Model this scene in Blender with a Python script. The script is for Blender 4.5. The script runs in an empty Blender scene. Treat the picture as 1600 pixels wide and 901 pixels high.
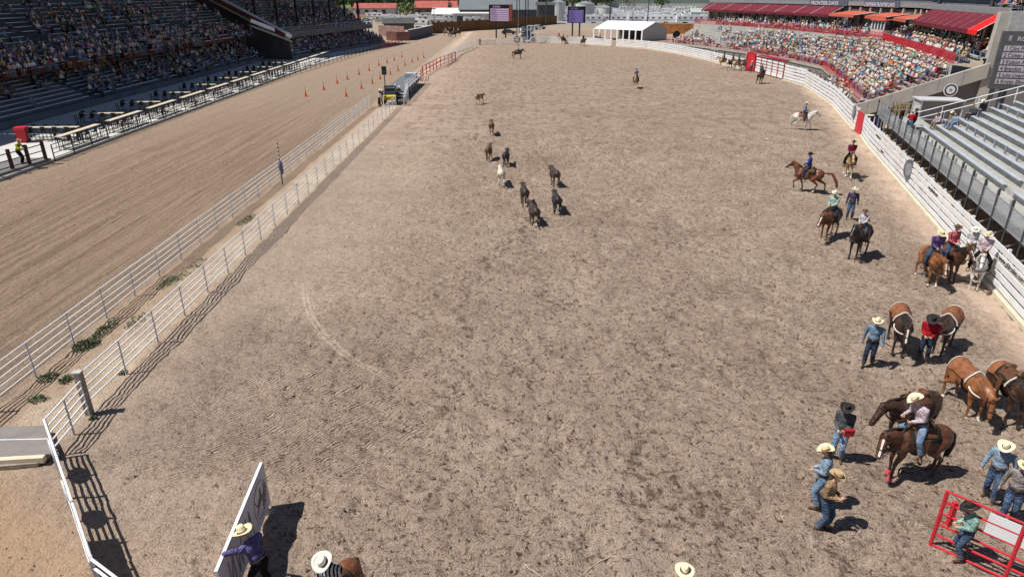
import bpy, bmesh, math, random
import numpy as np
from mathutils import Vector, Matrix, Euler, Quaternion

random.seed(7)
S = bpy.context.scene
COL = S.collection
R = math.radians

# ------------------------------------------------------------------ camera, sky, sun
CAM_H, PITCH, FPX = 11.5, R(23.6), 1055.0
cd = bpy.data.cameras.new('camera'); cam = bpy.data.objects.new('camera', cd); COL.objects.link(cam)
cd.sensor_width = 36; cd.lens = 36 * FPX / 1600; cd.clip_start = 0.1; cd.clip_end = 6000
cam.location = (0, 0, CAM_H); cam.rotation_euler = (math.pi / 2 - PITCH, 0, 0)
S.camera = cam
W = bpy.data.worlds.new('World'); S.world = W; W.use_nodes = True
nt = W.node_tree
sky = nt.nodes.new('ShaderNodeTexSky'); sky.sky_type = 'NISHITA'; sky.sun_disc = False
SUN_EL, SUN_AZ = R(59), R(11)          # shadows fall towards +x, a little +y
sky.sun_elevation = SUN_EL
sundir = Vector((-math.cos(SUN_EL) * math.cos(SUN_AZ), -math.cos(SUN_EL) * math.sin(SUN_AZ), math.sin(SUN_EL)))
sky.sun_rotation = math.atan2(sundir.x, sundir.y)
sky.altitude = 1800
nt.links.new(sky.outputs[0], nt.nodes['Background'].inputs[0])
nt.nodes['Background'].inputs[1].default_value = 0.062
sd = bpy.data.lights.new('sun', 'SUN'); sun = bpy.data.objects.new('sun', sd); COL.objects.link(sun)
sd.energy = 4.9; sd.angle = R(0.53); sd.color = (1.0, 0.955, 0.89)
sun.rotation_euler = sundir.to_track_quat('Z', 'Y').to_euler()
S.view_settings.view_transform = 'Standard'; S.view_settings.look = 'None'
S.view_settings.exposure = 0.12; S.view_settings.gamma = 1
S.view_settings.use_curve_mapping = False
S.cycles.max_bounces = 5; S.cycles.diffuse_bounces = 3; S.cycles.transparent_max_bounces = 8

# ------------------------------------------------------------------ helpers
def G(px, py, z=0.0):
    """ground position of a spot measured on the photograph (1600 x 901)"""
    dx = (px - 800) / FPX; dy = -(py - 450.5) / FPX
    y = math.cos(PITCH) + dy * math.sin(PITCH); zz = -math.sin(PITCH) + dy * math.cos(PITCH)
    t = (z - CAM_H) / zz
    return Vector((dx * t, y * t, z))

def V3(*a): return Vector(a)

class X:
    """tiny node-expression helper"""
    def __init__(s, t, sock): s.t = t; s.s = sock
    def _m(s, op, *o):
        n = s.t.nodes.new('ShaderNodeMath'); n.operation = op
        for i, k in enumerate((s,) + o):
            if isinstance(k, X): s.t.links.new(k.s, n.inputs[i])
            else: n.inputs[i].default_value = k
        return X(s.t, n.outputs[0])
    def __add__(s, o): return s._m('ADD', o)
    def __sub__(s, o): return s._m('SUBTRACT', o)
    def __mul__(s, o): return s._m('MULTIPLY', o)
    def __truediv__(s, o): return s._m('DIVIDE', o)
    def ss(s, a, b):
        n = s.t.nodes.new('ShaderNodeMapRange'); n.interpolation_type = 'SMOOTHSTEP'
        s.t.links.new(s.s, n.inputs[0]); n.inputs[1].default_value = a; n.inputs[2].default_value = b
        if a > b:
            n.inputs[1].default_value = b; n.inputs[2].default_value = a
            n.inputs[3].default_value = 1; n.inputs[4].default_value = 0
        return X(s.t, n.outputs[0])
    def mx(s, o): return s._m('MAXIMUM', o)
    def mn(s, o): return s._m('MINIMUM', o)

def setin(t, inp, v):
    if isinstance(v, X): t.links.new(v.s, inp)
    elif hasattr(v, 'is_output') : t.links.new(v, inp)
    else: inp.default_value = v

def c4(c): return (c[0], c[1], c[2], 1)

class NT:
    def __init__(s, name):
        s.m = bpy.data.materials.new(name); s.m.use_nodes = True; s.t = s.m.node_tree
        s.b = s.t.nodes['Principled BSDF']
    def pos(s):
        n = s.t.nodes.new('ShaderNodeTexCoord'); sp = s.t.nodes.new('ShaderNodeSeparateXYZ')
        s.t.links.new(n.outputs['Object'], sp.inputs[0]); s.p = n.outputs['Object']
        return X(s.t, sp.outputs[0]), X(s.t, sp.outputs[1]), X(s.t, sp.outputs[2])
    def comb(s, x, y, z):
        n = s.t.nodes.new('ShaderNodeCombineXYZ')
        for i, k in enumerate((x, y, z)): setin(s.t, n.inputs[i], k)
        return n.outputs[0]
    def noise(s, vec, scale, detail=3, rough=.55, dist=0):
        n = s.t.nodes.new('ShaderNodeTexNoise')
        s.t.links.new(vec, n.inputs['Vector'])
        n.inputs['Scale'].default_value = scale; n.inputs['Detail'].default_value = detail
        n.inputs['Roughness'].default_value = rough; n.inputs['Distortion'].default_value = dist
        return X(s.t, n.outputs[0])
    def mix(s, f, a, b):
        n = s.t.nodes.new('ShaderNodeMix'); n.data_type = 'RGBA'
        setin(s.t, n.inputs[0], f)
        for i, k in ((6, a), (7, b)):
            if isinstance(k, tuple): n.inputs[i].default_value = c4(k)
            else: s.t.links.new(k, n.inputs[i])
        return n.outputs[2]
    def bump(s, h, strength, dist, prev=None):
        n = s.t.nodes.new('ShaderNodeBump'); setin(s.t, n.inputs['Height'], h)
        n.inputs['Strength'].default_value = strength; n.inputs['Distance'].default_value = dist
        if prev is not None: s.t.links.new(prev, n.inputs['Normal'])
        return n.outputs[0]
    def done(s, col, rough=.9, normal=None, metal=0, spec=.3):
        setin(s.t, s.b.inputs['Base Color'], c4(col) if isinstance(col, tuple) else col)
        setin(s.t, s.b.inputs['Roughness'], rough)
        s.b.inputs['Metallic'].default_value = metal
        s.b.inputs['Specular IOR Level'].default_value = spec
        if normal is not None: s.t.links.new(normal, s.b.inputs['Normal'])
        return s.m

_mc = {}
def paint(name, c, rough=.6, var=.18, scale=3.0, bump=0.0, metal=0, spec=.3, dirt=None, bscale=None):
    """procedural surface: colour with uneven wear and a slight relief"""
    if name in _mc: return _mc[name]
    k = NT(name); k.pos()
    n = k.noise(k.p, scale, 5, .6)
    dark = tuple(x * (1 - var) for x in c); lite = tuple(min(1, x * (1 + var * .6)) for x in c)
    col = k.mix(n.ss(.3, .7), dark, lite)
    if dirt:
        n2 = k.noise(k.p, scale * .37, 4, .7)
        col = k.mix(n2.ss(.5, .75) * .6, col, dirt)
    nr = None
    if bump:
        nr = k.bump(k.noise(k.p, bscale or scale * 6, 4), 1, bump)
    _mc[name] = k.done(col, rough, nr, metal, spec)
    return _mc[name]

class MB:
    def __init__(s): s.v = []; s.f = []; s.m = []
    def add(s, vs, fs, mi=0):
        o = len(s.v); s.v += [tuple(p) for p in vs]
        s.f += [tuple(i + o for i in f) for f in fs]; s.m += [mi] * len(fs)
    def box(s, c, d, rz=0, mi=0, rx=0, ry=0):
        M = Euler((rx, ry, rz)).to_matrix(); c = Vector(c)
        vs = [c + M @ Vector((sx * d[0] / 2, sy * d[1] / 2, sz * d[2] / 2)) for sx in (-1, 1) for sy in (-1, 1) for sz in (-1, 1)]
        s.add(vs, [(0, 1, 3, 2), (4, 6, 7, 5), (0, 4, 5, 1), (2, 3, 7, 6), (0, 2, 6, 4), (1, 5, 7, 3)], mi)
    def beam(s, a, b, w, h, mi=0, up=(0, 0, 1)):
        a = Vector(a); b = Vector(b); d = (b - a).normalized(); u = Vector(up)
        sd_ = d.cross(u)
        if sd_.length < 1e-4: sd_ = d.cross(Vector((1, 0, 0)))
        sd_.normalize(); u = sd_.cross(d)
        vs = [p + sd_ * (i * w / 2) + u * (j * h / 2) for p in (a, b) for i in (-1, 1) for j in (-1, 1)]
        s.add(vs, [(0, 1, 3, 2), (4, 6, 7, 5), (0, 4, 5, 1), (2, 3, 7, 6), (0, 2, 6, 4), (1, 5, 7, 3)], mi)
    def tube(s, a, b, r0, r1=None, n=6, mi=0, cap=True):
        r1 = r0 if r1 is None else r1
        a = Vector(a); b = Vector(b); d = b - a
        if d.length < 1e-6: return
        q = d.to_track_quat('Z', 'Y')
        vs = []
        for p, r in ((a, r0), (b, r1)):
            for i in range(n):
                t = 2 * math.pi * i / n
                vs.append(p + q @ Vector((math.cos(t) * r, math.sin(t) * r, 0)))
        fs = [(i, (i + 1) % n, n + (i + 1) % n, n + i) for i in range(n)]
        if cap: fs += [tuple(range(n - 1, -1, -1)), tuple(range(n, 2 * n))]
        s.add(vs, fs, mi)
    def path(s, pts, r, n=6, mi=0):
        for a, b in zip(pts[:-1], pts[1:]): s.tube(a, b, r, r, n, mi)
    def ell(s, c, r, nu=10, nv=7, mi=0, rot=None):
        c = Vector(c); M = rot.to_matrix() if rot is not None else Matrix.Identity(3)
        if not hasattr(r, '__len__'): r = (r, r, r)
        vs = [c + M @ Vector((0, 0, r[2]))]
        for j in range(1, nv):
            ph = math.pi * j / nv
            for i in range(nu):
                t = 2 * math.pi * i / nu
                vs.append(c + M @ Vector((r[0] * math.sin(ph) * math.cos(t), r[1] * math.sin(ph) * math.sin(t), r[2] * math.cos(ph))))
        vs.append(c + M @ Vector((0, 0, -r[2])))
        fs = [(0, 1 + i, 1 + (i + 1) % nu) for i in range(nu)]
        for j in range(nv - 2):
            b = 1 + j * nu
            fs += [(b + i, b + nu + i, b + nu + (i + 1) % nu, b + (i + 1) % nu) for i in range(nu)]
        b = 1 + (nv - 2) * nu; L = len(vs) - 1
        fs += [(b + i, L, b + (i + 1) % nu) for i in range(nu)]
        s.add(vs, fs, mi)
    def cap(s, a, b, r0, r1, n=10, mi=0):
        s.tube(a, b, r0, r1, n, mi); s.ell(a, r0, n, 6, mi); s.ell(b, r1, n, 6, mi)
    def prism(s, pts, z0, z1, mi=0):
        n = len(pts)
        vs = [(p[0], p[1], z0) for p in pts] + [(p[0], p[1], z1) for p in pts]
        s.add(vs, [tuple(range(n - 1, -1, -1)), tuple(range(n, 2 * n))] + [(i, (i + 1) % n, n + (i + 1) % n, n + i) for i in range(n)], mi)
    def quad(s, a, b, c, d, mi=0): s.add([a, b, c, d], [(0, 1, 2, 3)], mi)
    def slab(s, a, b, c, d, t, mi=0):
        """four corners with thickness t against the normal"""
        a, b, c, d = map(Vector, (a, b, c, d)); n = (b - a).cross(d - a).normalized() * t
        s.add([a, b, c, d, a - n, b - n, c - n, d - n], [(0, 1, 2, 3), (7, 6, 5, 4), (0, 4, 5, 1), (1, 5, 6, 2), (2, 6, 7, 3), (3, 7, 4, 0)], mi)
    def mesh(s, name, mats, smooth=False):
        me = bpy.data.meshes.new(name); me.from_pydata(s.v, [], s.f)
        for m in mats: me.materials.append(m)
        if len(mats) > 1: me.polygons.foreach_set('material_index', s.m)
        if smooth: me.polygons.foreach_set('use_smooth', [True] * len(me.polygons))
        me.update(); return me
    def build(s, name, mats, parent=None, smooth=False):
        if not isinstance(mats, (list, tuple)): mats = [mats]
        return obj(name, s.mesh(name, mats, smooth), parent)

def obj(name, me, parent=None, loc=(0, 0, 0)):
    o = bpy.data.objects.new(name, me); COL.objects.link(o); o.location = loc
    if parent is not None: o.parent = parent
    return o

def tag(o, label=None, cat=None, group=None, kind=None):
    if label: o['label'] = label
    if cat: o['category'] = cat
    if group: o['group'] = group
    if kind: o['kind'] = kind
    return o

def thing(name, label, cat, loc=(0, 0, 0), rz=0, group=None):
    o = obj(name, None, None, loc); o.rotation_euler = (0, 0, rz); o.empty_display_size = .2
    return tag(o, label, cat, group)

def copy_tree(o, parent=None):
    c = o.copy(); COL.objects.link(c); c.parent = parent
    for ch in o.children:
        copy_tree(ch, c)
    return c

ORD = 'first second third fourth fifth sixth seventh eighth ninth tenth eleventh twelfth thirteenth fourteenth fifteenth sixteenth seventeenth eighteenth nineteenth twentieth'.split()
def nth(k):
    if k <= 20: return ORD[k - 1]
    return '%d%s' % (k, {1: 'st', 2: 'nd', 3: 'rd'}.get(k % 10 if k % 100 not in (11, 12, 13) else 0, 'th'))

def text_mesh(txt, size, ext=.01, bold=False, wx=1.0):
    cu = bpy.data.curves.new('lettering', 'FONT'); cu.body = txt; cu.size = size; cu.extrude = ext
    cu.align_x = 'LEFT'
    if bold: cu.offset = size * .018
    o = bpy.data.objects.new('lettering', cu); COL.objects.link(o)
    dg = bpy.context.evaluated_depsgraph_get()
    me = bpy.data.meshes.new_from_object(o.evaluated_get(dg))
    bpy.data.objects.remove(o); bpy.data.curves.remove(cu)
    if wx != 1.0:
        me.transform(Matrix.Diagonal((wx, 1, 1, 1)))
    return me

def lettering(txt, size, mat, M, parent, name='lettering', bold=True, wx=1.0):
    me = text_mesh(txt, size, .006, bold, wx); me.transform(M); me.materials.clear(); me.materials.append(mat)
    return obj(name, me, parent)

def frame(o, xdir, ydir):
    x = Vector(xdir).normalized(); y = Vector(ydir).normalized(); z = x.cross(y).normalized(); y = z.cross(x)
    M = Matrix((x, y, z)).transposed().to_4x4(); M.translation = Vector(o); return M

def organic(mb, vox, it=4):
    """merge overlapping volumes into one continuous smooth surface"""
    me = mb.mesh('tmp', []); o = bpy.data.objects.new('tmp', me); COL.objects.link(o)
    r = o.modifiers.new('r', 'REMESH'); r.mode = 'VOXEL'; r.voxel_size = vox
    sm = o.modifiers.new('s', 'SMOOTH'); sm.iterations = it; sm.factor = .5
    dg = bpy.context.evaluated_depsgraph_get(); ev = o.evaluated_get(dg); m2 = ev.to_mesh()
    v = np.empty(len(m2.vertices) * 3); m2.vertices.foreach_get('co', v); v = v.reshape(-1, 3)
    f = [tuple(p.vertices) for p in m2.polygons]
    ev.to_mesh_clear(); bpy.data.objects.remove(o); bpy.data.meshes.remove(me)
    out = MB(); out.v = [tuple(p) for p in v]; out.f = f; out.m = [0] * len(f)
    return out

# smooth value noise for the ground relief
_rs = np.random.RandomState(3); _lat = _rs.rand(256, 256)
def vnoise(x, y, wl, off=0):
    x = np.asarray(x) / wl + off; y = np.asarray(y) / wl + off * 1.7
    xi = np.floor(x).astype(int); yi = np.floor(y).astype(int); fx = x - xi; fy = y - yi
    fx = fx * fx * (3 - 2 * fx); fy = fy * fy * (3 - 2 * fy)
    a = _lat[xi & 255, yi & 255]; b = _lat[(xi + 1) & 255, yi & 255]
    c = _lat[xi & 255, (yi + 1) & 255]; d = _lat[(xi + 1) & 255, (yi + 1) & 255]
    return (a * (1 - fx) + b * fx) * (1 - fy) + (c * (1 - fx) + d * fx) * fy
def sstep(v, a, b):
    t = np.clip((v - a) / (b - a), 0, 1); return t * t * (3 - 2 * t)
# ------------------------------------------------------------------ ground
def relief(x, y):
    x = np.asarray(x, float); y = np.asarray(y, float)
    h = (vnoise(x, y, 2.3, 5) - .5) * .06 + (vnoise(x, y, .9, 11) - .5) * .05
    churn = sstep(x - vnoise(x, y, 6, 3) * 5, -13.5, -3.0) * .65 + .4
    churn = np.where(x < -12.6, .35, churn)
    h += churn * ((vnoise(x, y, .42, 17) - .5) * .09 + (vnoise(x * .8 + y * .3, y, .24, 23) - .5) * .10)
    pit = sstep(vnoise(x, y, .34, 31), .62, .85) * .085
    h -= pit * churn
    path = sstep(-x, 12.4, 12.9) * (1 - sstep(-x, 15.4, 15.9))
    h += path * ((vnoise(x, y, .7, 41) - .5) * .07)
    edge = sstep(x, -34, -33) * (1 - sstep(x, 32, 33)) * sstep(y, 7.6, 8.4) * (1 - sstep(y, 60, 62))
    return h * edge + .004

def sheet(name, x0, x1, y0, y1, step, mat, fine=True):
    nx = int((x1 - x0) / step) + 1; ny = int((y1 - y0) / step) + 1
    xs = np.linspace(x0, x1, nx); ys = np.linspace(y0, y1, ny)
    xx, yy = np.meshgrid(xs, ys)
    zz = relief(xx, yy) if fine else np.full_like(xx, .004)
    v = np.stack([xx, yy, zz], -1).reshape(-1, 3)
    i = np.arange((ny - 1) * (nx - 1)); r = i // (nx - 1); c = i % (nx - 1); a = r * nx + c
    f = np.stack([a, a + 1, a + nx + 1, a + nx], -1)
    me = bpy.data.meshes.new(name)
    me.vertices.add(len(v)); me.vertices.foreach_set('co', v.ravel())
    me.loops.add(f.size); me.loops.foreach_set('vertex_index', f.ravel().astype(np.int32))
    me.polygons.add(len(f)); me.polygons.foreach_set('loop_start', np.arange(0, f.size, 4, dtype=np.int32))
    me.update(calc_edges=True)
    me.polygons.foreach_set('use_smooth', np.ones(len(f), bool))
    me.materials.append(mat)
    return tag(obj(name, me), kind='structure')

def dirt_material():
    k = NT('arena_soil'); x, y, z = k.pos(); p = k.p
    flat = k.comb(x, y, 0)
    big = k.noise(flat, .11, 3, .5); med = k.noise(flat, .55, 4, .6); fine = k.noise(flat, 6.5, 5, .65); grit = k.noise(flat, 17, 3, .7)
    clod = k.noise(flat, 2.7, 5, .66, .5)
    wob = (k.noise(flat, .45, 5, .7) - .5)
    # arena
    col = k.mix(big.ss(.35, .65), (.475, .360, .282), (.545, .422, .332))
    col = k.mix((med * .6 + fine * .4).ss(.44, .62) * .5, col, (.25, .18, .13))
    col = k.mix(grit.ss(.40, .66) * .5, col, (.63, .49, .375))
    # damp dark crumbs kicked up by hooves
    churn = (x - med * 8).ss(-15, -5) * .55 + .45
    rail = (x - y * .293).ss(12.5, 10.0)
    crumbs = fine.ss(.50, .60) * clod.ss(.44, .56)
    col = k.mix(crumbs * (churn * rail * .5 + .1), col, (.15, .10, .07))
    mid = (x + wob * 6).ss(-5, 0) * (x + wob * 6).ss(11, 6) * y.ss(48, 30)
    trail = (k.noise(k.comb(x * .9, y * .55, 0), .42, 4, .65, .7) * .7 + fine * .3).ss(.50, .60)
    col = k.mix(trail * clod.ss(.46, .58) * (mid * .45 + churn * rail * .25), col, (.135, .09, .063))
    speck = k.noise(k.comb(x * 1.0 + y * .25, y * .8, 0), 7.5, 4, .6, .4).ss(.58, .65)
    col = k.mix(speck * (churn * rail * .75 + .15), col, (.085, .055, .038))
    damp = (k.noise(flat, .16, 3, .5, .4) * .75 + fine * .25).ss(.50, .66)
    col = k.mix(damp * .28, col, (.24, .165, .12))
    # dry paler ground along the right rail and at the front left
    dry = (x - y * .293 + wob * 7).ss(9.5, 15)
    col = k.mix(dry * .6, col, (.43, .32, .225))
    # harrow grooves curving through the lower left of the arena
    gx = x + y * .52 + k.noise(flat, .25, 2, .5) * 1.1
    w = k.t.nodes.new('ShaderNodeTexWave'); w.wave_type = 'BANDS'; w.bands_direction = 'Y'
    k.t.links.new(k.comb(x * .2, y * .8 - x * .62 + k.noise(flat, .16, 2, .5) * 2.0, 0), w.inputs['Vector'])
    w.inputs['Scale'].default_value = 3.4; w.inputs['Distortion'].default_value = 1.2; w.inputs['Detail'].default_value = 1.5; w.inputs['Detail Scale'].default_value = 1.1
    gro = X(k.t, w.outputs[1])
    gmask = (fine * .35 + .65)._m('MINIMUM', 1.0) * (x + wob * 5).ss(-12.5, -9.5) * (x + wob * 6).ss(-1.5, -4.5) * (y + wob * 6).ss(13.2, 15.5) * (y + wob * 7).ss(27, 21)
    # smooth wheel track, an arc
    cx, cy = 4.05, 29.5
    d = ((x - cx) * (x - cx) + (y - cy) * (y - cy))._m('SQRT')
    arc = ((d + wob * .12 - 13.23)._m('ABSOLUTE') - .08)._m('ABSOLUTE').ss(.08, .03) * x.ss(-3.2, -4.8) * y.ss(27.5, 25) * fine.ss(.30, .44)
    near_rail = (x + wob * 4).ss(-6.5, -11.5) * (y.ss(70, 45))
    col = k.mix(near_rail * .42, col, (.36, .285, .225))
    col = k.mix(gro * gmask * .14, col, (.25, .19, .145))
    col = k.mix(arc * .85, col, (.62, .50, .385))
    hoar = k.noise(flat, .8, 5, .7).ss(.63, .72) * gmask
    col = k.mix(hoar * .5, col, (.52, .42, .33))
    # left front, orange dry soil outside the rails
    out = (x * .82 + y + wob * 2.5).ss(4.9, 2.6).mx((x + y * 0 + wob * .8).ss(-15.4, -16.2) * y.ss(17.5, 15.5))
    # strip between the two rails
    strip = (x + wob * .9).ss(-12.5, -12.9) * (x + wob * 1.2).ss(-15.9, -15.4)
    scol = k.mix(med.ss(.35, .7), (.61, .49, .365), (.47, .355, .26))
    scol = k.mix((fine * .7 + big * .5).ss(.62, .74) * (y.ss(60, 20) * .6), scol, (.34, .23, .16))
    scol = k.mix((x + wob * 1.5).ss(-13.9, -14.9) * .7, scol, (.42, .295, .21))
    scol = k.mix(k.noise(flat, 4.5, 5, .7).ss(.58, .66) * (y.ss(70, 25) * .6), scol, (.22, .15, .10))
    col = k.mix(strip, col, scol)
    # race track with combed tractor lines
    trk = (x + wob * .8).ss(-15.5, -16.1)
    warp = k.noise(k.comb(x * .3, y * .04, 0), 1, 2, .5) * 3
    st = k.noise(k.comb(x * 1.9 + warp, y * .035, 0), 1.3, 5, .7)
    st2 = k.noise(k.comb(x * 7 + warp, y * .16, 0), 1.0, 3, .6)
    tcol = k.mix((st * .7 + fine * .3).ss(.40, .58), (.275, .192, .136), (.41, .30, .215))
    tcol = k.mix(st2.ss(.4, .68) * .3, tcol, (.20, .14, .10))
    tcol = k.mix((x + wob * 8).ss(-26, -33) * .55, tcol, (.45, .34, .25))
    tcol = k.mix(y.ss(48, 95) * .7, tcol, (.41, .315, .24))
    tcol = k.mix((k.noise(flat, .9, 5, .7).ss(.56, .64)) * fine.ss(.45, .55) * .4, tcol, (.42, .33, .23))
    tcol = k.mix(k.noise(flat, 5.5, 4, .65).ss(.58, .66) * .7, tcol, (.11, .075, .052))
    tcol = k.mix(clod.ss(.58, .68) * fine.ss(.4, .6) * .45, tcol, (.16, .11, .07))
    col = k.mix(trk, col, tcol)
    ocol = k.mix((fine * .5 + big * .5).ss(.42, .6), (.48, .33, .215), (.37, .26, .17))
    col = k.mix(out, col, ocol)
    # far end of the arena reads warmer and smoother
    col = k.mix(y.ss(60, 150) * x.ss(-13, -11) * .7, col, (.40, .30, .225))
    lump = k.noise(k.comb(x * .8, y * .45, 0), 1.7, 5, .72).ss(.51, .60) * y.ss(35, 75) * x.ss(-13, -9)
    col = k.mix(lump * .62, col, (.19, .13, .095))
    ruts = k.noise(k.comb(x * .5 + y * .05, y * .1, 0), .9, 4, .6, .6).ss(.60, .66) * y.ss(35, 60) * x.ss(-12, -6)
    col = k.mix(ruts * .3, col, (.24, .165, .12))
    # relief
    rough = (churn * rail * .8 + .3).mx(trk * .85)
    b1 = k.bump((clod * .5 + fine * .5) * rough, 1, .27)
    b2 = k.bump(grit * rough, 1, .1, b1)
    b3 = k.bump(gro * gmask * 1.0, 1, .05, b2)

    b4 = k.bump(st2 * trk, 1, .1, b3)
    return k.done(col, .95, b4, 0, .1)

M_soil = dirt_material()
sheet('arena_dirt', -12.6, 33, 7.5, 62, .1, M_soil)
sheet('sand_path', -15.7, -12.6, 7.5, 62, .1, M_soil)
sheet('race_track', -34.2, -15.7, 7.5, 62, .15, M_soil)
def flat_sheet(name, pts, z, mat):
    mb = MB(); mb.add([(p[0], p[1], z) for p in pts], [tuple(range(len(pts)))]); return tag(mb.build(name, mat), kind='structure')
def ground_material():
    k = NT('fairground_ground'); x, y, z = k.pos(); flat = k.comb(x, y, 0)
    n = k.noise(flat, .02, 4, .6); n2 = k.noise(flat, .3, 5, .6)
    c = k.mix(n2.ss(.3, .7), (.30, .245, .185), (.37, .30, .23))
    grass = (y + n * 260).ss(430, 520) * .9
    c = k.mix(grass, c, (.13, .14, .06))
    return k.done(c, .95, None, 0, .1)
M_ground = ground_material()
far = MB()
for xa, xb, ya, yb in ((-2500, 2500, -400, 7.5), (-2500, -34.2, 7.5, 62), (33, 2500, 7.5, 62), (-2500, 2500, 62, 3500)):
    far.add([(xa, ya, 0), (xb, ya, 0), (xb, yb, 0), (xa, yb, 0)], [(0, 1, 2, 3)])
tag(far.build('ground', M_ground), kind='structure')
# same soil, smooth, beyond the near field
flat_sheet('race_track', [(-34.2, 62), (-12.6, 62), (-12.6, 150), (-8, 175), (0, 205), (80, 232), (80, 262), (-40, 226), (-34.2, 180)], .004, M_soil)
flat_sheet('arena_dirt', [(-12.6, 62), (60, 62), (60, 205), (0, 205), (-8, 175), (-12.6, 150)], .004, M_soil)
flat_sheet('arena_dirt', [(33, -5), (33, 62), (60, 62), (60, -5)], .004, M_soil)
flat_sheet('arena_dirt', [(-34.2, -5), (-34.2, 7.5), (33, 7.5), (33, -5)], .004, M_soil)
def hz(x, y): return float(relief(np.array([x]), np.array([y]))[0]) if y < 62 and -34 < x < 33 else .004

# loose clods and stones lying on the churned soil
M_clod = paint('dirt_clod', (.27, .2, .145), .95, .4, 9)
def scatter_clods():
    rs = random.Random(5); mb = MB()
    for _ in range(16000):
        y = 9 + 46 * rs.random() ** 1.5; x = -11.5 + rs.random() * (23 + .29 * y)
        if x < -6 and rs.random() < .6: continue
        r = .015 + .04 * rs.random() ** 3
        z = hz_fast(x, y)
        a = rs.random() * 6.28; e = rs.uniform(.8, 1.5)
        vs = [(x + r * e * math.cos(a + t) * rs.uniform(.7, 1.2), y + r * math.sin(a + t) * rs.uniform(.7, 1.2), z - .005) for t in (0, 1.57, 3.14, 4.71)]
        vs.append((x, y, z + r * .9))
        mb.add(vs, [(0, 1, 4), (1, 2, 4), (2, 3, 4), (3, 0, 4)])
    tag(mb.build('soil_clods', M_clod), 'loose crumbs of soil scattered over the arena floor', 'soil', kind='stuff')
_hg = None
def hz_fast(x, y):
    global _hg
    if _hg is None:
        xs = np.arange(-34, 33, .2); ys = np.arange(7.5, 62, .2); _hg = relief(*np.meshgrid(xs, ys))
    i = int((x + 34) / .2); j = int((y - 7.5) / .2)
    if 0 <= i < _hg.shape[1] and 0 <= j < _hg.shape[0]: return float(_hg[j, i])
    return .004
scatter_clods()
# ------------------------------------------------------------------ rails and fences
M_pipe = paint('white_pipe', (.90, .91, .92), .4, .08, 1.5)
M_pipe_d = paint('weathered_post', (.52, .51, .50), .7, .2, 3)
M_board = paint('white_board', (.78, .79, .80), .6, .07, 1.2, dirt=(.55, .50, .44))
M_kerb = paint('cream_kerb', (.66, .58, .44), .85, .15, 1.5)
M_red = paint('red_rail', (.40, .025, .04), .45, .2, 2)
M_redb = paint('bright_red', (.58, .03, .045), .5, .12, 2)
M_blk = paint('black_metal', (.02, .02, .022), .5, .2, 3)
M_dark = paint('dark_metal', (.06, .06, .065), .5, .2, 3)
M_steel = paint('galvanised_steel', (.36, .38, .41), .4, .15, 2, metal=.3)
M_wood = paint('grey_wood', (.36, .30, .24), .9, .3, 4, bump=.01)
M_txt = paint('black_lettering', (.02, .02, .02), .7, .0)
M_conc = paint('concrete', (.44, .42, .38), .9, .12, .8, bump=.01, dirt=(.3, .28, .25))
M_concd = paint('grey_concrete', (.19, .19, .19), .9, .12, .5)

def resample(pts, step):
    out = [Vector(pts[0])]
    for a, b in zip(pts[:-1], pts[1:]):
        a = Vector(a); b = Vector(b); n = max(1, round((b - a).length / step))
        out += [a.lerp(b, i / n) for i in range(1, n + 1)]
    return out

def pipe_fence(label, pts, h=1.27, rails=5, step=2.15, mat=None, group=None, rr=.025, pr=.03, name='pipe_fence', lowest=.28, postmat=None, cat='fence', squarepost=False):
    mat = mat or M_pipe
    t = thing(name, label, cat, tuple(pts[0]), 0, group); o0 = Vector(pts[0])
    ps = resample(pts, step)
    for p in ps:
        mb = MB(); q = p - o0; g = hz(p.x, p.y) + p.z
        if squarepost: mb.box(q + Vector((0, 0, g + h / 2 - .1)), (pr * 2, pr * 2, h + .2))
        else: mb.tube(q + Vector((0, 0, g - .25)), q + Vector((0, 0, g + h)), pr, pr, 8)
        mb.build('post', postmat or (M_pipe_d if mat is M_pipe else mat), t)
    for i in range(rails):
        z = lowest + (h - .02 - lowest) * i / (rails - 1)
        mb = MB(); rs = random.Random(i); q = [p - o0 + Vector((rs.uniform(-.006, .006), 0, z + rs.uniform(-.012, .012))) for p in ps]
        mb.path(q, rr, 8); mb.build('rail', mat, t)
    return t

pipe_fence('white five-rail pipe fence between the race track and the pale sand strip', [(-15.6, 8.5, 0), (-15.6, 76.5, 0)], group='long white pipe fences', step=2.1)
pipe_fence('white five-rail pipe fence along the arena side of the sand strip', [(-12.72, 17.1, 0), (-12.72, 76, 0)], group='long white pipe fences')
# the last panel towards the corner post
pipe_fence('short slanted white gate panel between the wooden post and the curved fence', [(-12.55, 16.9, 0), (-12.36, 14.98, 0)], h=1.2, step=.95, group='white gates', name='gate', cat='gate')
t = thing('gate_post', 'thick weathered square wooden post where the white rails meet', 'post', (-12.62, 17.0, 0))
mb = MB(); mb.box((0, 0, .68), (.2, .16, 1.45), .1); mb.build('post', M_wood, t)
mb = MB(); mb.box((-.02, 0, 1.42), (.24, .2, .05), .1); mb.build('post_cap', M_pipe_d, t)
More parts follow.
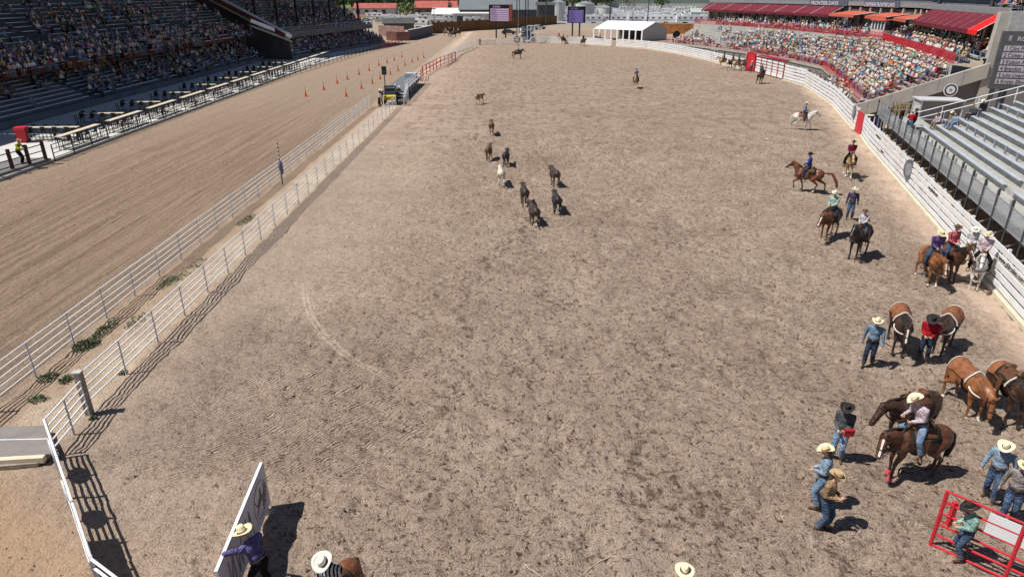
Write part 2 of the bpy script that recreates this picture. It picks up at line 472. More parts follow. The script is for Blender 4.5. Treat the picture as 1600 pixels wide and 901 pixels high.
# curved front fence, seen almost edge-on
c0, c1 = Vector((-12.27, 14.85, 0)), Vector((-8.35, 10.13, 0))
cp = [c0.lerp(c1, i / 6) + Vector((.0, .0, 0)) for i in range(7)]
pf = pipe_fence('white rail fence at the lower left carrying two round signs', cp, h=1.3, step=.95, rr=.03, pr=.035)
d = (c1 - c0).normalized(); nrm = Vector((-d.y, d.x, 0))
for i, (s, rr) in enumerate(((.95, .41), (3.0, .42))):
    p = c0 + d * s + nrm * -.06 + Vector((0, 0, .72))
    tt = thing('round_sign', ('round white sign hung on the curved white fence, farther of two', 'round white sign hung on the curved white fence, nearer of two')[i], 'sign', tuple(p), 0)
    mb = MB(); mb.tube(-nrm * .02, nrm * .02, rr, rr, 32); mb.build('panel', paint('sign_white', (.7, .7, .7), .5), tt)
    mb = MB(); mb.tube(nrm * .021, nrm * .024, rr * .7, rr * .7, 32); mb.build('emblem', paint('sign_navy', (.05, .06, .16), .5), tt)
p = c0 + d * 3.9 + nrm * -.06
tt = thing('banner', 'rectangular vinyl banner covering the near end of the curved white fence', 'banner', tuple(p), 0)
mb = MB(); mb.slab(Vector((0, 0, .12)), d * 2.3 + Vector((0, 0, .12)), d * 2.3 + Vector((0, 0, 1.22)), Vector((0, 0, 1.22)), .02); mb.build('sheet', paint('banner_white', (.66, .66, .66), .6), tt)
# second gate starting at the end of the curve
pipe_fence('white gate swung out from the near end of the curved fence', [c1 + d * .05, Vector((G(182, 901, 1.3).x, G(182, 901, 1.3).y, 0)), c1 + (Vector((G(182, 901, 1.3).x, G(182, 901, 1.3).y, 0)) - c1) * 2.2], h=1.3, step=1.1, group='white gates', name='gate', cat='gate', rr=.03)
# far continuation
pipe_fence('white pipe fence running away beyond the red rails, track side', [(-14.4, 118, 0), (-12.9, 146, 0), (-9.5, 166, 0)], step=3.0, group='far white pipe fences', rr=.03)
pipe_fence('white pipe fence running away beyond the red rails, arena side', [(-11.4, 120, 0), (-10.6, 146, 0), (-8.3, 166, 0)], step=3.0, group='far white pipe fences', rr=.03)
# red rail fence beyond the platform
pipe_fence('red rail fence curving beside the track beyond the grey platform', [(-12.9, 99.5, 0), (-13.4, 106, 0), (-12.6, 118, 0), (-10.6, 133, 0)], h=1.5, rails=3, step=3.0, mat=M_redb, rr=.05, pr=.07)
# left track rail, dark, on a concrete kerb
pipe_fence('black rail fence between the race track and the spectator plaza', [(-34.1, 50, 0), (-34.3, 75, 0), (-33.8, 107, 0), (-31.5, 140, 0), (-29.4, 160, 0)], h=1.25, rails=4, step=2.4, mat=M_blk, rr=.028, pr=.045)
pipe_fence('short red rail fence at the far end of the plaza', [(-29.3, 161, 0), (-27, 176, 0)], h=1.3, rails=3, step=2.4, mat=M_red, rr=.05, pr=.06)

# right-hand board fence --------------------------------------------------
M_gap = paint('shaded_board_post', (.45, .44, .42), .8)
def board_fence(label, pts, h=1.9, nb=5, group='white board fence round the arena', step=2.6, kerb=True, bh=None, red=False):
    o0 = Vector(pts[0]); t = thing('board_fence', label, 'fence', tuple(o0), 0, group)
    ps = resample(pts, step); L = [p - o0 for p in ps]
    pit = (h - .18) / nb; bh = bh or pit * .70
    for i in range(nb):
        z = .2 + pit * (i + .5)
        mb = MB()
        for a, b in zip(L[:-1], L[1:]):
            dd = (b - a).normalized(); e = dd * .006; rs = random.Random(i * 31 + int(a.x * 10))
            mb.beam(a + e + Vector((0, 0, z + rs.uniform(-.008, .008))), b - e + Vector((0, 0, z + rs.uniform(-.008, .008))), .045, bh)
        mb.build('board', M_board, t)
    for a, b in zip(ps[:-1], ps[1:]):
        dd = (b - a).normalized(); n = Vector((dd.y, -dd.x, 0))
        mb = MB(); p = a - o0 + n * .085; mb.box(p + Vector((0, 0, h / 2)), (.11, .11, h + .06), math.atan2(dd.y, dd.x)); mb.build('post', M_pipe, t)
    if kerb:
        mb = MB()
        for a, b in zip(L[:-1], L[1:]):
            dd = (b - a).normalized(); n = Vector((-dd.y, dd.x, 0)); mb.beam(a + n * .05 + Vector((0, 0, .08)), b + n * .05 + Vector((0, 0, .08)), .26, .18)
        mb.build('kerb', M_kerb, t)
    return t
F_NEAR = [Vector(p) for p in ((15.6, 9.5, 0), (19.29, 22.74, 0), (20.25, 25.9, 0), (22.32, 32.76, 0), (25.93, 44.73, 0), (29.21, 55.58, 0), (30.6, 59.6, 0))]
F_MID = [Vector(p) for p in ((31.2, 62.1, 0), (32.6, 67, 0), (35.77, 77.34, 0), (39.44, 94.33, 0))]
F_COR = [Vector(p) for p in ((39.44, 94.5, 0), (39.2, 101.5, 0))]
F_FAR = [Vector(p) for p in ((37.9, 114.9, 0), (36.31, 132.03, 0), (34.5, 146, 0), (30.5, 160, 0), (24.5, 168.5, 0))]
F_FAR2 = [Vector(p) for p in ((23.5, 169, 0), (17.5, 176, 0), (9.6, 179.2, 0), (6.5, 179.6, 0))]
nf = board_fence('long white board fence with web address lettering beside the aluminium bleachers', F_NEAR)
board_fence('white board fence below the red-railed grandstand, from the red gate to the corner', F_MID, h=2.05)
board_fence('short white board fence between the fence corner and the bucking chutes', F_COR, h=2.2)
board_fence('white board fence beyond the red chute gate, curving to the far right', F_FAR, h=1.75, step=4)
board_fence('far white board fence in front of the white tent', F_FAR2, h=1.6, step=4)
# red gate in the fence
t = thing('red_gate', 'red sheet-metal gate set in the white board fence', 'gate', (30.6, 59.7, 0)); gd = Vector((.6, 2.3, 0))
for u in (0, .5):
    mb = MB(); mb.slab(gd * u + Vector((0, 0, .1)), gd * (u + .48) + Vector((0, 0, .1)), gd * (u + .48) + Vector((0, 0, 1.85)), gd * u + Vector((0, 0, 1.85)), .05); mb.build('panel', M_redb, t)
mb = MB()
for z in (.1, .95, 1.87): mb.tube(Vector((0, 0, z)) + Vector((-.04, 0, 0)), gd + Vector((-.04, 0, z)), .035, .035, 6)
for u in (0, .5, 1): mb.tube(gd * u + Vector((-.04, 0, 0)), gd * u + Vector((-.04, 0, 1.9)), .035, .035, 6)
mb.build('gate_frame', M_redb, t)
# lettering on the near fence
def along(pts, y):
    for a, b in zip(pts[:-1], pts[1:]):
        if a.y <= y <= b.y: return a.lerp(b, (y - a.y) / (b.y - a.y)), (b - a).normalized()
pit = (1.9 - .18) / 5
def fence_text(txt, y, row, size, wx=1.0):
    p, dd = along(F_NEAR, y); n = Vector((-dd.y, dd.x, 0)); z = .2 + pit * (row + .5) - size * .32
    me = lettering(txt, size, M_txt, frame(p + n * .034 + Vector((0, 0, z)), -dd, (0, 0, 1)), None, 'lettering', False, wx)
    me.parent = nf; me.location = -Vector(nf.location)
fence_text('www.cfdrodeo.com', 26.4, 3, .3, 1.15)
fence_text('www.cfdrodeo.com', 37.6, 3, .25)
fence_text('www.cfdrodeo.com', 53.2, 3, .25)
fence_text('CHEYENNE', 50.5, 1, .2)
for i, (y, lab) in enumerate(((41.9, 'dark round sign hung on the white board fence below the bleachers'),)):
    p, dd = along(F_NEAR, y); n = Vector((-dd.y, dd.x, 0))
    tt = thing('round_sign', lab, 'sign', tuple(p + n * .1 + Vector((0, 0, 1.35)))); nn = (n + Vector((0, -.25, 0))).normalized()
    mb = MB(); mb.tube(-nn * .025, nn * .025, .62, .62, 28); mb.build('panel', paint('sign_slate', (.13, .14, .16), .5), tt)
    mb = MB(); mb.tube(nn * .026, nn * .03, .4, .4, 28); mb.build('emblem', paint('sign_grey', (.28, .28, .3), .5), tt)
p, dd = along(F_MID, 63.4); n = Vector((-dd.y, dd.x, 0))
tt = thing('round_sign', 'grey round sign hung on the fence just past the red gate', 'sign', tuple(p + n * .1 + Vector((0, 0, 1.5))))
mb = MB(); mb.tube(-n * .025, n * .025, .6, .6, 28); mb.build('panel', paint('sign_slate', (.13, .14, .16), .5), tt)
mb = MB(); mb.tube(n * .026, n * .03, .36, .36, 28); mb.build('emblem', paint('sign_grey', (.28, .28, .3), .5), tt)

# bucking chutes ------------------------------------------------------------
ca, cb_ = Vector((39.2, 101.8, 0)), Vector((38.6, 112.2, 0)); n = 5
for i in range(n):
    a = ca.lerp(cb_, i / n); b = ca.lerp(cb_, (i + 1) / n); dd = (b - a)
    t = thing('chute_gate', ('nearest', 'second', 'middle', 'fourth', 'farthest')[i] + ' white bucking chute gate with red posts', 'chute gate', tuple(a), 0, 'bucking chute gates')
    for k in range(4):
        mb = MB(); z = .85 + k * .42; mb.beam(dd * .06 + Vector((0, 0, z)), dd * .94 + Vector((0, 0, z)), .05, .24); mb.build('board', M_board, t)
    mb = MB(); mb.beam(dd * .06 + Vector((0, 0, .4)), dd * .94 + Vector((0, 0, .4)), .05, .5); mb.build('panel', M_board, t)
    for u in (0.0, .97):
        mb = MB(); mb.box(dd * u + Vector((0, 0, 1.2)), (.14, .14, 2.4)); mb.build('post', M_red, t)
    mb = MB(); mb.slab(dd * .02 + Vector((.2, 0, 2.5)), dd * .98 + Vector((.2, 0, 2.5)), dd * .98 + Vector((.8, 0, 2.6)), dd * .02 + Vector((.8, 0, 2.6)), .08); mb.build('canopy', M_red, t)
t = thing('chute_gate', 'tall solid red gate between the chutes and the far fence', 'chute gate', (38.6, 112.6, 0))
mb = MB(); mb.slab((0, 0, .1), (-.6, 1.9, .1), (-.6, 1.9, 2.7), (0, 0, 2.7), .08); mb.build('panel', M_redb, t)
mb = MB()
for u in (0, 1): mb.box((-.64 * u - .05, 1.95 * u, 1.4), (.2, .2, 2.8))
mb.box((-.36, .97, 2.75), (.16, 2.1, .16), .31); mb.build('gate_frame', M_redb, t)

# red pipe gate, lower right -----------------------------------------------
g0 = G(1453, 852); gd = (G(1700, 968) - g0); gd.z = 0; gd = gd.normalized(); Lg = 4.3
t = thing('red_gate', 'red pipe gate with white panels in the lower right corner', 'gate', tuple(g0)); hg = 1.55
for i in range(6):
    z = .06 + i * (hg - .06) / 5; mb = MB(); mb.tube(Vector((0, 0, z)), gd * Lg + Vector((0, 0, z)), .028, .028, 8); mb.build('rail', M_redb, t)
for u in (0, 1.42, 2.84, 4.28):
    mb = MB(); mb.tube(gd * u, gd * u + Vector((0, 0, hg + .01)), .04, .04, 8); mb.build('upright', M_redb, t)
nn = Vector((-gd.y, gd.x, 0))
mb = MB(); a = gd * .2 + nn * .02
mb.beam(a + Vector((0, 0, .72)), a + Vector((0, 0, 1.36)), .09, .09); mb.beam(gd * .0 + Vector((0, 0, .76)), gd * .2 + Vector((0, 0, .76)), .04, .04); mb.beam(Vector((0, 0, 1.28)), gd * .2 + Vector((0, 0, 1.28)), .04, .04)
mb.tube(a + Vector((0, 0, 1.1)) + nn * .05, a + Vector((0, 0, .85)) + nn * .1, .015); mb.build('latch', M_redb, t)
for u0, u1 in ((.82, 1.38), (1.47, 2.8), (2.88, 4.2)):
    mb = MB(); z0, z1 = .06 + 3 * (hg - .06) / 5 + .02, hg - .06
    mb.slab(gd * u0 + nn * -.02 + Vector((0, 0, z0)), gd * u1 + nn * -.02 + Vector((0, 0, z0)), gd * u1 + nn * -.02 + Vector((0, 0, z1)), gd * u0 + nn * -.02 + Vector((0, 0, z1)), .01); mb.build('panel', M_board, t)

# leaning sign board, lower left ---------------------------------------------
a = G(421, 792); b = G(372, 926); dd = (b - a); dd.z = 0; dd = dd.normalized(); Ls = 3.3; hs = 1.18
nn = Vector((dd.y, -dd.x, 0))
t = thing('sign_board', 'large white sign board with a bucking horse drawing beside the man in purple', 'sign', tuple(a))
mb = MB(); mb.slab(Vector((0, 0, .17)), dd * Ls + Vector((0, 0, .17)), dd * Ls + Vector((0, 0, hs + .15)), Vector((0, 0, hs + .15)), .05); mb.build('panel', paint('sign_panel', (.62, .60, .62), .55, .08, 2), t)
mb = MB()
for z in (.16, hs + .16): mb.beam(Vector((0, 0, z)), dd * Ls + Vector((0, 0, z)), .07, .03)
mb.beam(Vector((0, 0, .16)), Vector((0, 0, hs + .16)), .07, .03, 0, (0, 1, 0)); mb.build('frame', M_board, t)
for u in (.25, 1.7, 3.1):
    mb = MB(); mb.box(dd * u + Vector((0, 0, .08)), (.05, .4, .16), math.atan2(dd.y, dd.x)); mb.build('foot', M_steel, t)
# drawing: oval outline and a generic bucking horse, on the face towards the left
side = -nn if (nn.x > 0) else nn
M_ink = paint('brown_ink', (.32, .20, .18), .7); M_ink2 = paint('dark_ink', (.26, .25, .29), .7)
def on(u, z, e=.0): return dd * u + Vector((0, 0, .17 + z)) + side * (.056 + e)
sgn = 1
def onface(u, z, off=0): 
    base = dd * u + Vector((0, 0, .17 + z)); return base + (nn * (off) )
mb = MB(); cc = [(.62 + .46 * math.cos(t_), .62 + .42 * math.sin(t_)) for t_ in np.linspace(0, 2 * math.pi, 40)]
for off in (-.058, .012):
    for (u0, z0), (u1, z1) in zip(cc[:-1], cc[1:]): mb.tube(onface(u0, z0, off), onface(u1, z1, off), .007, .007, 5)
mb.build('emblem_ring', M_ink2, t)
mb = MB()
for off in (-.058, .012):
    for q in (((.35, .5), (.6, .66), .09), ((.6, .66), (.82, .55), .08), ((.35, .52), (.25, .75), .05), ((.25, .75), (.32, .82), .035), ((.82, .55), (.97, .78), .03), ((.8, .52), (.95, .4), .03), ((.4, .46), (.36, .28), .03), ((.46, .5), (.5, .3), .03), ((.58, .7), (.56, .88), .045)):
        mb.tube(onface(*q[0], off), onface(*q[1], off), q[2] * .55, q[2] * .4, 6)
o_ = mb.build('emblem_horse', M_ink, t); 
mb = MB()
for off in (-.058, .012):
    for q in (((1.3, .2), (1.42, .95)), ((1.42, .95), (1.54, .2)), ((1.66, .2), (1.66, .95)), ((1.66, .95), (1.9, .25)), ((1.9, .25), (1.9, .95)), ((2.05, .95), (2.15, .2)), ((2.15, .2), (2.25, .8)), ((2.25, .8), (2.35, .2)), ((2.35, .2), (2.45, .95)), ((2.6, .2), (2.6, .95)), ((2.6, .95), (2.85, .2)), ((2.85, .2), (2.85, .95))):
        mb.tube(onface(*q[0], off), onface(*q[1], off), .014, .014, 5)
mb.build('lettering', M_ink2, t)

# weeds on the sand strip -----------------------------------------------------
M_weed = paint('weed_leaves', (.15, .185, .10), .8, .4, 9, dirt=(.3, .26, .16))
def weed(c, rx, ry, n, label, h=.16):
    rs = random.Random(int(c.x * 100) + int(c.y * 10)); mb = MB()
    for _ in range(n):
        a = rs.random() * 6.28; r = math.sqrt(rs.random()) ; x = c.x + rx * r * math.cos(a); y = c.y + ry * r * math.sin(a)
        z = hz(x, y); hh = h * rs.uniform(.3, 1) * (1 - .5 * r); w = rs.uniform(.012, .035); t_ = rs.random() * 3.14; dx, dy = w * math.cos(t_), w * math.sin(t_)
        lx, ly = rs.uniform(-.06, .06), rs.uniform(-.06, .06)
        mb.add([(x - dx, y - dy, z + hh * .3), (x + dx, y + dy, z + hh * .3), (x + lx + dx, y + ly, z + hh), (x + lx - dx, y + ly - dy, z + hh * .8)], [(0, 1, 2, 3)])
    tag(mb.build('weed_patch', M_weed), label, 'weeds', kind='stuff')
for px, py, rx, ry, n, lb in ((300, 420, .35, 1.4, 170, 'thin grey green weeds along the track-side rails, middle distance'), (215, 500, .3, .9, 130, 'weeds between the two largest weed patches'), (60, 625, .3, .25, 160, 'small weeds near the metal ramp'),(135, 540, .4, .55, 520, 'low green weeds between the white rails, largest patch'), (165, 515, .3, .85, 300, 'green weeds tapering up the sand strip'), (104, 594, .2, .25, 220, 'small dark bush of weeds beside the wooden post'),
                              (262, 443, .3, .9, 260, 'grey green weeds in the middle of the sand strip'), (192, 582, .14, .14, 110, 'weed tuft at the foot of a fence post'), (146, 652, .12, .1, 60, 'weeds at the foot of the wooden post'),
                              (385, 345, .3, 1.2, 260, 'thin weeds farther along the sand strip'), (75, 590, .3, .3, 200, 'sparse weeds under the track-side rails')):
    weed(G(px, py), rx, ry, n, lb)

# timber ramp at the left edge
t = thing('ramp', 'grey metal ramp plate on timber at the left edge', 'ramp', tuple(G(0, 700)))
o0 = G(0, 700)
def rp(px, py, z): v = G(px, py, z) - o0; return v
mb = MB(); mb.slab(rp(-60, 716, .25), rp(92, 708, .25), rp(72, 664, .25), rp(-60, 668, .25), .06); mb.build('plate', paint('ramp_metal', (.24, .215, .20), .6, .15, 2), t)
mb = MB(); a, b = rp(-60, 688, .255), rp(80, 685, .255); mb.beam(a, b, .03, .012); mb.build('seam', M_pipe, t)
mb = MB(); mb.beam(rp(-60, 724, .16), rp(70, 716, .16), .16, .17); mb.build('beam', M_kerb, t)
mb = MB(); mb.beam(rp(-60, 735, .05), rp(60, 724, .05), .1, .12); mb.beam(rp(-50, 716, .1), rp(-50, 680, .1), .1, .2); mb.beam(rp(75, 712, .1), rp(62, 680, .1), .1, .2); mb.build('support', M_wood, t)

# cones -------------------------------------------------------------------------
M_cone = paint('orange_cone', (.62, .12, .045), .6, .15)
def cone():
    t = thing('traffic_cone', 'x', 'cone', (0, 0, 0), 0, 'orange cones set out on the race track')
    mb = MB(); mb.tube((0, 0, .04), (0, 0, .72), .15, .03, 12); mb.build('cone_body', M_cone, t)
    mb = MB(); mb.box((0, 0, .02), (.4, .4, .04)); mb.build('base', M_cone, t)
    mb = MB(); mb.tube((0, 0, .72), (0, 0, 1.15), .018, .018, 6); mb.build('tip', M_blk, t)
    return t
CN = [(478, 151), (506, 141), (527, 131), (541, 151), (543, 125), (561, 117), (565, 139), (577, 111), (582, 131), (592, 103), (594, 124), (605, 99), (610, 117), (622, 111), (633, 103), (644, 98), (653, 94), (616, 95), (628, 90), (662, 91)]
c0_ = cone()
ordn = 'first second third fourth fifth sixth seventh eighth ninth tenth eleventh twelfth thirteenth fourteenth fifteenth sixteenth seventeenth eighteenth nineteenth twentieth'.split()
for i, (px, py) in enumerate(CN):
    c = c0_ if i == 0 else copy_tree(c0_)
    c.location = G(px, py); c['label'] = 'orange traffic cone on the race track, %s cone counted from the left' % ordn[sorted(range(len(CN)), key=lambda k: CN[k][0]).index(i)]
# ropes lying at the front
M_rope = paint('pale_rope', (.50, .43, .32), .9)
def rope(label, pts):
    mb = MB(); q = [G(*p) for p in pts]; q = [Vector((v.x, v.y, hz(v.x, v.y) + .02)) for v in q]; mb.path(q, .012, 6); o = mb.build('rope', M_rope); tag(o, label, 'rope')
rope('thin pale rope lying curved on the soil at the bottom centre', [(900, 905), (912, 893), (925, 880), (938, 873), (955, 869), (990, 868)])
rope('short pale rope end lying at the bottom, left of the curved rope', [(820, 882), (826, 890), (838, 897), (848, 903)])
# ------------------------------------------------------------------ stands and crowds
M_alu = paint('bench_aluminium', (.46, .50, .57), .45, .1, 1.5)
M_alu_d = paint('tread_aluminium', (.42, .42, .39), .55, .2, 2, dirt=(.36, .34, .26))
M_bench_l = paint('blue_grey_bench', (.80, .86, .93), .5, .12, 1)
M_rust = paint('rust_fascia', (.15, .045, .035), .8, .3, .6)
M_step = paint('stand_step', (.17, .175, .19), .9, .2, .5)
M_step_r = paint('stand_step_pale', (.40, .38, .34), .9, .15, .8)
M_awn = paint('maroon_awning', (.15, .017, .032), .75, .2, 1)
M_awn_o = paint('orange_red_awning', (.52, .12, .075), .75, .1, 1)
M_awn_r = paint('scarlet_awning', (.75, .015, .015), .7, .08, 1)
M_glass = paint('dark_window', (.05, .06, .07), .12, .2, .4, spec=.6)
def screen_mat(name, c, alpha):
    k = NT(name); m = k.done(c, .7); tr = k.t.nodes.new('ShaderNodeBsdfTransparent'); mx = k.t.nodes.new('ShaderNodeMixShader')
    mx.inputs[0].default_value = alpha; k.t.links.new(tr.outputs[0], mx.inputs[1]); k.t.links.new(k.b.outputs[0], mx.inputs[2])
    k.t.links.new(mx.outputs[0], k.t.nodes['Material Output'].inputs[0]); return m
M_mesh = screen_mat('mesh_screen', (.36, .37, .38), .42)

def offs(pts, d):
    """polyline moved sideways to the right of its direction"""
    out = []
    for i, p in enumerate(pts):
        a = (pts[i] - pts[i - 1]).normalized() if i else (pts[1] - pts[0]).normalized()
        b = (pts[i + 1] - pts[i]).normalized() if i < len(pts) - 1 else a
        t = (a + b).normalized(); n = Vector((t.y, -t.x, 0)); k = 1 / max(.6, t.dot(a))
        out.append(p + n * d * k)
    return out
def strip(mb, p0, z0, p1, z1, mi=0):
    """sheet between two polylines"""
    for i in range(len(p0) - 1):
        a, b, c, d = (Vector((p0[i].x, p0[i].y, z0)), Vector((p0[i + 1].x, p0[i + 1].y, z0)), Vector((p1[i + 1].x, p1[i + 1].y, z1)), Vector((p1[i].x, p1[i].y, z1)))
        mb.quad(a, b, c, d, mi)
def cut(pts, s0, s1):
    """piece of a polyline between two lengths"""
    out = []; s = 0
    for a, b in zip(pts[:-1], pts[1:]):
        L = (b - a).length
        for q in (s0, s1):
            pass
        if s + L > s0 and s < s1:
            u0 = max(0, (s0 - s) / L); u1 = min(1, (s1 - s) / L)
            if not out: out.append(a.lerp(b, u0))
            out.append(a.lerp(b, u1))
        s += L
    return out
def plen(pts): return sum((b - a).length for a, b in zip(pts[:-1], pts[1:]))
def terrace(mb, pts, d0, z0, n, dep, rise, mi=0):
    for i in range(n):
        A = offs(pts, d0 + dep * i); B = offs(pts, d0 + dep * (i + 1)); z = z0 + rise * i
        strip(mb, A, z, B, z, mi); strip(mb, B, z, B, z + rise, mi)

def at_y(pts, y):
    for a, b in zip(pts[:-1], pts[1:]):
        if min(a.y, b.y) <= y <= max(a.y, b.y): return a.lerp(b, (y - a.y) / (b.y - a.y)), (b - a).normalized()
SEATS = []   # (x, y, z, rz, zone, row)
def row_people(pts, z, dens, zone, row, rs, face_in=True, spacing=.56):
    L = plen(pts); s = .4
    cl = rs.random() * 10
    while s < L - .3:
        q = vn1(s * .16 + cl) 
        if rs.random() < dens * (.45 + 1.1 * q):
            c = cut(pts, s, s + .05)
            if len(c) >= 2:
                p = c[0]; dd = (c[-1] - c[0]).normalized(); n = Vector((-dd.y, dd.x, 0))
                SEATS.append((p.x, p.y, z, math.atan2(-n.x, n.y) + rs.uniform(-.5, .5), zone, row))
        s += spacing * rs.uniform(.9, 1.15)
def vn1(v): return float(vnoise(np.array([v]), np.array([3.3]), 1.0, 7)[0])

def railing(mb, pts, z, h=1.0, step=.32, rr=.02, br=.012):
    ps = resample(pts, step)
    for k, p in enumerate(ps):
        r = rr if k % 6 == 0 else br
        mb.tube((p.x, p.y, z), (p.x, p.y, z + h), r, r, 4, 0, False)
    for zz in (.1, h * .5, h):
        mb.path([Vector((p.x, p.y, z + zz)) for p in pts], rr, 5)

# right grandstand ----------------------------------------------------------
RF = [Vector(p + (0,)) for p in ((35.4, 70.6), (41, 88.5), (46, 105), (45.6, 118), (43.2, 134), (39.5, 147), (34, 160))]
rsr = random.Random(11)
rg = thing('grandstand', 'red-railed concrete grandstand with awnings filled with spectators on the right', 'grandstand', (0, 0, 0))
mb = MB(); strip(mb, offs(RF, .12), .0, offs(RF, .12), 1.2); mb.build('front_wall', M_concd, rg)
mb = MB(); strip(mb, offs(RF, 0), 1.15, offs(RF, 0), 1.5); terrace(mb, RF, 0, 1.5, 1, .9, .0); terrace(mb, RF, .9, 1.5, 9, .73, .33)
strip(mb, offs(RF, 7.47), 4.47, offs(RF, 7.47), 5.25); terrace(mb, RF, 7.47, 5.25, 1, .8, 0); terrace(mb, RF, 8.27, 5.25, 4, .8, .28)
mb.build('terraces', M_step_r, rg)
LR = plen(RF)
for i in range(9):
    for s0, s1 in ((.4, 13), (14.2, 34), (35.6, 52), (53.4, 72), (73.2, 92), (93.2, LR - .5)):
        pts = cut(offs(RF, 1.25 + .73 * i), s0, s1)
        if len(pts) < 2: continue
        if len([c for c in rg.children if c.name.startswith('bench')]) < 60:
            b = MB()
            for a, c in zip(pts[:-1], pts[1:]): b.beam(a + Vector((0, 0, 1.5 + .33 * i + .42)), c + Vector((0, 0, 1.5 + .33 * i + .42)), .28, .05)
            b.build('bench', M_alu, rg)
        dens = .85 if s0 < 30 else (.75 if s0 < 50 else (.62 - .04 * i if s0 < 70 else (.42 - .05 * i if s0 < 90 else .28 - .03 * i)))
        row_people(pts, 1.5 + .33 * i + .45, max(.06, dens), 'right', i + 1, rsr)
for i in range(4):
    pts = cut(offs(RF, 8.75 + .8 * i), .5, LR); b = MB()
    for a, c in zip(pts[:-1], pts[1:]): b.beam(a + Vector((0, 0, 5.25 + .28 * i + .42)), c + Vector((0, 0, 5.25 + .28 * i + .42)), .3, .05)
    b.build('bench', M_alu, rg); row_people(pts, 5.25 + .28 * i + .45, .75 if i < 3 else .5, 'terrace', i + 1, rsr, spacing=.7)
b = MB(); railing(b, offs(RF, -.02), 1.5, 1.05); b.build('front_railing', M_redb, rg)
b = MB(); railing(b, offs(RF, 7.52), 5.25, 1.0, .2, .03, .02); b.build('terrace_railing', M_redb, rg)
for k_, y0_ in enumerate((72, 78, 84, 90, 95, 99)):
    q0_, _d = at_y(offs(F_MID + F_COR, 1.0), y0_); q1_, _d = at_y(offs(F_MID + F_COR, 1.0), min(100, y0_ + 5.2)); row_people([q0_, q1_], 1.15, .7, 'alley', 1, rsr, spacing=.6)
for y0_ in (80, 86, 92):
    q0_, _d = at_y(offs(F_MID, 2.2), y0_); q1_, _d = at_y(offs(F_MID, 2.2), min(93, y0_ + 5.2)); row_people([q0_, q1_], 1.2, .6, 'alley', 2, rsr, spacing=.6)
# end wall of the stand: sloping concrete beam over a recessed dark wall
pe = offs(RF, 0)[0]; ne = (offs(RF, 10)[0] - pe).normalized(); de = (RF[1] - RF[0]).normalized()
def ew(u, z, t=0): return Vector((pe.x, pe.y, 0)) + ne * u - de * t + Vector((0, 0, z))
b = MB()
for i in range(6):
    u0, u1 = -1.2 + i * 1.95, -1.2 + (i + 1) * 1.95 - .03
    z = lambda u: 1.15 + .40 * (u + .0)
    b.slab(ew(u0, z(u0) - 1.25, .5), ew(u1, z(u1) - 1.25, .5), ew(u1, z(u1) + .1, .5), ew(u0, z(u0) + .1, .5), .5)
b.build('end_beam', M_conc, rg)
b = MB(); b.slab(ew(0, 0, .02), ew(16, 0, .02), ew(16, 6.5, .02), ew(0, .6, .02), .3); b.build('end_wall', M_concd, rg)
b = MB()
for zz in (.35, .8): b.tube(ew(-.8, 1.2 + zz - .4, .25), ew(6.7, 4.1 + zz - .3, .25), .025, .025, 6)
for i in range(9): u = -.6 + i * .9; b.tube(ew(u, 1.15 + .4 * u + .1, .25), ew(u, 1.15 + .4 * u + .8, .25), .02, .02, 6)
b.build('end_railing', M_red, rg)
# pier and grey stair tower behind
b = MB(); b.slab(ew(10.1, 0, .3), ew(11.0, 0, .3), ew(11.1, 9.9, .3), ew(10.3, 9.9, .3), 1.0); b.build('pier', M_conc, rg)
b = MB(); b.slab(ew(11.1, 8.1, .5), ew(14.2, 8.1, .5), ew(15.0, 10.0, .5), ew(11.1, 10.0, .5), .6); b.slab(ew(14.2, 8.1, .52), ew(19.5, 10.6, .52), ew(19.5, 13.0, .52), ew(14.5, 10.6, .52), .5); b.build('stair_wall', paint('pale_grey_panel', (.42, .43, .44), .8), rg)
b = MB(); b.slab(ew(11.0, 0, -.6), ew(22, 0, -.6), ew(22, 8.1, -.6), ew(11, 8.1, -.6), .5); b.build('tower_wall', M_concd, rg)
b = MB()
for zz in (.5, 1.0): b.path([ew(12.5, 10 + zz, .3), ew(15, 10.2 + zz, .3), ew(19.5, 12.6 + zz, .3)], .04)
b.build('stair_railing', M_dark, rg)
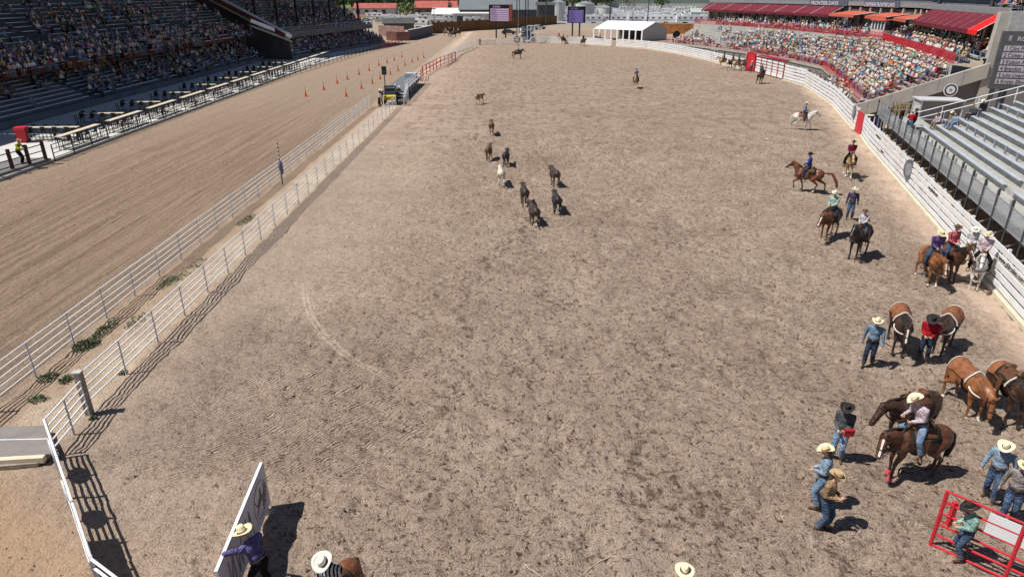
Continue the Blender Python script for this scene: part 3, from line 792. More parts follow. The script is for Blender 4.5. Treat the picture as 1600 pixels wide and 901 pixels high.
# suites, awnings, fascia, upper deck
b = MB(); strip(b, offs(RF, 11.5), 5.2, offs(RF, 11.5), 9.3); b.build('suite_wall', paint('suite_wall', (.13, .12, .12), .8), rg)
for p in resample(offs(RF, 11.3), 3.1): b = MB(); b.box((p.x, p.y, 7.4), (.3, .3, 4.0)); b.build('column', paint('suite_column', (.48, .44, .38), .8), rg)
for i in range(0, 42):
    b = MB()
    q = cut(offs(RF, 11.42), .5 + i * 2.5, 2.3 + i * 2.5)
    if len(q) >= 2: b.quad(Vector((q[0].x, q[0].y, 6.9)), Vector((q[-1].x, q[-1].y, 6.9)), Vector((q[-1].x, q[-1].y, 8.4)), Vector((q[0].x, q[0].y, 8.4))); b.build('suite_window', M_glass, rg)
def awning(s0, s1, d0, d1, z0, z1, mat, nm='awning', frame_=True):
    A = cut(offs(RF, d0), s0, s1); B = cut(offs(RF, d1), s0, s1)
    if len(A) != len(B): A = [A[0], A[-1]]; B = [B[0], B[-1]]
    b = MB()
    for i in range(len(A) - 1):
        a, c, e, f = (Vector((A[i].x, A[i].y, z0)), Vector((A[i + 1].x, A[i + 1].y, z0)), Vector((B[i + 1].x, B[i + 1].y, z1)), Vector((B[i].x, B[i].y, z1)))
        b.slab(a, c, e, f, .05); b.slab(a + Vector((0, 0, -.35)), c + Vector((0, 0, -.35)), c, a, .03)
    o = b.build(nm, mat, rg)
    if frame_:
        fb = MB(); fb.tube((A[0].x, A[0].y, z0 + .02), (B[0].x, B[0].y, z1 + .02), .025); fb.build('awning_frame', M_pipe, o)
    return o
s = 1.0
while s < 27: awning(s, s + 3.0, 9.1, 11.2, 8.15, 9.55, M_awn if s > 1.5 else M_awn_r); s += 3.1
for s0, s1 in ((28.5, 36.5), (39, 45), (48.5, 56)): awning(s0, s1, 8.3, 11.2, 8.3, 8.75, M_awn_o)
s = 58
while s < 100: awning(s, s + 5.6, 9.2, 11.2, 8.1, 9.4, M_awn); s += 5.8
b = MB(); strip(b, offs(RF, 11.15), 9.6, offs(RF, 11.15), 10.2); strip(b, offs(RF, 11.15), 10.2, offs(RF, 12.0), 10.2); b.build('fascia', paint('grey_fascia', (.24, .25, .26), .8), rg)
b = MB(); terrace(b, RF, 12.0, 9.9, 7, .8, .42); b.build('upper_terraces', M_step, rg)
for i in range(6):
    row_people(cut(offs(RF, 12.4 + .8 * i), .5, LR), 9.9 + .42 * i + .42, .8, 'upper', i + 1, rsr, spacing=.7)
b = MB(); strip(b, offs(RF, 10.6), 15.5, offs(RF, 22), 16.5); b.build('roof', M_concd, rg)
b = MB(); strip(b, offs(RF, 18.2), 9, offs(RF, 18.2), 16); b.build('back_wall', M_concd, rg)
for s_ in (9, 30, 60, 90):
    q = cut(offs(RF, 12.1), s_, s_ + .1)[0]; b = MB(); b.box((q.x, q.y, 11.9), (.4, .4, 7.2)); b.build('roof_post', M_dark, rg)
def fascia_text(txt, s, size, wx):
    q, dd = at_y(offs(RF, 11.0), s)
    lettering(txt, size, paint('pale_lettering', (.62, .62, .66), .7), frame(Vector((q.x, q.y, 9.6)) , -dd, (0, 0, 1)), rg, 'lettering', True, wx)
b = MB()
for s0, s1 in ((107.6, 117.9), (122.5, 134.0)):
    q = [at_y(offs(RF, 11.06), s0)[0], at_y(offs(RF, 11.06), s1)[0]]
    for a, c in zip(q[:-1], q[1:]): b.quad(Vector((a.x, a.y, 9.5)), Vector((c.x, c.y, 9.5)), Vector((c.x, c.y, 10.45)), Vector((a.x, a.y, 10.45)))
b.build('name_panel', paint('navy_panel', (.10, .11, .15), .7), rg)
fascia_text('CHEYENNE FRONTIER DAYS', 117.6, .78, .88); fascia_text('FRONTIER DAYS', 133.4, .85, 1.35)
# announcer booth
q = cut(offs(RF, 7.9), 38.2, 41.6); a, c = q[0], q[-1]; dd = (c - a).normalized(); nn = Vector((dd.y, -dd.x, 0))
bt = thing('announcer_booth', 'pink and white windowed announcer booth on the red-railed terrace', 'booth', (a.x, a.y, 5.25))
b = MB(); L = (c - a).length; b.slab(Vector((0, 0, 0)), dd * L, dd * L + Vector((0, 0, 1.3)), Vector((0, 0, 1.3)), .1); b.slab(nn * 2.2, Vector((0, 0, 0)), Vector((0, 0, 1.3)), nn * 2.2 + Vector((0, 0, 1.3)), .1); b.build('wall', paint('booth_pink', (.62, .42, .38), .7), bt)
for i in range(5):
    b = MB(); u = i * L / 4; b.box(dd * u + Vector((0, 0, 1.9)), (.14, .14, 1.3)); b.build('mullion', M_pipe, bt)
b = MB(); b.slab(dd * .1 + nn * .05 + Vector((0, 0, 1.32)), dd * (L - .1) + nn * .05 + Vector((0, 0, 1.32)), dd * (L - .1) + nn * .05 + Vector((0, 0, 2.5)), dd * .1 + nn * .05 + Vector((0, 0, 2.5)), .02); b.build('window', M_glass, bt)
b = MB(); b.slab(-nn * .3 - dd * .3 + Vector((0, 0, 2.55)), dd * (L + .3) - nn * .3 + Vector((0, 0, 2.55)), dd * (L + .3) + nn * 2.4 + Vector((0, 0, 2.75)), -dd * .3 + nn * 2.4 + Vector((0, 0, 2.75)), .12); b.build('roof', M_awn_o, bt)
# sloping grey wedge wall between the two seating blocks
w0 = cut(offs(RF, .5), 34.4, 35.4)[0]; w1 = cut(offs(RF, 7.3), 34.4, 35.4)[0]
b = MB(); b.slab(Vector((w0.x, w0.y, 1.5)), Vector((w1.x, w1.y, 4.4)), Vector((w1.x, w1.y, 5.4)), Vector((w0.x, w0.y, 1.9)), .2); b.build('aisle_wall', M_concd, rg)

# round target sign on the end wall
t = thing('round_sign', 'round black and white target-like sign on the dark end wall of the stand', 'sign', tuple(ew(7.7, 2.9, .55))); dz = -de
for nm, r0, r1, m in (('rim', .62, .0, M_board), ('ring', .52, .01, M_blk), ('disc', .38, .02, M_board), ('centre', .14, .03, M_steel)):
    b = MB(); b.tube(dz * r1, dz * (r1 + .02), r0, r0, 28); b.build(nm, m, t)

# near scoreboard -------------------------------------------------------------
M_sb = paint('scoreboard_case', (.10, .10, .105), .6)
M_row = paint('scoreboard_row', (.50, .46, .50), .5, .05)
def lit(name, c, e):
    if name in _mc: return _mc[name]
    k = NT(name); m = k.done(c, .5); k.b.inputs['Emission Color'].default_value = c4(c); k.b.inputs['Emission Strength'].default_value = e; _mc[name] = m; return m
so = Vector((40.9, 60.0, 4.0)); xs_ = Vector((.93, -.36, 0)).normalized(); ys_ = Vector((0, 0, 1)); zs_ = xs_.cross(ys_)
t = thing('scoreboard', 'tall grey scoreboard listing six names at the right edge', 'scoreboard', tuple(so))
b = MB(); b.slab(Vector((0, 0, 0)), xs_ * 6.2, xs_ * 6.2 + ys_ * 4.6, ys_ * 4.6, .5); b.build('case', M_sb, t)
b = MB(); b.box(xs_ * 1.2 - zs_ * .3 + Vector((0, 0, -2)), (.4, .4, 4)); b.box(xs_ * 5 - zs_ * .3 + Vector((0, 0, -2)), (.4, .4, 4)); b.build('support', M_dark, t)
for i, nm in enumerate(('1 Clint Pol', '2 Colten Lee', '3 Kolson Andrew', '4 Brandon Yazzie', '5 Julio Livermont', '6 Kristin Elkins')):
    z = 3.05 - i * .53; b = MB(); b.slab(xs_ * .35 + zs_ * .02 + ys_ * z, xs_ * 5.9 + zs_ * .02 + ys_ * z, xs_ * 5.9 + zs_ * .02 + ys_ * (z + .43), xs_ * .35 + zs_ * .02 + ys_ * (z + .43), .01); o = b.build('name_row', M_row, t)
    lettering(nm, .46, M_dark, frame(xs_ * .45 + zs_ * .03 + ys_ * (z + .06), xs_, ys_), o, 'lettering', False, .78)
lettering('RODEO', .5, M_row, frame(xs_ * 1.1 + zs_ * .02 + ys_ * 3.85, xs_, ys_), t, 'lettering', True)
b = MB(); b.ell(xs_ * .62 + ys_ * 4.05 + zs_ * .03, (.16, .02, .24), 8, 6); b.build('emblem', M_row, t)

# aluminium bleachers, right foreground ----------------------------------------
BF = [Vector(p + (0,)) for p in ((16.6, 8.0), (20.95, 22.35), (27.7, 44.2), (31.9, 58.0))]
BF = [Vector((20.95, 22.35, 0)) + (Vector((31.9, 58.0, 0)) - Vector((20.95, 22.35, 0))) * u for u in (-.42, .5, 1.0)]
BL = plen(BF)
bl = thing('bleachers', 'aluminium bleachers, mostly empty, behind the lettered board fence', 'bleachers', (0, 0, 0))
b = MB()
strip(b, offs(BF, 0), 1.22, offs(BF, 1.5), 1.22)
terrace(b, cut(BF, 0, BL - 1.5), 1.5, 1.22, 14, .75, .27); b.build('treads', M_alu_d, bl)
secs = ((0, 16.5), (17.8, 30.5), (31.8, BL - 1.6))
for i in range(14):
    for s0, s1 in secs:
        q = cut(offs(BF, 2.15 + .75 * i), s0, s1); z = 1.22 + .27 * i + .42
        b = MB()
        for a, c in zip(q[:-1], q[1:]): b.beam(a + Vector((0, 0, z)), c + Vector((0, 0, z)), .27, .045)
        b.build('bench', M_alu, bl)
# front posts and mesh
ps = resample(BF, 2.05)
for p in ps:
    if p.y < 12: continue
    b = MB(); b.box((p.x, p.y, 1.33), (.09, .09, 2.66), .3); b.build('front_post', M_dark, bl)
b = MB()
for a, c in zip(BF[:-1], BF[1:]):
    for zz in (1.25, 1.75, 2.3): b.tube(a + Vector((0, 0, zz)), c + Vector((0, 0, zz)), .025, .025, 6)
b.build('front_rail', M_steel, bl)
b = MB()
for a, c in zip(ps[:-1], ps[1:]): b.slab(a + Vector((0, 0, 1.2)), c + Vector((0, 0, 1.2)), c + Vector((0, 0, 2.3)), a + Vector((0, 0, 2.3)), .006)
b.build('mesh_panel', M_mesh, bl)
b = MB(); n1 = (offs(BF, 1)[0] - BF[0]).normalized()
for p in ps:
    for u in (1.4, 4, 7, 10): b.box((p.x + n1.x * u, p.y + n1.y * u, .6 + .18 * u), (.1, .1, 1.2 + .36 * u - .1))
    b.beam((p.x, p.y, .25), (p.x + n1.x * 1.4, p.y + n1.y * 1.4, 1.0), .06, .06); b.beam((p.x, p.y, 1.1), (p.x + n1.x * 10, p.y + n1.y * 10, 1.1), .07, .07)
b.build('understructure', M_steel, bl)
b = MB(); q = offs(BF, 2.2); strip(b, q, 0, q, 1.2); b.build('underside_shade_sheet', M_blk, bl)  # black sheet added to stand in for the shade under the bleachers
def aisle_rail(s, i0, i1, nm='handrail'):
    b = MB(); q0 = cut(offs(BF, 2.15 + .75 * i0), s, s + .1)[0]; q1 = cut(offs(BF, 2.15 + .75 * i1), s, s + .1)[0]
    z0 = 1.22 + .27 * i0; z1 = 1.22 + .27 * i1
    for h in (.5, .95): b.tube(q0 + Vector((0, 0, z0 + h)), q1 + Vector((0, 0, z1 + h)), .028, .028, 6)
    for u in (0, 1): q = q0.lerp(q1, u); z = z0 + (z1 - z0) * u; b.tube(q + Vector((0, 0, z)), q + Vector((0, 0, z + .95)), .028, .028, 6)
    b.build(nm, M_pipe, bl)
for s in (17.1, 31.1):
    for i0 in (1, 5, 9): aisle_rail(s, i0, i0 + 2.6)
# long diagonal handrail along the far end
b = MB(); e = cut(BF, BL - 1.3, BL - 1.2)[0]
for h in (.55, 1.05): b.tube(e + n1 * 1.0 + Vector((0, 0, 1.3 + h)), e + n1 * 13 + Vector((0, 0, 5.4 + h)), .035, .035, 6)
for i in range(6): b.tube(e + n1 * (1 + 2.4 * i) + Vector((0, 0, 1.2 + .8 * i)), e + n1 * (1 + 2.4 * i) + Vector((0, 0, 2.35 + .82 * i)), .03, .03, 6)
b.build('handrail', M_pipe, bl)
# landing with ramp and rails at the far end
LA = [BF[-1] + (BF[-1] - BF[0]).normalized() * .05, BF[-1] + (BF[-1] - BF[0]).normalized() * 5.5]
ld = thing('landing', 'metal stair landing with railings at the far end of the aluminium bleachers', 'platform', (0, 0, 0))
b = MB(); strip(b, offs(LA, 0), 1.2, offs(LA, 3.5), 1.2); b.build('deck', M_alu_d, ld)
b = MB()
for p in resample(LA, 1.3) : b.box((p.x, p.y, 1.3), (.08, .08, 2.6))
for p in resample([offs(LA, 3.5)[1], offs(LA, 0)[1]], 1.2): b.box((p.x, p.y, 1.3), (.08, .08, 2.6))
for zz in (1.3, 1.8, 2.35): b.path([Vector((p.x, p.y, zz)) for p in (LA[0], LA[1], offs(LA, 3.5)[1])], .03)
b.build('railing', M_steel, ld)
b = MB(); b.slab(LA[0] + Vector((0, 0, 1.25)), LA[1] + Vector((0, 0, 1.25)), LA[1] + Vector((0, 0, 2.3)), LA[0] + Vector((0, 0, 2.3)), .006); b.build('mesh_panel', M_mesh, ld)
# blue barrels and timber gate by the red gate, white box trailer
for i, (px, py, lb) in enumerate(((1376, 201, 'dark blue barrel with a pale lid behind the red gate, left one'), (1388, 203, 'dark blue barrel without a pale lid, beside the lidded barrel'))):
    p = G(px, py, 0); p = Vector((32.6 + i * .85, 62.6 - i * .2, 0)); t = thing('barrel', lb, 'barrel', tuple(p), 0, 'blue barrels')
    b = MB(); b.tube((0, 0, 0), (0, 0, 1.3), .36, .36, 16); b.build('drum', paint('navy_plastic', (.02, .03, .09), .4), t)
    b = MB(); b.tube((0, 0, 1.3), (0, 0, 1.36), .37, .37, 16); b.build('lid', M_kerb if i == 0 else paint('navy_plastic', (.02, .03, .09), .4), t)
t = thing('timber_gate', 'yellowish timber gate standing beside the bleacher landing', 'gate', (35.3, 64.2, 0))
for i in range(5): b = MB(); b.box((i * .34, -.05 * i, 1.2), (.2, .05, 2.2), -.15); b.build('slat', paint('yellow_timber', (.46, .33, .14), .8, .3, 3), t)
b = MB(); b.beam((-.1, .04, 1.9), (1.5, -.2, 1.9), .06, .15); b.beam((-.1, .04, .6), (1.5, -.2, .6), .06, .15); b.build('crossbar', paint('yellow_timber', (.46, .33, .14), .8, .3, 3), t)
t = thing('vendor_booth', 'grey open-fronted vendor booth behind the landing', 'booth', (37.4, 63.6, 0))
for nm, c, s_ in (('side_panel', (-.1, 0, 1.3), (.1, 1.8, 2.6)), ('side_panel', (3.2, -.8, 1.3), (.1, 1.8, 2.6)), ('counter', (1.55, -.9, .95), (3.1, .5, .12)), ('back_panel', (1.5, .5, 1.3), (3.3, .08, 2.5)), ('roof', (1.5, -.3, 2.66), (3.7, 2.4, .1))):
    b = MB(); b.box(c, s_, -.2 if nm != 'side_panel' else -.2); b.build(nm, paint('booth_grey', (.55, .56, .57), .6), t)

# left grandstand --------------------------------------------------------------
lg = thing('grandstand', 'shaded two-tier grandstand filling the upper left', 'grandstand', (0, 0, 0))
LL = [Vector((-46.0, 32, 0)), Vector((-46.0, 132, 0))]
def loff(d): return [Vector((p.x - d, p.y, 0)) for p in LL]
def lterr(b, d0, z0, n, dep, rise, lo=loff):
    for i in range(n):
        A, B = lo(d0 + dep * i), lo(d0 + dep * (i + 1)); z = z0 + rise * i
        strip(b, B, z, A, z); strip(b, B, z + rise, B, z)
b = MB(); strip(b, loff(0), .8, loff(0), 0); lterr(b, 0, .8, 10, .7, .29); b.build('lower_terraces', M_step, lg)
secs_l = ((33, 46), (47.2, 60.5), (61.8, 76), (77.2, 92), (93.4, 109), (110.4, 131))
rsl = random.Random(5)
def lrow(d, z, a0, a1, dens, zone, row, mat=M_bench_l, lo=loff, name='bench', w=.26):
    x = lo(d)[0].x; b = MB(); b.box((x, (a0 + a1) / 2, z), (w, a1 - a0, .05)); b.build(name, mat, lg)
    if dens > 0: row_people([Vector((x, a1, 0)), Vector((x, a0, 0))], z + .02, dens, zone, row, rsl)
bc = 0
for i in range(9):
    for k, (a0, a1) in enumerate(secs_l):
        dens = (.22, .25, .4, .55, .6, .5)[k] * (1.1 if i > 4 else .6)
        if k in (1, 2) and i < 4: dens = .02
        if i > 6: dens = 0
        lrow(.35 + .7 * i, .8 + .29 * i + .4, a0, a1, dens, 'lower', i + 1)
# upper deck
ULX = lambda d: [Vector((-49.2 - d, p.y, 0)) for p in LL]
b = MB(); A = ULX(0); strip(b, A, 4.95, A, 3.85); strip(b, ULX(14), 3.85, A, 3.85); b.build('deck_fascia', M_rust, lg)
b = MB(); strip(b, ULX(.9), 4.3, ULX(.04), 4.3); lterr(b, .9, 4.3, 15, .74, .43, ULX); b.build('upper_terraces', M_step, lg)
for i in range(14):
    for k, (a0, a1) in enumerate(secs_l):
        if i in (5, 6) and k % 2 == 1: a0 += 3.5
        dens = ((.4, .6, .65, .75, .8, .45)[k] if i < 5 else (.14, .2, .22, .3, .35, .22)[k]) if i != 5 else .06
        lrow(.9 + .35 + .74 * i, 4.3 + .43 * i + .41, a0, a1, dens * .9, 'upper left', i + 1, name='bench' if i < 6 else 'upper_bench')
b = MB(); railing(b, ULX(.06), 4.95, .4, 1.2, .03, .02); b.build('deck_railing', M_blk, lg)
# vomitory walls
for y in (55, 75, 93, 110):
    b = MB()
    x = -49.2 - .9 - .74 * 5.2; b.slab((x, y, 6.3), (x - 2.6, y, 6.6), (x - 2.6, y, 8.6), (x, y, 7.3), .18); b.slab((x, y - 3.2, 6.3), (x, y, 6.3), (x, y, 7.0), (x, y - 3.2, 7.0), .15)
    b.build('entrance_wall', paint('entrance_grey', (.26, .28, .32), .8), lg)
for p in resample(loff(4.2), 8): b = MB(); b.box((p.x, p.y, 2.2), (.35, .35, 4.4)); b.build('deck_column', M_dark, lg)
b = MB(); b.slab((-48.9, 58, 18.4), (-48.9, 150, 18.4), (-78, 150, 20.5), (-78, 58, 20.5), .4); b.build('roof', M_concd, lg)  # unseen roof; front edge and far overrun shaped to shade plaza and gap
b = MB(); b.slab((-52.2, 20, 18.3), (-52.2, 57.9, 18.3), (-78, 57.9, 20.4), (-78, 20, 20.4), .4); b.build('roof', M_concd, lg)
b = MB(); b.slab((-64, 20, 0), (-64, 150, 0), (-64, 150, 19), (-64, 20, 19), .3); b.build('back_wall', M_concd, lg)  # unseen back wall, run past the stand's end to darken the gap
b = MB(); b.slab((-49.4, 133.2, 0), (-64, 133.2, 0), (-64, 133.2, 12.5), (-49.4, 133.2, 5.0), .3); b.build('end_wall', M_concd, lg)  # wall added to hide sunlit ground and darken the gap between stands
for y in range(36, 134, 14): b = MB(); b.box((-60.5, y, 14.2), (.4, .4, 9.2)); b.build('roof_column', M_dark, lg)

# second, farther stand, angled
M_sb2 = paint('gap_shade_tone', (.11, .10, .10), .9, .3, .4)  # dark tone stands in for the shade between the two stands
lg2 = thing('grandstand', 'farther shaded grandstand section with roof posts, left of the distant track', 'grandstand', (0, 0, 0))
L2 = [Vector((-41.0, 133, 0)), Vector((-31.5, 178, 0))]
d2 = (L2[1] - L2[0]).normalized(); n2 = Vector((-d2.y, d2.x, 0))
def l2(d): return [p + n2 * d for p in L2]
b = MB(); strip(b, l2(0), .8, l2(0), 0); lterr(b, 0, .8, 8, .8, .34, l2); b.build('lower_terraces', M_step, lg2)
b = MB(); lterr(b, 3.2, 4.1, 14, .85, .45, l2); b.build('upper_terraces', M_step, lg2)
b = MB(); A = l2(3.0); strip(b, A, 4.5, A, 3.6); strip(b, l2(12), 3.6, A, 3.6); b.build('deck_fascia', M_concd, lg2)
for k_ in range(13):
    b = MB(); a_, c_ = l2(1.8 * k_)[0] - d2 * .4, l2(1.8 * k_ + 1.8)[0] - d2 * .4; za = 4.2 + .5 * 1.8 * max(0, k_ - 1.6); zb = 4.2 + .5 * 1.8 * max(0, k_ - .6); b.slab(c_, a_, a_ + Vector((0, 0, min(za, 12.5))), c_ + Vector((0, 0, min(zb, 12.5))), .3); b.build('end_wall', M_sb2, lg2)  # stepped wall added to fill the gap between the stands with dark
b = MB(); railing(b, l2(3.0), 4.5, .9, 1.0, .04, .03); b.build('deck_railing', M_steel, lg2)
for i in range(7):
    q = l2(.45 + .8 * i); b = MB(); b.beam(q[0] + Vector((0, 0, 1.2 + .34 * i)), q[1] + Vector((0, 0, 1.2 + .34 * i)), .28, .05); b.build('bench', M_bench_l, lg2); row_people([q[1], q[0]], 1.22 + .34 * i, .5, 'far lower', i + 1, rsl, spacing=.75)
for i in range(13):
    q = l2(3.6 + .85 * i); b = MB(); b.beam(q[0] + Vector((0, 0, 4.5 + .45 * i)), q[1] + Vector((0, 0, 4.5 + .45 * i)), .3, .05); b.build('bench', M_bench_l, lg2); row_people([q[1], q[0]], 4.52 + .45 * i, .45, 'far upper', i + 1, rsl, spacing=.75)
for i in range(7):
    p = l2(6.5)[0].lerp(l2(6.5)[1], i / 6); b = MB(); b.box((p.x, p.y, 11.5), (.45, .45, 13)); b.build('roof_post', M_blk, lg2)
b = MB(); q0, q1 = l2(4.5), l2(24); b.slab(q0[0] + Vector((0, 0, 18)), q0[1] + Vector((0, 0, 18)), q1[1] + Vector((0, 0, 19.5)), q1[0] + Vector((0, 0, 19.5)), .4); b.build('roof', M_concd, lg2)
# white sloping stair between the two stands
st = thing('stair_ramp', 'sloping white-railed stair between the two left stands', 'stairs', (0, 0, 0))
a, c = Vector((-41.0, 131.2, 3.9)), Vector((-60, 134, 13.2))
b = MB(); b.beam(a, c, 2.2, .25); b.build('flight', M_conc, st)
for s_ in (-1.15, 1.15):
    b = MB(); o_ = Vector((0, s_, 0)); b.beam(a + o_ + Vector((0, 0, .55)), c + o_ + Vector((0, 0, .55)), .08, .8); b.build('side_rail', M_pipe if s_ > 0 else M_rust, st)
t = thing('stair_ramp', 'short white-railed stair dropping from the farther stand', 'stairs', (0, 0, 0))
b = MB(); b.beam((-46, 127, 6.3), (-40.5, 131.5, 3.4), 1.2, .2); b.build('flight', M_conc, t)
b = MB(); b.beam((-46, 127.7, 7.1), (-40.5, 132.2, 4.2), .08, .6); b.build('side_rail', M_pipe, t)

# plaza ----------------------------------------------------------------------
b = MB(); b.prism([(-34.4, 30), (-34.4, 120), (-33.6, 140), (-31, 178), (-40, 178), (-46.4, 132), (-48, 30)][::-1], -.2, .12); tag(b.build('plaza', paint('pale_concrete', (.58, .57, .54), .85, .08, .3)), kind='structure')
b = MB(); b.prism([(-34.4, 30), (-34.1, 30), (-34.1, 118), (-34.4, 118)], 0, .2); tag(b.build('kerb', M_conc), kind='structure')
# left front corner: raised dark platform rail
pipe_fence('dark brown rail with thick posts on the low platform at the left edge', [(-34.2, 49.2, .25), (-34.6, 46.2, .25), (-35.2, 41, .25)], h=1.2, rails=3, step=1.9, mat=paint('dark_brown_metal', (.045, .02, .015), .6), rr=.035, pr=.09, squarepost=True)
b = MB(); b.prism([(-34.1, 49.6), (-34.9, 40), (-38, 40), (-36.4, 49.6)][::-1], .0, .35); tag(b.build('platform', M_concd), 'low dark platform edge under the brown rail', 'platform')
t = thing('trash_bin', 'red wheeled rubbish bin with black wheels on the plaza', 'bin', (G(38, 222, .12).x, G(38, 222, .12).y, .12), .3)
b = MB(); 
vs = [(-.3, -.35, 0), (.3, -.35, 0), (.3, .35, 0), (-.3, .35, 0), (-.38, -.42, 1.15), (.38, -.42, 1.15), (.38, .42, 1.15), (-.38, .42, 1.15)]
b.add(vs, [(3, 2, 1, 0), (4, 5, 6, 7), (0, 1, 5, 4), (1, 2, 6, 5), (2, 3, 7, 6), (3, 0, 4, 7)]); b.build('bin_body', M_redb, t)
b = MB(); b.box((0, 0, 1.2), (.84, .92, .09)); b.tube((-.4, -.5, 1.15), (.4, -.5, 1.15), .03); b.build('lid', M_redb, t)
for s_ in (-1, 1): b = MB(); b.tube((s_ * .3, .42, .12), (s_ * .36, .42, .12), .13, .13, 12); b.build('wheel', M_blk, t)

def high_table(L, lab, loc, rz):
    t = thing('high_table', lab, 'table', loc, rz, 'long high tables along the track rail')
    b = MB(); b.box((0, 0, 1.07), (L, .55, .06)); b.build('tabletop', paint('pale_tabletop', (.66, .58, .44), .6), t)
    for s_ in np.linspace(-L / 2 + .15, L / 2 - .15, 3):
        b = MB(); b.box((s_, .17, .52), (.05, .05, 1.04)); b.box((s_, -.17, .52), (.05, .05, 1.04)); b.box((s_, 0, .02), (.05, .5, .03)); b.build('leg', M_blk, t)
    b = MB(); b.box((0, 0, .25), (L - .3, .05, .05)); b.build('footrest', M_blk, t)
    return t
def stool_mesh():
    b = MB(); b.box((0, 0, .75), (.36, .36, .05)); b.box((0, .17, .98), (.38, .03, .4))
    for sx in (-1, 1):
        for sy in (-1, 1): b.beam((sx * .15, sy * .15, .74), (sx * .19, sy * .19, 0), .03, .03)
    return b.mesh('bar_stool', [M_blk])
_st = stool_mesh(); SC = 0
tbi = 0
for j in range(12):
    y = 56 + j * 7.2
    high_table(5.6, 'narrow pale high table along the black rail, %s from the near end' % ordn[j], (-35.6, y, .12), math.pi / 2)
    for k in range(9):
        if j < 9:
            s_ = obj('bar_stool', _st, None, (-36.2 if k % 2 else -35.1, y - 2.5 + k * .62, .12)); s_.rotation_euler = (0, 0, math.pi / 2 * (1 if k % 2 else -1)); tag(s_, 'black bar stool, %s from the near end at the %s rail table' % (ORD[k], ORD[j]), 'stool', 'black bar stools on the plaza')
    if j < 9:
        high_table(4.6, 'pale high table set crosswise behind the %s rail table' % ordn[j], (-38.8, y + 1.4, .12), .05)
        for k in range(9):
            s_ = obj('bar_stool', _st, None, (-40.7 + k * .5, y + (.8 if k % 2 else 2.0), .12)); tag(s_, 'black bar stool, %s from the left at the %s crosswise table' % (ORD[k], ORD[j]), 'stool', 'black bar stools on the plaza')
# ------------------------------------------------------------------ people
def ik(a, b, l1, l2, hint):
    a = Vector(a); b = Vector(b); d = b - a; L = min(d.length, (l1 + l2) * .995)
    d.normalize(); b = a + d * L
    ca = (l1 * l1 + L * L - l2 * l2) / (2 * l1 * L); ca = max(-1, min(1, ca))
    h = Vector(hint); h = (h - d * h.dot(d)).normalized()
    return a + d * (l1 * ca) + h * (l1 * math.sqrt(1 - ca * ca)), b

M_skin = paint('skin', (.56, .33, .23), .55, .1, 8)
M_eye = paint('eye_dark', (.03, .02, .015), .3, .0)
M_hair_b = paint('brown_hair', (.10, .055, .03), .6, .3, 30)
M_boot = paint('boot_leather', (.13, .07, .04), .5, .3, 12)
M_boot_d = paint('dark_boot', (.045, .035, .03), .5, .3, 12)
M_belt = paint('belt_leather', (.08, .045, .025), .5, .3, 12)
M_buckle = paint('buckle_metal', (.6, .56, .45), .3, .1, 10, metal=1)

def cloth(name, c, var=.34, kind=None, c2=None):
    if name in _mc: return _mc[name]
    k = NT(name); x, y, z = k.pos()
    n = k.noise(k.p, 7, 4, .6); col = k.mix(n.ss(.3, .7), tuple(v * (1 - var) for v in c), c)
    if kind == 'stripe':
        s = (x * 95)._m('SINE').ss(-.1, .1); col = k.mix(s, c2, c)
    if kind == 'plaid':
        s = (x * 60)._m('SINE').ss(.3, .5); t = (z * 60)._m('SINE').ss(.3, .5)
        col = k.mix(s.mx(t) * .6, col, c2)
    if kind == 'denim':
        f = k.noise(k.p, 4.5, 4); col = k.mix(f.ss(.45, .62) * .6, col, c2); col = k.mix((z + f * .2).ss(.5, .12) * z.ss(.0, .05) * .55, col, (.34, .27, .19))
    fold = k.noise(k.comb(x * 1.2, y * 1.2, z * 2.2), 9, 3, .5, .8)
    _mc[name] = k.done(col, .9, k.bump(fold, 1, .11), 0, .1)
    return _mc[name]

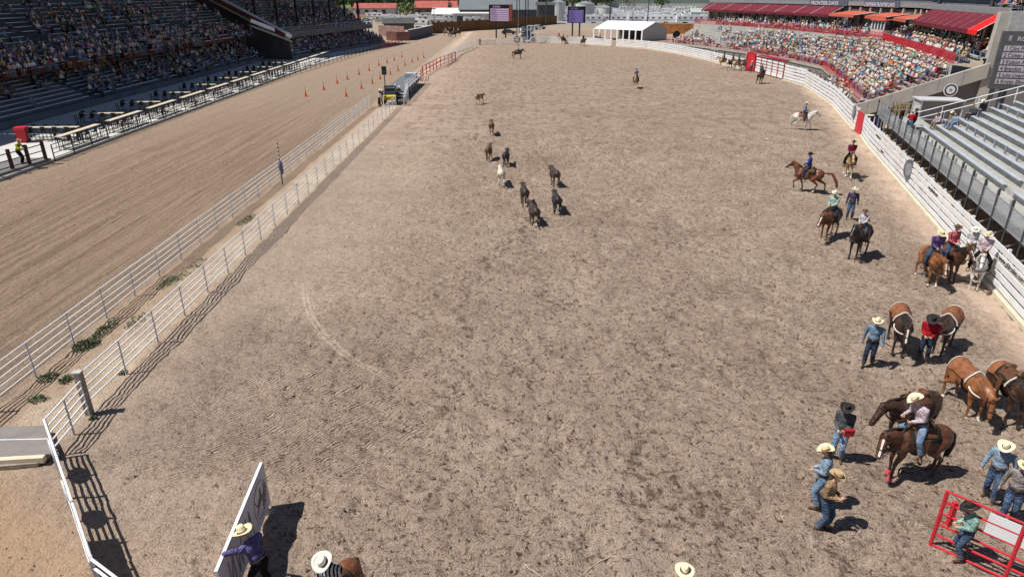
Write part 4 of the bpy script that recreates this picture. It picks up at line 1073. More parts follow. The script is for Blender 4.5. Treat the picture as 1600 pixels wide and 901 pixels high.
HUM = {}
def human(key, pel=(0, 0, .95), lean=0.0, side=0.0, head=(0, 0), hL=(-.25, .05, .85), hR=(.25, .05, .85),
          fL=(-.1, 0, .09), fR=(.1, 0, .09), kneeh=(0, 1, 0), kL=None, kR=None, elb=(0, -1, -.2), female=False, flare=False, toes=.0, fist=False, eL=None, eR=None):
    if key in HUM: return HUM[key]
    P = Vector(pel); Rl = Euler((-lean, side, 0)).to_matrix()
    sw = .178 if female else .212
    ch = P + Rl @ Vector((0, 0, .36)); sh = P + Rl @ Vector((0, -.01, .49)); nk = P + Rl @ Vector((0, .01, .57))
    Hq = Euler((-lean * .6 - head[0], 0, head[1]))
    hc = nk + Hq.to_matrix() @ Vector((0, .03, .13))
    body = MB(); shirt = MB(); pants = MB()
    RL = Euler((-lean, side, 0))
    # torso volumes
    for m, g in ((body, -.012), (shirt, .0)):
        m.ell(ch, (sw * .9 + g, .135 + g, .2), 14, 9, rot=RL)
        m.ell(P + Rl @ Vector((0, 0, .14)), ((.15 if female else .178) + g, .135 + g, .2), 14, 9, rot=RL)
        m.cap(sh + Rl @ Vector((-sw, 0, -.02)), sh + Rl @ Vector((sw, 0, -.02)), .062 + g, .062 + g)
    body.cap(nk - Rl @ Vector((0, 0, .07)), hc, .056, .05)
    shirt.tube(nk - Rl @ Vector((0, 0, .075)), nk - Rl @ Vector((0, 0, .01)), .085, .066, 12)
    body.ell(hc + Vector((0, 0, .02)), (.074, .094, .105), 14, 10, rot=Hq)
    body.ell(hc + Hq.to_matrix() @ Vector((0, .03, -.055)), (.052, .062, .06), 12, 8, rot=Hq)
    body.cap(hc + Hq.to_matrix() @ Vector((0, .085, .02)), hc + Hq.to_matrix() @ Vector((0, .108, -.025)), .012, .017, 8)
    for s in (-1, 1): body.ell(hc + Hq.to_matrix() @ Vector((s * .077, -.005, 0)), (.012, .022, .034), 8, 6, rot=Hq)
    tips = []
    for s, h, eh in ((-1, hL, eL), (1, hR, eR)):
        a = sh + Rl @ Vector((s * (sw + .005), 0, -.03))
        e, w = ik(a, h, .29, .27, eh or (s * .45 + elb[0], elb[1], elb[2]))
        body.cap(a, e, .046, .038); body.cap(e, w, .038, .026)
        shirt.cap(a, e, .072, .058); shirt.cap(e, e.lerp(w, .92), .058, .046)
        d = (w - e).normalized(); tips.append((s, w, d))
        body.ell(w + d * .05, (.036, .036, .048), 10, 7, rot=d.to_track_quat('Z', 'X').to_euler())
    pants.ell(P + Vector((0, 0, -.01)), (.172 if female else .18, .14, .14), 14, 9)
    body.ell(P, (.15, .11, .12), 12, 8)
    boots = []
    for s, f, kh in ((-1, fL, kL), (1, fR, kR)):
        a = P + Vector((s * .088, 0, -.06))
        kn, an = ik(a, f, .43, .42, kh or kneeh)
        body.cap(a, kn, .07, .045); body.cap(kn, an, .045, .032)
        pants.cap(a, kn, .108, .078); pants.tube(kn, an + (kn - an).normalized() * .03, .076, .092 if flare else .074, 12)
        pants.ell(kn, .078, 12, 8)
        b = MB(); th = math.atan2(kh[0], kh[1]) * .6 if kh else s * .18
        fd = Vector((math.sin(th), math.cos(th), 0)) if toes == 0 else Vector((math.sin(th), math.cos(th), -toes)).normalized()
        b.cap(an + Vector((0, 0, .1)), an + Vector((0, 0, -.02)), .05, .042, 10)
        b.cap(an - fd * .03 + Vector((0, 0, -.045)), an + fd * .17 + Vector((0, 0, -.055)), .038, .034, 10)
        b.box(an - fd * .045 + Vector((0, 0, -.072)), (.06, .07, .035), -th)
        boots.append(organic(b, .014, 2))
    bd = organic(body, .014, 3)
    # fingers: four unequal and bent, thumb from the side of the palm
    for s, w, d in tips:
        q = d.to_track_quat('Z', 'X'); 
        for i, (off, ln) in enumerate(((-.027, .068), (-.009, .078), (.009, .074), (.027, .058))):
            p0 = w + d * .075 + q @ Vector((0, off, 0)); bend = .9 if fist else .35
            p1 = p0 + q @ Vector((-s * math.sin(bend) * ln * .5, 0, math.cos(bend) * ln * .5))
            p2 = p1 + q @ Vector((-s * math.sin(bend * 2.2) * ln * .5, 0, math.cos(bend * 2.2) * ln * .5))
            bd.cap(p0, p1, .0095, .0085, 6); bd.cap(p1, p2, .0085, .007, 6)
        t0 = w + d * .035 + q @ Vector((0, -.03, 0)); t1 = t0 + q @ Vector((-s * .012, -.024, .028)); t2 = t1 + q @ Vector((-s * .014, -.006, .026))
        bd.cap(t0, t1, .0115, .0105, 6); bd.cap(t1, t2, .0105, .008, 6)
    Hm = Hq.to_matrix()
    for s in (-1, 1):
        bd.ell(hc + Hm @ Vector((s * .03, .087, .022)), (.013, .008, .007), 8, 6, 1, Hq)
        bd.box(hc + Hm @ Vector((s * .03, .089, .04)), (.03, .008, .005), 0, 1)
    bd.box(hc + Hm @ Vector((0, .089, -.055)), (.042, .01, .007), 0, 2)
    hair = MB(); hair.ell(hc + Hm @ Vector((0, -.022, .035)), (.082, .09, .1), 14, 10, rot=Hq)
    if female:
        hair.cap(hc + Hm @ Vector((0, -.08, .0)), hc + Hm @ Vector((0, -.1, -.2)), .06, .035)
    M_lip = paint('lips', (.4, .16, .13), .5, .1)
    belt = MB()
    n = 18
    for i in range(n):
        t0, t1 = (2 * math.pi * j / n for j in (i, i + 1))
        a, b = (P + Rl @ Vector((.186 * math.cos(t), .146 * math.sin(t), .075)) for t in (t0, t1))
        belt.beam(a, b, .012, .035)
    bk = MB(); bk.box(P + Rl @ Vector((0, .153, .075)), (.07, .014, .05), 0, 0)
    out = dict(body=bd.mesh('person', [M_skin, M_eye, M_lip], True), shirt=organic(shirt, .017, 3).mesh('shirt', [M_skin], True),
               pants=organic(pants, .017, 3).mesh('trousers', [M_skin], True), boots=[b.mesh('boot', [M_boot], True) for b in boots],
               hair=organic(hair, .016, 2).mesh('hair', [M_hair_b], True), belt=belt.mesh('belt', [M_belt]), buckle=bk.mesh('buckle', [M_buckle]),
               hat=Matrix.Translation(hc + Hm @ Vector((0, -.008, .078))) @ Hq.to_matrix().to_4x4(), wr=[t[1] for t in tips])
    HUM[key] = out
    return out

def hat_mesh(brim=.185, crown=.115, curl=.9):
    mb = MB(); N = 28
    prof = [(1.0, 0, 0), (.8, -.004, 0), (.5, -.004, 0), (.47, .02, 1), (.45, .06, 1), (.41, .095, 1), (.33, crown, 1), (.15, crown - .022, 1), (0.0, crown - .028, 1)]
    rings = []
    for r, z, cr in prof:
        ring = []
        for i in range(N):
            t = 2 * math.pi * i / N; ax = brim * .97; ay = brim * 1.1
            x = ax * r * math.cos(t); y = ay * r * math.sin(t)
            if cr:
                x *= .82; 
                pinch = max(0, math.sin(t)) ** 2 * (z / crown); x *= 1 - .28 * pinch
                zz = z + (abs(x) / .07) * .012 * (z > .09) - (y < -.05) * 0
            else:
                zz = z + curl * (x / ax) ** 2 * .075 * (abs(r) > .6) * r - .012 * (y / ay) ** 2
            ring.append((x, y, zz))
        rings.append(ring)
    und = [[(p[0] * .99, p[1] * .99, p[2] - .006) for p in rings[k]] for k in (2, 1, 0)]
    allr = und + rings
    vs = [p for r_ in allr for p in r_]
    fs = []; ms = []
    for j in range(len(allr) - 1):
        for i in range(N):
            fs.append((j * N + i, j * N + (i + 1) % N, (j + 1) * N + (i + 1) % N, (j + 1) * N + i))
            ms.append(1 if j == 6 - 1 else 0)
    mb.v = vs; mb.f = fs; mb.m = ms
    return mb
_hatm = hat_mesh().mesh('cowboy_hat', [M_skin, M_belt], True)
_hatb = hat_mesh(.215, .13, .55).mesh('cowboy_hat', [M_skin, M_belt], True)
_hatc = hat_mesh(.19, .12, .35).mesh('cowboy_hat', [M_skin, M_belt], True)
cb = MB(); cb.ell((0, -.005, -.01), (.09, .105, .09), 14, 10); cb.box((0, .13, -.005), (.13, .1, .012), 0, 0, -.15)
_cap = cb.mesh('cap', [M_skin], True)
HATS = {
    'white': paint('white_felt', (.76, .73, .63), .8, .06, 6), 'straw': paint('straw', (.76, .65, .42), .8, .14, 25),
    'cream': paint('cream_straw', (.78, .70, .50), .8, .1, 25), 'black': paint('black_felt', (.022, .02, .02), .8, .1, 8),
    'brown': paint('brown_felt', (.13, .07, .04), .8, .15, 8), 'tan': paint('tan_straw', (.50, .36, .2), .8, .15, 20), 'grey': paint('grey_felt', (.3, .28, .26), .8, .1)}
SHIRT = dict(
    blue=cloth('light_blue_shirt', (.22, .34, .48)), sky=cloth('pale_blue_shirt', (.34, .46, .60)), red=cloth('red_shirt', (.52, .02, .035)),
    plaid=cloth('red_check_shirt', (.55, .05, .07), kind='plaid', c2=(.75, .3, .33)), mint=cloth('mint_shirt', (.48, .62, .54)),
    teal=cloth('pale_teal_shirt', (.36, .60, .53)), purple=cloth('purple_shirt', (.16, .11, .27)), lilac=cloth('lilac_shirt', (.17, .15, .34)),
    white=cloth('white_shirt', (.72, .7, .72)), pink=cloth('pale_pink_shirt', (.70, .56, .60)), grey=cloth('grey_shirt', (.36, .33, .31)),
    dgrey=cloth('dark_grey_shirt', (.115, .125, .13)), royal=cloth('royal_blue_shirt', (.05, .10, .45)), maroon=cloth('maroon_shirt', (.2, .02, .05)),
    slate=cloth('slate_shirt', (.11, .09, .15)), tan=cloth('tan_shirt', (.45, .30, .17)), stripe=cloth('striped_shirt', (.7, .7, .7), kind='stripe', c2=(.02, .02, .03)),
    black=cloth('black_shirt', (.02, .02, .025)), brown=cloth('brown_shirt', (.10, .055, .035)), yellow=cloth('yellow_vest', (.62, .6, .06)), steel=cloth('steel_blue_shirt', (.16, .22, .3)))
PANTS = dict(
    jeans=cloth('blue_jeans', (.065, .105, .19), kind='denim', c2=(.13, .19, .3)), dark=cloth('dark_jeans', (.03, .042, .075), kind='denim', c2=(.06, .08, .13)),
    pale=cloth('faded_jeans', (.20, .30, .45), kind='denim', c2=(.36, .46, .6)), black=cloth('black_trousers', (.018, .018, .022)), khaki=cloth('khaki_trousers', (.35, .27, .17)))
M_vest = cloth('dark_vest', (.03, .03, .04))

POSES = dict(
    stand=dict(hL=(-.29, .06, .83), hR=(.29, .06, .83), fL=(-.13, -.02, .09), fR=(.13, .03, .09)),
    walk=dict(lean=.05, hL=(-.31, .14, .84), hR=(.32, -.08, .83), fL=(-.10, -.14, .10), fR=(.11, .14, .09)),
    walk2=dict(lean=.07, hL=(-.33, -.06, .84), hR=(.33, .14, .85), fL=(-.11, .13, .09), fR=(.12, -.13, .10), head=(.3, 0)),
    hold=dict(lean=.06, head=(.45, 0), hL=(-.09, .28, 1.06), hR=(.09, .28, 1.06), fL=(-.13, .02, .09), fR=(.13, -.02, .09), fist=True),
    lady=dict(lean=.05, head=(.25, 0), hL=(-.1, .26, 1.08), hR=(.08, .24, 1.12), fL=(-.11, .06, .09), fR=(.1, -.07, .09), female=True, flare=True, fist=True),
    ladyhold=dict(lean=.03, head=(.3, 0), hL=(-.08, .26, 1.08), hR=(.08, .26, 1.06), fL=(-.12, .02, .09), fR=(.12, -.02, .09), female=True, fist=True),
    reach=dict(lean=.35, side=-.12, head=(.2, .2), pel=(0, -.08, .93), hL=(-.5, .4, 1.2), hR=(.22, .34, .95), fL=(-.16, .05, .09), fR=(.16, -.12, .09), eL=(-.2, -.6, .6)),
    lean=dict(lean=.3, pel=(0, -.1, .93), hL=(-.2, .42, 1.15), hR=(.2, .42, 1.15), fL=(-.12, -.05, .09), fR=(.12, .0, .09), fist=True),
    ride=dict(pel=(0, 0, 0), lean=.04, hL=(-.06, .32, .12), hR=(.12, .30, .1), fL=(-.34, .12, -.72), fR=(.34, .12, -.72), kL=(-.75, 1, 0), kR=(.75, 1, 0), fist=True),
    ridelow=dict(pel=(0, 0, 0), lean=.22, head=(.3, 0), hL=(-.07, .36, .1), hR=(.1, .34, .06), fL=(-.34, .14, -.72), fR=(.34, .14, -.72), kL=(-.75, 1, 0), kR=(.75, 1, 0), fist=True),
    ridetwist=dict(pel=(0, 0, 0), lean=.28, side=.12, head=(.45, -.4), hL=(-.05, .34, .1), hR=(.26, .33, .12), fL=(-.34, .1, -.72), fR=(.34, .14, -.72), kL=(-.75, 1, 0), kR=(.75, 1, 0), fist=True),
    sit=dict(pel=(0, 0, 0), lean=.12, head=(.1, 0), hL=(-.12, .34, .12), hR=(.12, .34, .12), fL=(-.13, .46, -.36), fR=(.13, .44, -.36), kneeh=(0, .3, 1)),
)
def sub(name, me, parent, mat=None, slot=0, M=None):
    o = obj(name, me, parent)
    if M is not None: o.matrix_local = M
    if mat is not None:
        o.material_slots[slot].link = 'OBJECT'; o.material_slots[slot].material = mat
    return o

VIEWREL = [False]
def person(label, pos, rz, pose, shirt, pants, hat='white', cat='person', scale=1.0, group=None, boots=None, hatshape=0, hairmat=None, vest=False):
    h = human(pose, **POSES[pose])
    if VIEWREL[0]: rz = rz - math.atan2(pos[0], pos[1])
    o = obj('person', h['body'], None, pos); o.rotation_euler = (0, 0, rz); o.scale = (scale,) * 3
    tag(o, label, cat, group)
    sub('shirt', h['shirt'], o, M_vest if shirt == 'vest' else SHIRT[shirt]); sub('trousers', h['pants'], o, PANTS[pants])
    for b in h['boots']: sub('boot', b, o, boots or M_boot)
    sub('hair', h['hair'], o, hairmat)
    bl = sub('belt', h['belt'], o); sub('buckle', h['buckle'], bl)
    if hat:
        if hat == 'cap': sub('cap', _cap, o, HATS['brown'], 0, h['hat'] @ Matrix.Translation((0, 0, -.03)))
        else: sub('cowboy_hat', (_hatm, _hatb, _hatc)[hatshape], o, HATS[hat], 0, h['hat'] @ Matrix.Translation((0, 0, -.03)))
    return o

# ------------------------------------------------------------------ horses
def coat(name, c, leg, mane_c=None, dapple=0, sock=0, var=.18, patch=None, legz=.62):
    if name in _mc: return _mc[name]
    k = NT(name); x, y, z = k.pos()
    n = k.noise(k.p, 2.2, 4, .55); col = k.mix(n.ss(.3, .7), tuple(v * (1 - var) for v in c), c)
    if dapple:
        d = k.noise(k.p, 14, 2, .5); col = k.mix(d.ss(.5, .62) * dapple, col, tuple(min(1, v * 1.35) for v in c))
    if patch:
        d = k.noise(k.p, 1.5, 2, .4, .5); col = k.mix(d.ss(.53, .55), col, patch)
    col = k.mix((z + n * .2).ss(legz + .12, legz - .12), col, leg)
    if sock: col = k.mix((z + n * .06 + x * .4).ss(sock + .02, sock - .02), col, (.72, .68, .62))
    col = k.mix(z.ss(.075, .06), col, (.07, .055, .045))
    dust = k.noise(k.p, 5, 5, .7); col = k.mix(dust.ss(.52, .7) * .3, col, (.30, .23, .17))
    mus = k.noise(k.comb(x, y * .7, z), 4.5, 2, .5)
    _mc[name] = k.done(col, .42, k.bump(k.noise(k.comb(x * 30, y * 8, z * 30), 2, 3), .4, .012, k.bump(mus, .8, .07)), 0, .45)
    return _mc[name]
COATS = dict(
    sorrel=coat('sorrel_coat', (.30, .115, .04), (.25, .1, .04), sock=.22), chestnut=coat('chestnut_coat', (.20, .07, .028), (.14, .05, .02), sock=.0),
    brown=coat('brown_coat', (.105, .04, .02), (.045, .02, .013)), bay=coat('bay_coat', (.17, .055, .025), (.04, .02, .013), sock=.16),
    darkbay=coat('dark_bay_coat', (.055, .025, .016), (.03, .015, .01)), black=coat('black_coat', (.022, .016, .016), (.018, .013, .013)),
    grey=coat('grey_coat', (.62, .60, .58), (.46, .44, .43), dapple=.5), white=coat('white_coat', (.70, .66, .58), (.5, .45, .4), dapple=.2),
    palomino=coat('palomino_coat', (.52, .36, .17), (.55, .42, .26), sock=.25), buckskin=coat('buckskin_coat', (.50, .35, .18), (.48, .36, .22), sock=.3),
    paint=coat('pinto_coat', (.03, .02, .018), (.6, .55, .5), patch=(.7, .66, .6)))
MANE = dict(black=paint('black_mane', (.02, .014, .012), .6, .3, 30), flax=paint('flaxen_mane', (.62, .5, .33), .6, .25, 30), white=paint('white_mane', (.66, .62, .56), .6, .2, 30),
            red=paint('chestnut_mane', (.17, .06, .025), .6, .3, 30), brown=paint('brown_mane', (.07, .03, .018), .6, .3, 30))
M_leather = paint('saddle_leather', (.12, .055, .025), .5, .3, 14); M_tan = paint('tan_leather', (.27, .105, .045), .6, .35, 7)
M_strap = paint('dark_strap', (.035, .022, .016), .5, .2, 12); M_white_trim = paint('white_trim', (.68, .64, .58), .7, .1, 12)
M_blanket = {c: paint(c + '_blanket', v, .95, .3, 20) for c, v in dict(red=(.4, .06, .04), navy=(.05, .06, .14), grey=(.32, .30, .27), brown=(.1, .06, .045), black=(.02, .02, .02), cream=(.5, .42, .3)).items()}

HPOSE = dict(
    # neck end, muzzle, feet dy: front left/right, hind left/right ; tail swing
    stand=dict(pn=(0, .98, 1.70), mz=(0, 1.38, 1.32), f=((-.02, 0), (.05, 0), (.05, 0), (-.1, 0))),
    low=dict(pn=(0, 1.12, 1.38), mz=(.03, 1.42, .90), f=((.06, 0), (-.05, 0), (.1, 0), (-.08, 0))),
    hang=dict(pn=(.06, 1.16, 1.15), mz=(.1, 1.32, .66), f=((.08, 0), (-.05, 0), (.12, 0), (-.06, 0))),
    lowl=dict(pn=(-.14, 1.08, 1.46), mz=(-.34, 1.28, .98), f=((.1, 0), (-.06, 0), (.14, 0), (-.1, 0))),
    turn=dict(pn=(.42, .86, 1.55), mz=(.72, 1.0, 1.1), f=((.06, 0), (-.05, 0), (.1, 0), (-.08, 0))),
    turnl=dict(pn=(-.36, .9, 1.5), mz=(-.62, 1.1, 1.06), f=((.06, 0), (-.05, 0), (.1, 0), (-.08, 0))),
    walk=dict(pn=(0, 1.02, 1.66), mz=(0, 1.44, 1.30), f=((.22, .0), (-.2, .02), (-.2, .02), (.2, 0))),
    trot=dict(pn=(0, .96, 1.74), mz=(0, 1.38, 1.42), f=((.34, .16), (-.28, .05), (.26, .03), (-.34, .08)), tail=.35),
)
from mathutils.bvhtree import BVHTree
HM = {}
def horse_mesh(key):
    if key in HM: return HM[key]
    p = HPOSE[key]; pn = Vector(p['pn']); mz = Vector(p['mz'])
    b = MB()
    b.ell((0, -.02, 1.12), (.30, .68, .335), 16, 12); b.ell((0, .46, 1.13), (.25, .32, .36), 14, 10)
    b.ell((0, -.58, 1.17), (.285, .36, .335), 14, 10); b.ell((0, .30, 1.33), (.12, .34, .17), 12, 8); b.ell((0, -.45, 1.36), (.17, .34, .15), 12, 8)
    b.ell((0, -.05, 1.33), (.17, .5, .13), 12, 8)
    nb = Vector((0, .6, 1.24)); mid = nb.lerp(pn, .5) + Vector((0, -.02, .05))
    b.cap(nb, mid, .215, .165, 14); b.cap(mid, pn, .165, .115, 14); b.cap(nb + Vector((0, -.1, .12)), pn + Vector((0, -.02, .03)), .12, .07, 10)
    hd = (mz - pn).normalized()
    b.cap(pn + hd * .02, pn.lerp(mz, .5), .105, .088, 12); b.cap(pn.lerp(mz, .5), mz, .082, .062, 12)
    back = Vector((0, -hd.z, hd.y)) if abs(hd.x) < .3 else hd.cross(Vector((0, 0, 1))).cross(hd).normalized() * 1
    if back.z < 0 and key not in (): back = -back
    jaw = pn.lerp(mz, .3) - back * .055; b.ell(jaw, (.075, .11, .095), 10, 8)
    b.ell(mz, (.066, .06, .058), 10, 8)
    side = hd.cross(back).normalized()
    for s in (-1, 1):
        e0 = pn + side * s * .06 + back * .09 - hd * .03
        b.tube(e0, e0 + back * .13 + side * s * .015 - hd * .04, .034, .008, 8)
    i = 0
    for s in (-1, 1):
        dy, lift = p['f'][0 if s < 0 else 1]
        sh = Vector((s * .15, .5, 1.08)); kn = Vector((s * .145, .52 + dy * .75, .52 + lift * .7)); ft = Vector((s * .14, .50 + dy - (lift > .08) * .12, .17 + lift)); hf = ft + Vector((0, .05 - (lift > .08) * .06, -.11))
        el = Vector((s * .16, .46 + dy * .15, .82))
        b.cap(sh, el, .15, .098); b.cap(el, kn, .092, .055); b.ell(kn, (.056, .06, .065), 10, 8); b.cap(kn, ft, .047, .04); b.ell(ft, .049, 8, 6); b.cap(ft, hf, .04, .05); b.tube(hf + Vector((0, .005, .02)), hf + Vector((0, .01, -.06)), .052, .066, 12)
        dy, lift = p['f'][2 if s < 0 else 3]
        hp = Vector((s * .15, -.58, 1.12)); st = Vector((s * .17, -.40 + dy * .45, .84)); hk = Vector((s * .155, -.80 + dy * .7, .54 + lift * .6)); ft = Vector((s * .15, -.74 + dy, .17 + lift)); hf = ft + Vector((0, .05, -.11))
        b.cap(hp, st, .2, .13); b.cap(st, hk, .122, .056); b.ell(hk, (.05, .07, .07), 10, 8); b.cap(hk, ft, .049, .042); b.ell(ft, .05, 8, 6); b.cap(ft, hf, .042, .05); b.tube(hf + Vector((0, .005, .02)), hf + Vector((0, .01, -.06)), .052, .066, 12)
    body = organic(b, .026, 3)
    fr = back  # front of face
    for s in (-1, 1):
        body.ell(pn.lerp(mz, .28) + side * s * .082 + back * .03, .018, 8, 6, 1)
        body.ell(mz + hd * .035 + side * s * .035 + back * .01, .013, 6, 5, 1)
    # blaze: a strip lying on the face
    bl = MB(); bv = BVHTree.FromPolygons([Vector(v) for v in body.v], body.f); rows_ = []
    for u, w in ((.12, .012), (.2, .032), (.32, .026), (.5, .02), (.7, .022), (.88, .03), (.98, .02)):
        r_ = []
        for q in (-1, -.33, .33, 1):
            o = pn.lerp(mz, u) + side * q * w + back * .5; hit = bv.ray_cast(o, -back)
            r_.append((hit[0] if hit[0] is not None and hit[3] < .5 else pn.lerp(mz, u) + side * q * w + back * .08) + back * .004)
        rows_.append(r_)
    bl.v = [tuple(v) for r_ in rows_ for v in r_]; bl.f = [(j * 4 + i, j * 4 + i + 1, j * 4 + i + 5, j * 4 + i + 4) for j in range(6) for i in range(3)]; bl.m = [0] * 18
    mn = MB(); tl = MB()
    rs = random.Random(3)
    crest = [Vector((0, .34, 1.50)), nb.lerp(pn, .5) + Vector((0, -.10, .235)), pn + Vector((0, -.03, .11))]
    for t in range(26):
        u = t / 25; c = crest[0].lerp(crest[1], min(1, u * 2)) if u < .5 else crest[1].lerp(crest[2], u * 2 - 1)
        L = rs.uniform(.2, .3); mn.tube(c + Vector((-.0, 0, .0)), c + Vector((.12 + rs.uniform(-.01, .03), -.02, -.08)), .026, .026, 6); mn.tube(c + Vector((.12, -.02, -.08)), c + Vector((.17, -.03, -.08 - L)), .026, .006, 6)
    mn.tube(crest[2], crest[2] + hd * .2 + back * .0, .035, .01, 6)
    ts = p.get('tail', 0)
    t0 = Vector((0, -.88, 1.30)); t1 = Vector((0, -1.0 - ts, 1.16 + ts * .4)); t2 = Vector((0, -1.03 - ts * 1.8, .8)); t3 = Vector((.02, -.98 - ts * 2.2, .42))
    for t in range(9):
        o = Vector((rs.uniform(-.05, .05), rs.uniform(-.04, .04), rs.uniform(-.08, .08)))
        tl.tube(t0, t1 + o * .5, .045, .045, 6); tl.tube(t1 + o * .5, t2 + o, .045, .04, 6); tl.tube(t2 + o, t3 + o * 1.3, .04, .008, 6)
    # bridle
    br = MB()
    def ring(c, n, r, w=.011, up=None, ry=1.0):
        q = Vector(n).to_track_quat('Z', 'Y'); pts = [c + q @ Vector((math.cos(t) * r, math.sin(t) * r * ry, 0)) for t in np.linspace(0, 2 * math.pi, 13)]
        for a, c_ in zip(pts[:-1], pts[1:]): br.tube(a, c_, w, w, 5)
    ring(pn.lerp(mz, .66), hd, .089); ring(pn.lerp(mz, .12), hd, .125)
    for s in (-1, 1): br.path([pn + side * s * .1 + back * .06, pn.lerp(mz, .66) + side * s * .09, mz + side * s * .075], .01, 5)
    HM[key] = dict(body=body.mesh('horse', [M_skin, M_eye], True), blaze=bl.mesh('blaze', [M_white_trim], True), mane=organic(mn, .02, 2).mesh('mane', [M_hair_b], True),
                   tail=organic(tl, .022, 2).mesh('tail', [M_hair_b], True), bridle=br.mesh('bridle', [M_strap], True), mz=mz, pn=pn, side=side)
    return HM[key]

from mathutils.bvhtree import BVHTree
_hb = horse_mesh('stand')['body']
_bvh = BVHTree.FromPolygons([v.co.copy() for v in _hb.vertices], [tuple(p.vertices) for p in _hb.polygons])
def barrel_pt(a, y, g=0.0):
    """point on the trunk surface; a = angle from the spine"""
    yy = max(-.86, min(.7, y)); d = Vector((math.sin(a), 0, math.cos(a))); o = Vector((0, yy, 1.12))
    hit = _bvh.ray_cast(o + d * .9, -d)
    rad = .9 - hit[3] if hit[0] is not None else .25
    rad = min(rad, .42)
    return o + d * (rad + g) + Vector((0, y - yy, 0))
def barrel_pt_old(a, y, g=0.0):
    rx = .315 + g; rz = .33 + g; k = 1 - .08 * abs(y)
    return Vector((math.sin(a) * rx * k, y, 1.13 + math.cos(a) * (rz * k + (.02 if y < -.2 else .05 if y > .25 else -.0)) + .04 * (math.cos(a) > 0)))
def wrap(y0, y1, a1, g=.02, na=16, ny=6, a0=None, flarey=0.0):
    mb = MB(); a0 = -a1 if a0 is None else a0
    vs = []
    for lay in (g, g - .018):
        for j in range(ny + 1):
            for i in range(na + 1):
                a = a0 + (a1 - a0) * i / na
                vs.append(barrel_pt(a, y0 + (y1 - y0) * j / ny + flarey * abs(a) * (j / ny - .5), lay))
    n1 = na + 1; off = n1 * (ny + 1); fs = []
    for j in range(ny):
        for i in range(na):
            q = (j * n1 + i, j * n1 + i + 1, (j + 1) * n1 + i + 1, (j + 1) * n1 + i)
            fs.append(q); fs.append(tuple(k + off for k in reversed(q)))
    for i in range(na):
        fs.append((i, off + i, off + i + 1, i + 1)); b = ny * n1
        fs.append((b + i, b + i + 1, off + b + i + 1, off + b + i))
    for j in range(ny):
        a, c = j * n1, (j + 1) * n1
        fs.append((a, c, off + c, off + a)); fs.append((a + na, off + a + na, off + c + na, c + na))
    mb.add(vs, fs); return mb
_blk = wrap(-.42, .34, 1.25, .035).mesh('saddle_blanket', [M_leather], True)
sdl = MB()
sdl.ell((0, .02, 1.50), (.15, .3, .06), 14, 8); sdl.ell((0, -.24, 1.56), (.17, .09, .09), 12, 8); sdl.ell((0, .24, 1.55), (.12, .09, .09), 12, 8)
sdl.tube((0, .27, 1.58), (0, .3, 1.68), .022, .018, 8); sdl.ell((0, .3, 1.685), (.04, .05, .015), 10, 6)
sk = wrap(-.34, .28, .95, .055); sdl.add(sk.v, sk.f)
_sad = organic(sdl, .022, 2).mesh('saddle', [M_leather], True)
def fender(s):
    f = MB(); f.slab((s * .33, -.08, 1.34), (s * .33, .14, 1.34), (s * .41, .16, .95), (s * .41, .04, .95), .02)
    f.tube((s * .40, .1, .96), (s * .36, .12, .82), .016, .016, 6)
    return f.mesh('fender', [M_leather])
def stirrup(s):
    f = MB(); c = Vector((s * .36, .12, .75)); pts = [c + Vector((math.cos(t) * .07, 0, math.sin(t) * .08)) for t in np.linspace(0, 2 * math.pi, 13)]
    f.path(pts, .014, 6); f.box(c + Vector((0, 0, -.075)), (.13, .07, .015)); return f.mesh('stirrup', [M_strap])
_fend = {s: fender(s) for s in (-1, 1)}; _stir = {s: stirrup(s) for s in (-1, 1)}
cin = MB()
for y in (.12,):
    pts = [barrel_pt(a, y, .03) for a in np.linspace(1.2, 2 * math.pi - 1.2, 14)]
    for a, b_ in zip(pts[:-1], pts[1:]): cin.beam(a, b_, .08, .014, 0, (0, 1, 0))
_cinch = cin.mesh('cinch', [M_strap])
def collar_mesh(mat):
    c = MB(); pts = []
    for a in np.linspace(-1.9, 1.9, 17):
        pts.append(Vector((math.sin(a) * .30, .82 - .5 * (1 - math.cos(a)) * .62 + .0, 1.08 - math.cos(a) * .12 + .0)))
    c.path(pts, .022, 6); c.tube(pts[8], (0, .5, .80), .018, .018, 6); return c.mesh('breast_collar', [mat])
_coll = collar_mesh(M_strap)
_apron = wrap(-.72, .20, 1.45, .03, 24, 12).mesh('leather_apron', [M_tan], True)
_rims = []
for y, rr in ((.22, .026), (-.74, .014)):
    _rim = MB()
    pts = [barrel_pt(a, y + .03 * math.cos(a), .035) for a in np.linspace(-1.5, 1.5, 19)]
    _rim.path(pts, rr, 6); _rims.append(_rim.mesh('apron_edge', [M_white_trim], True))

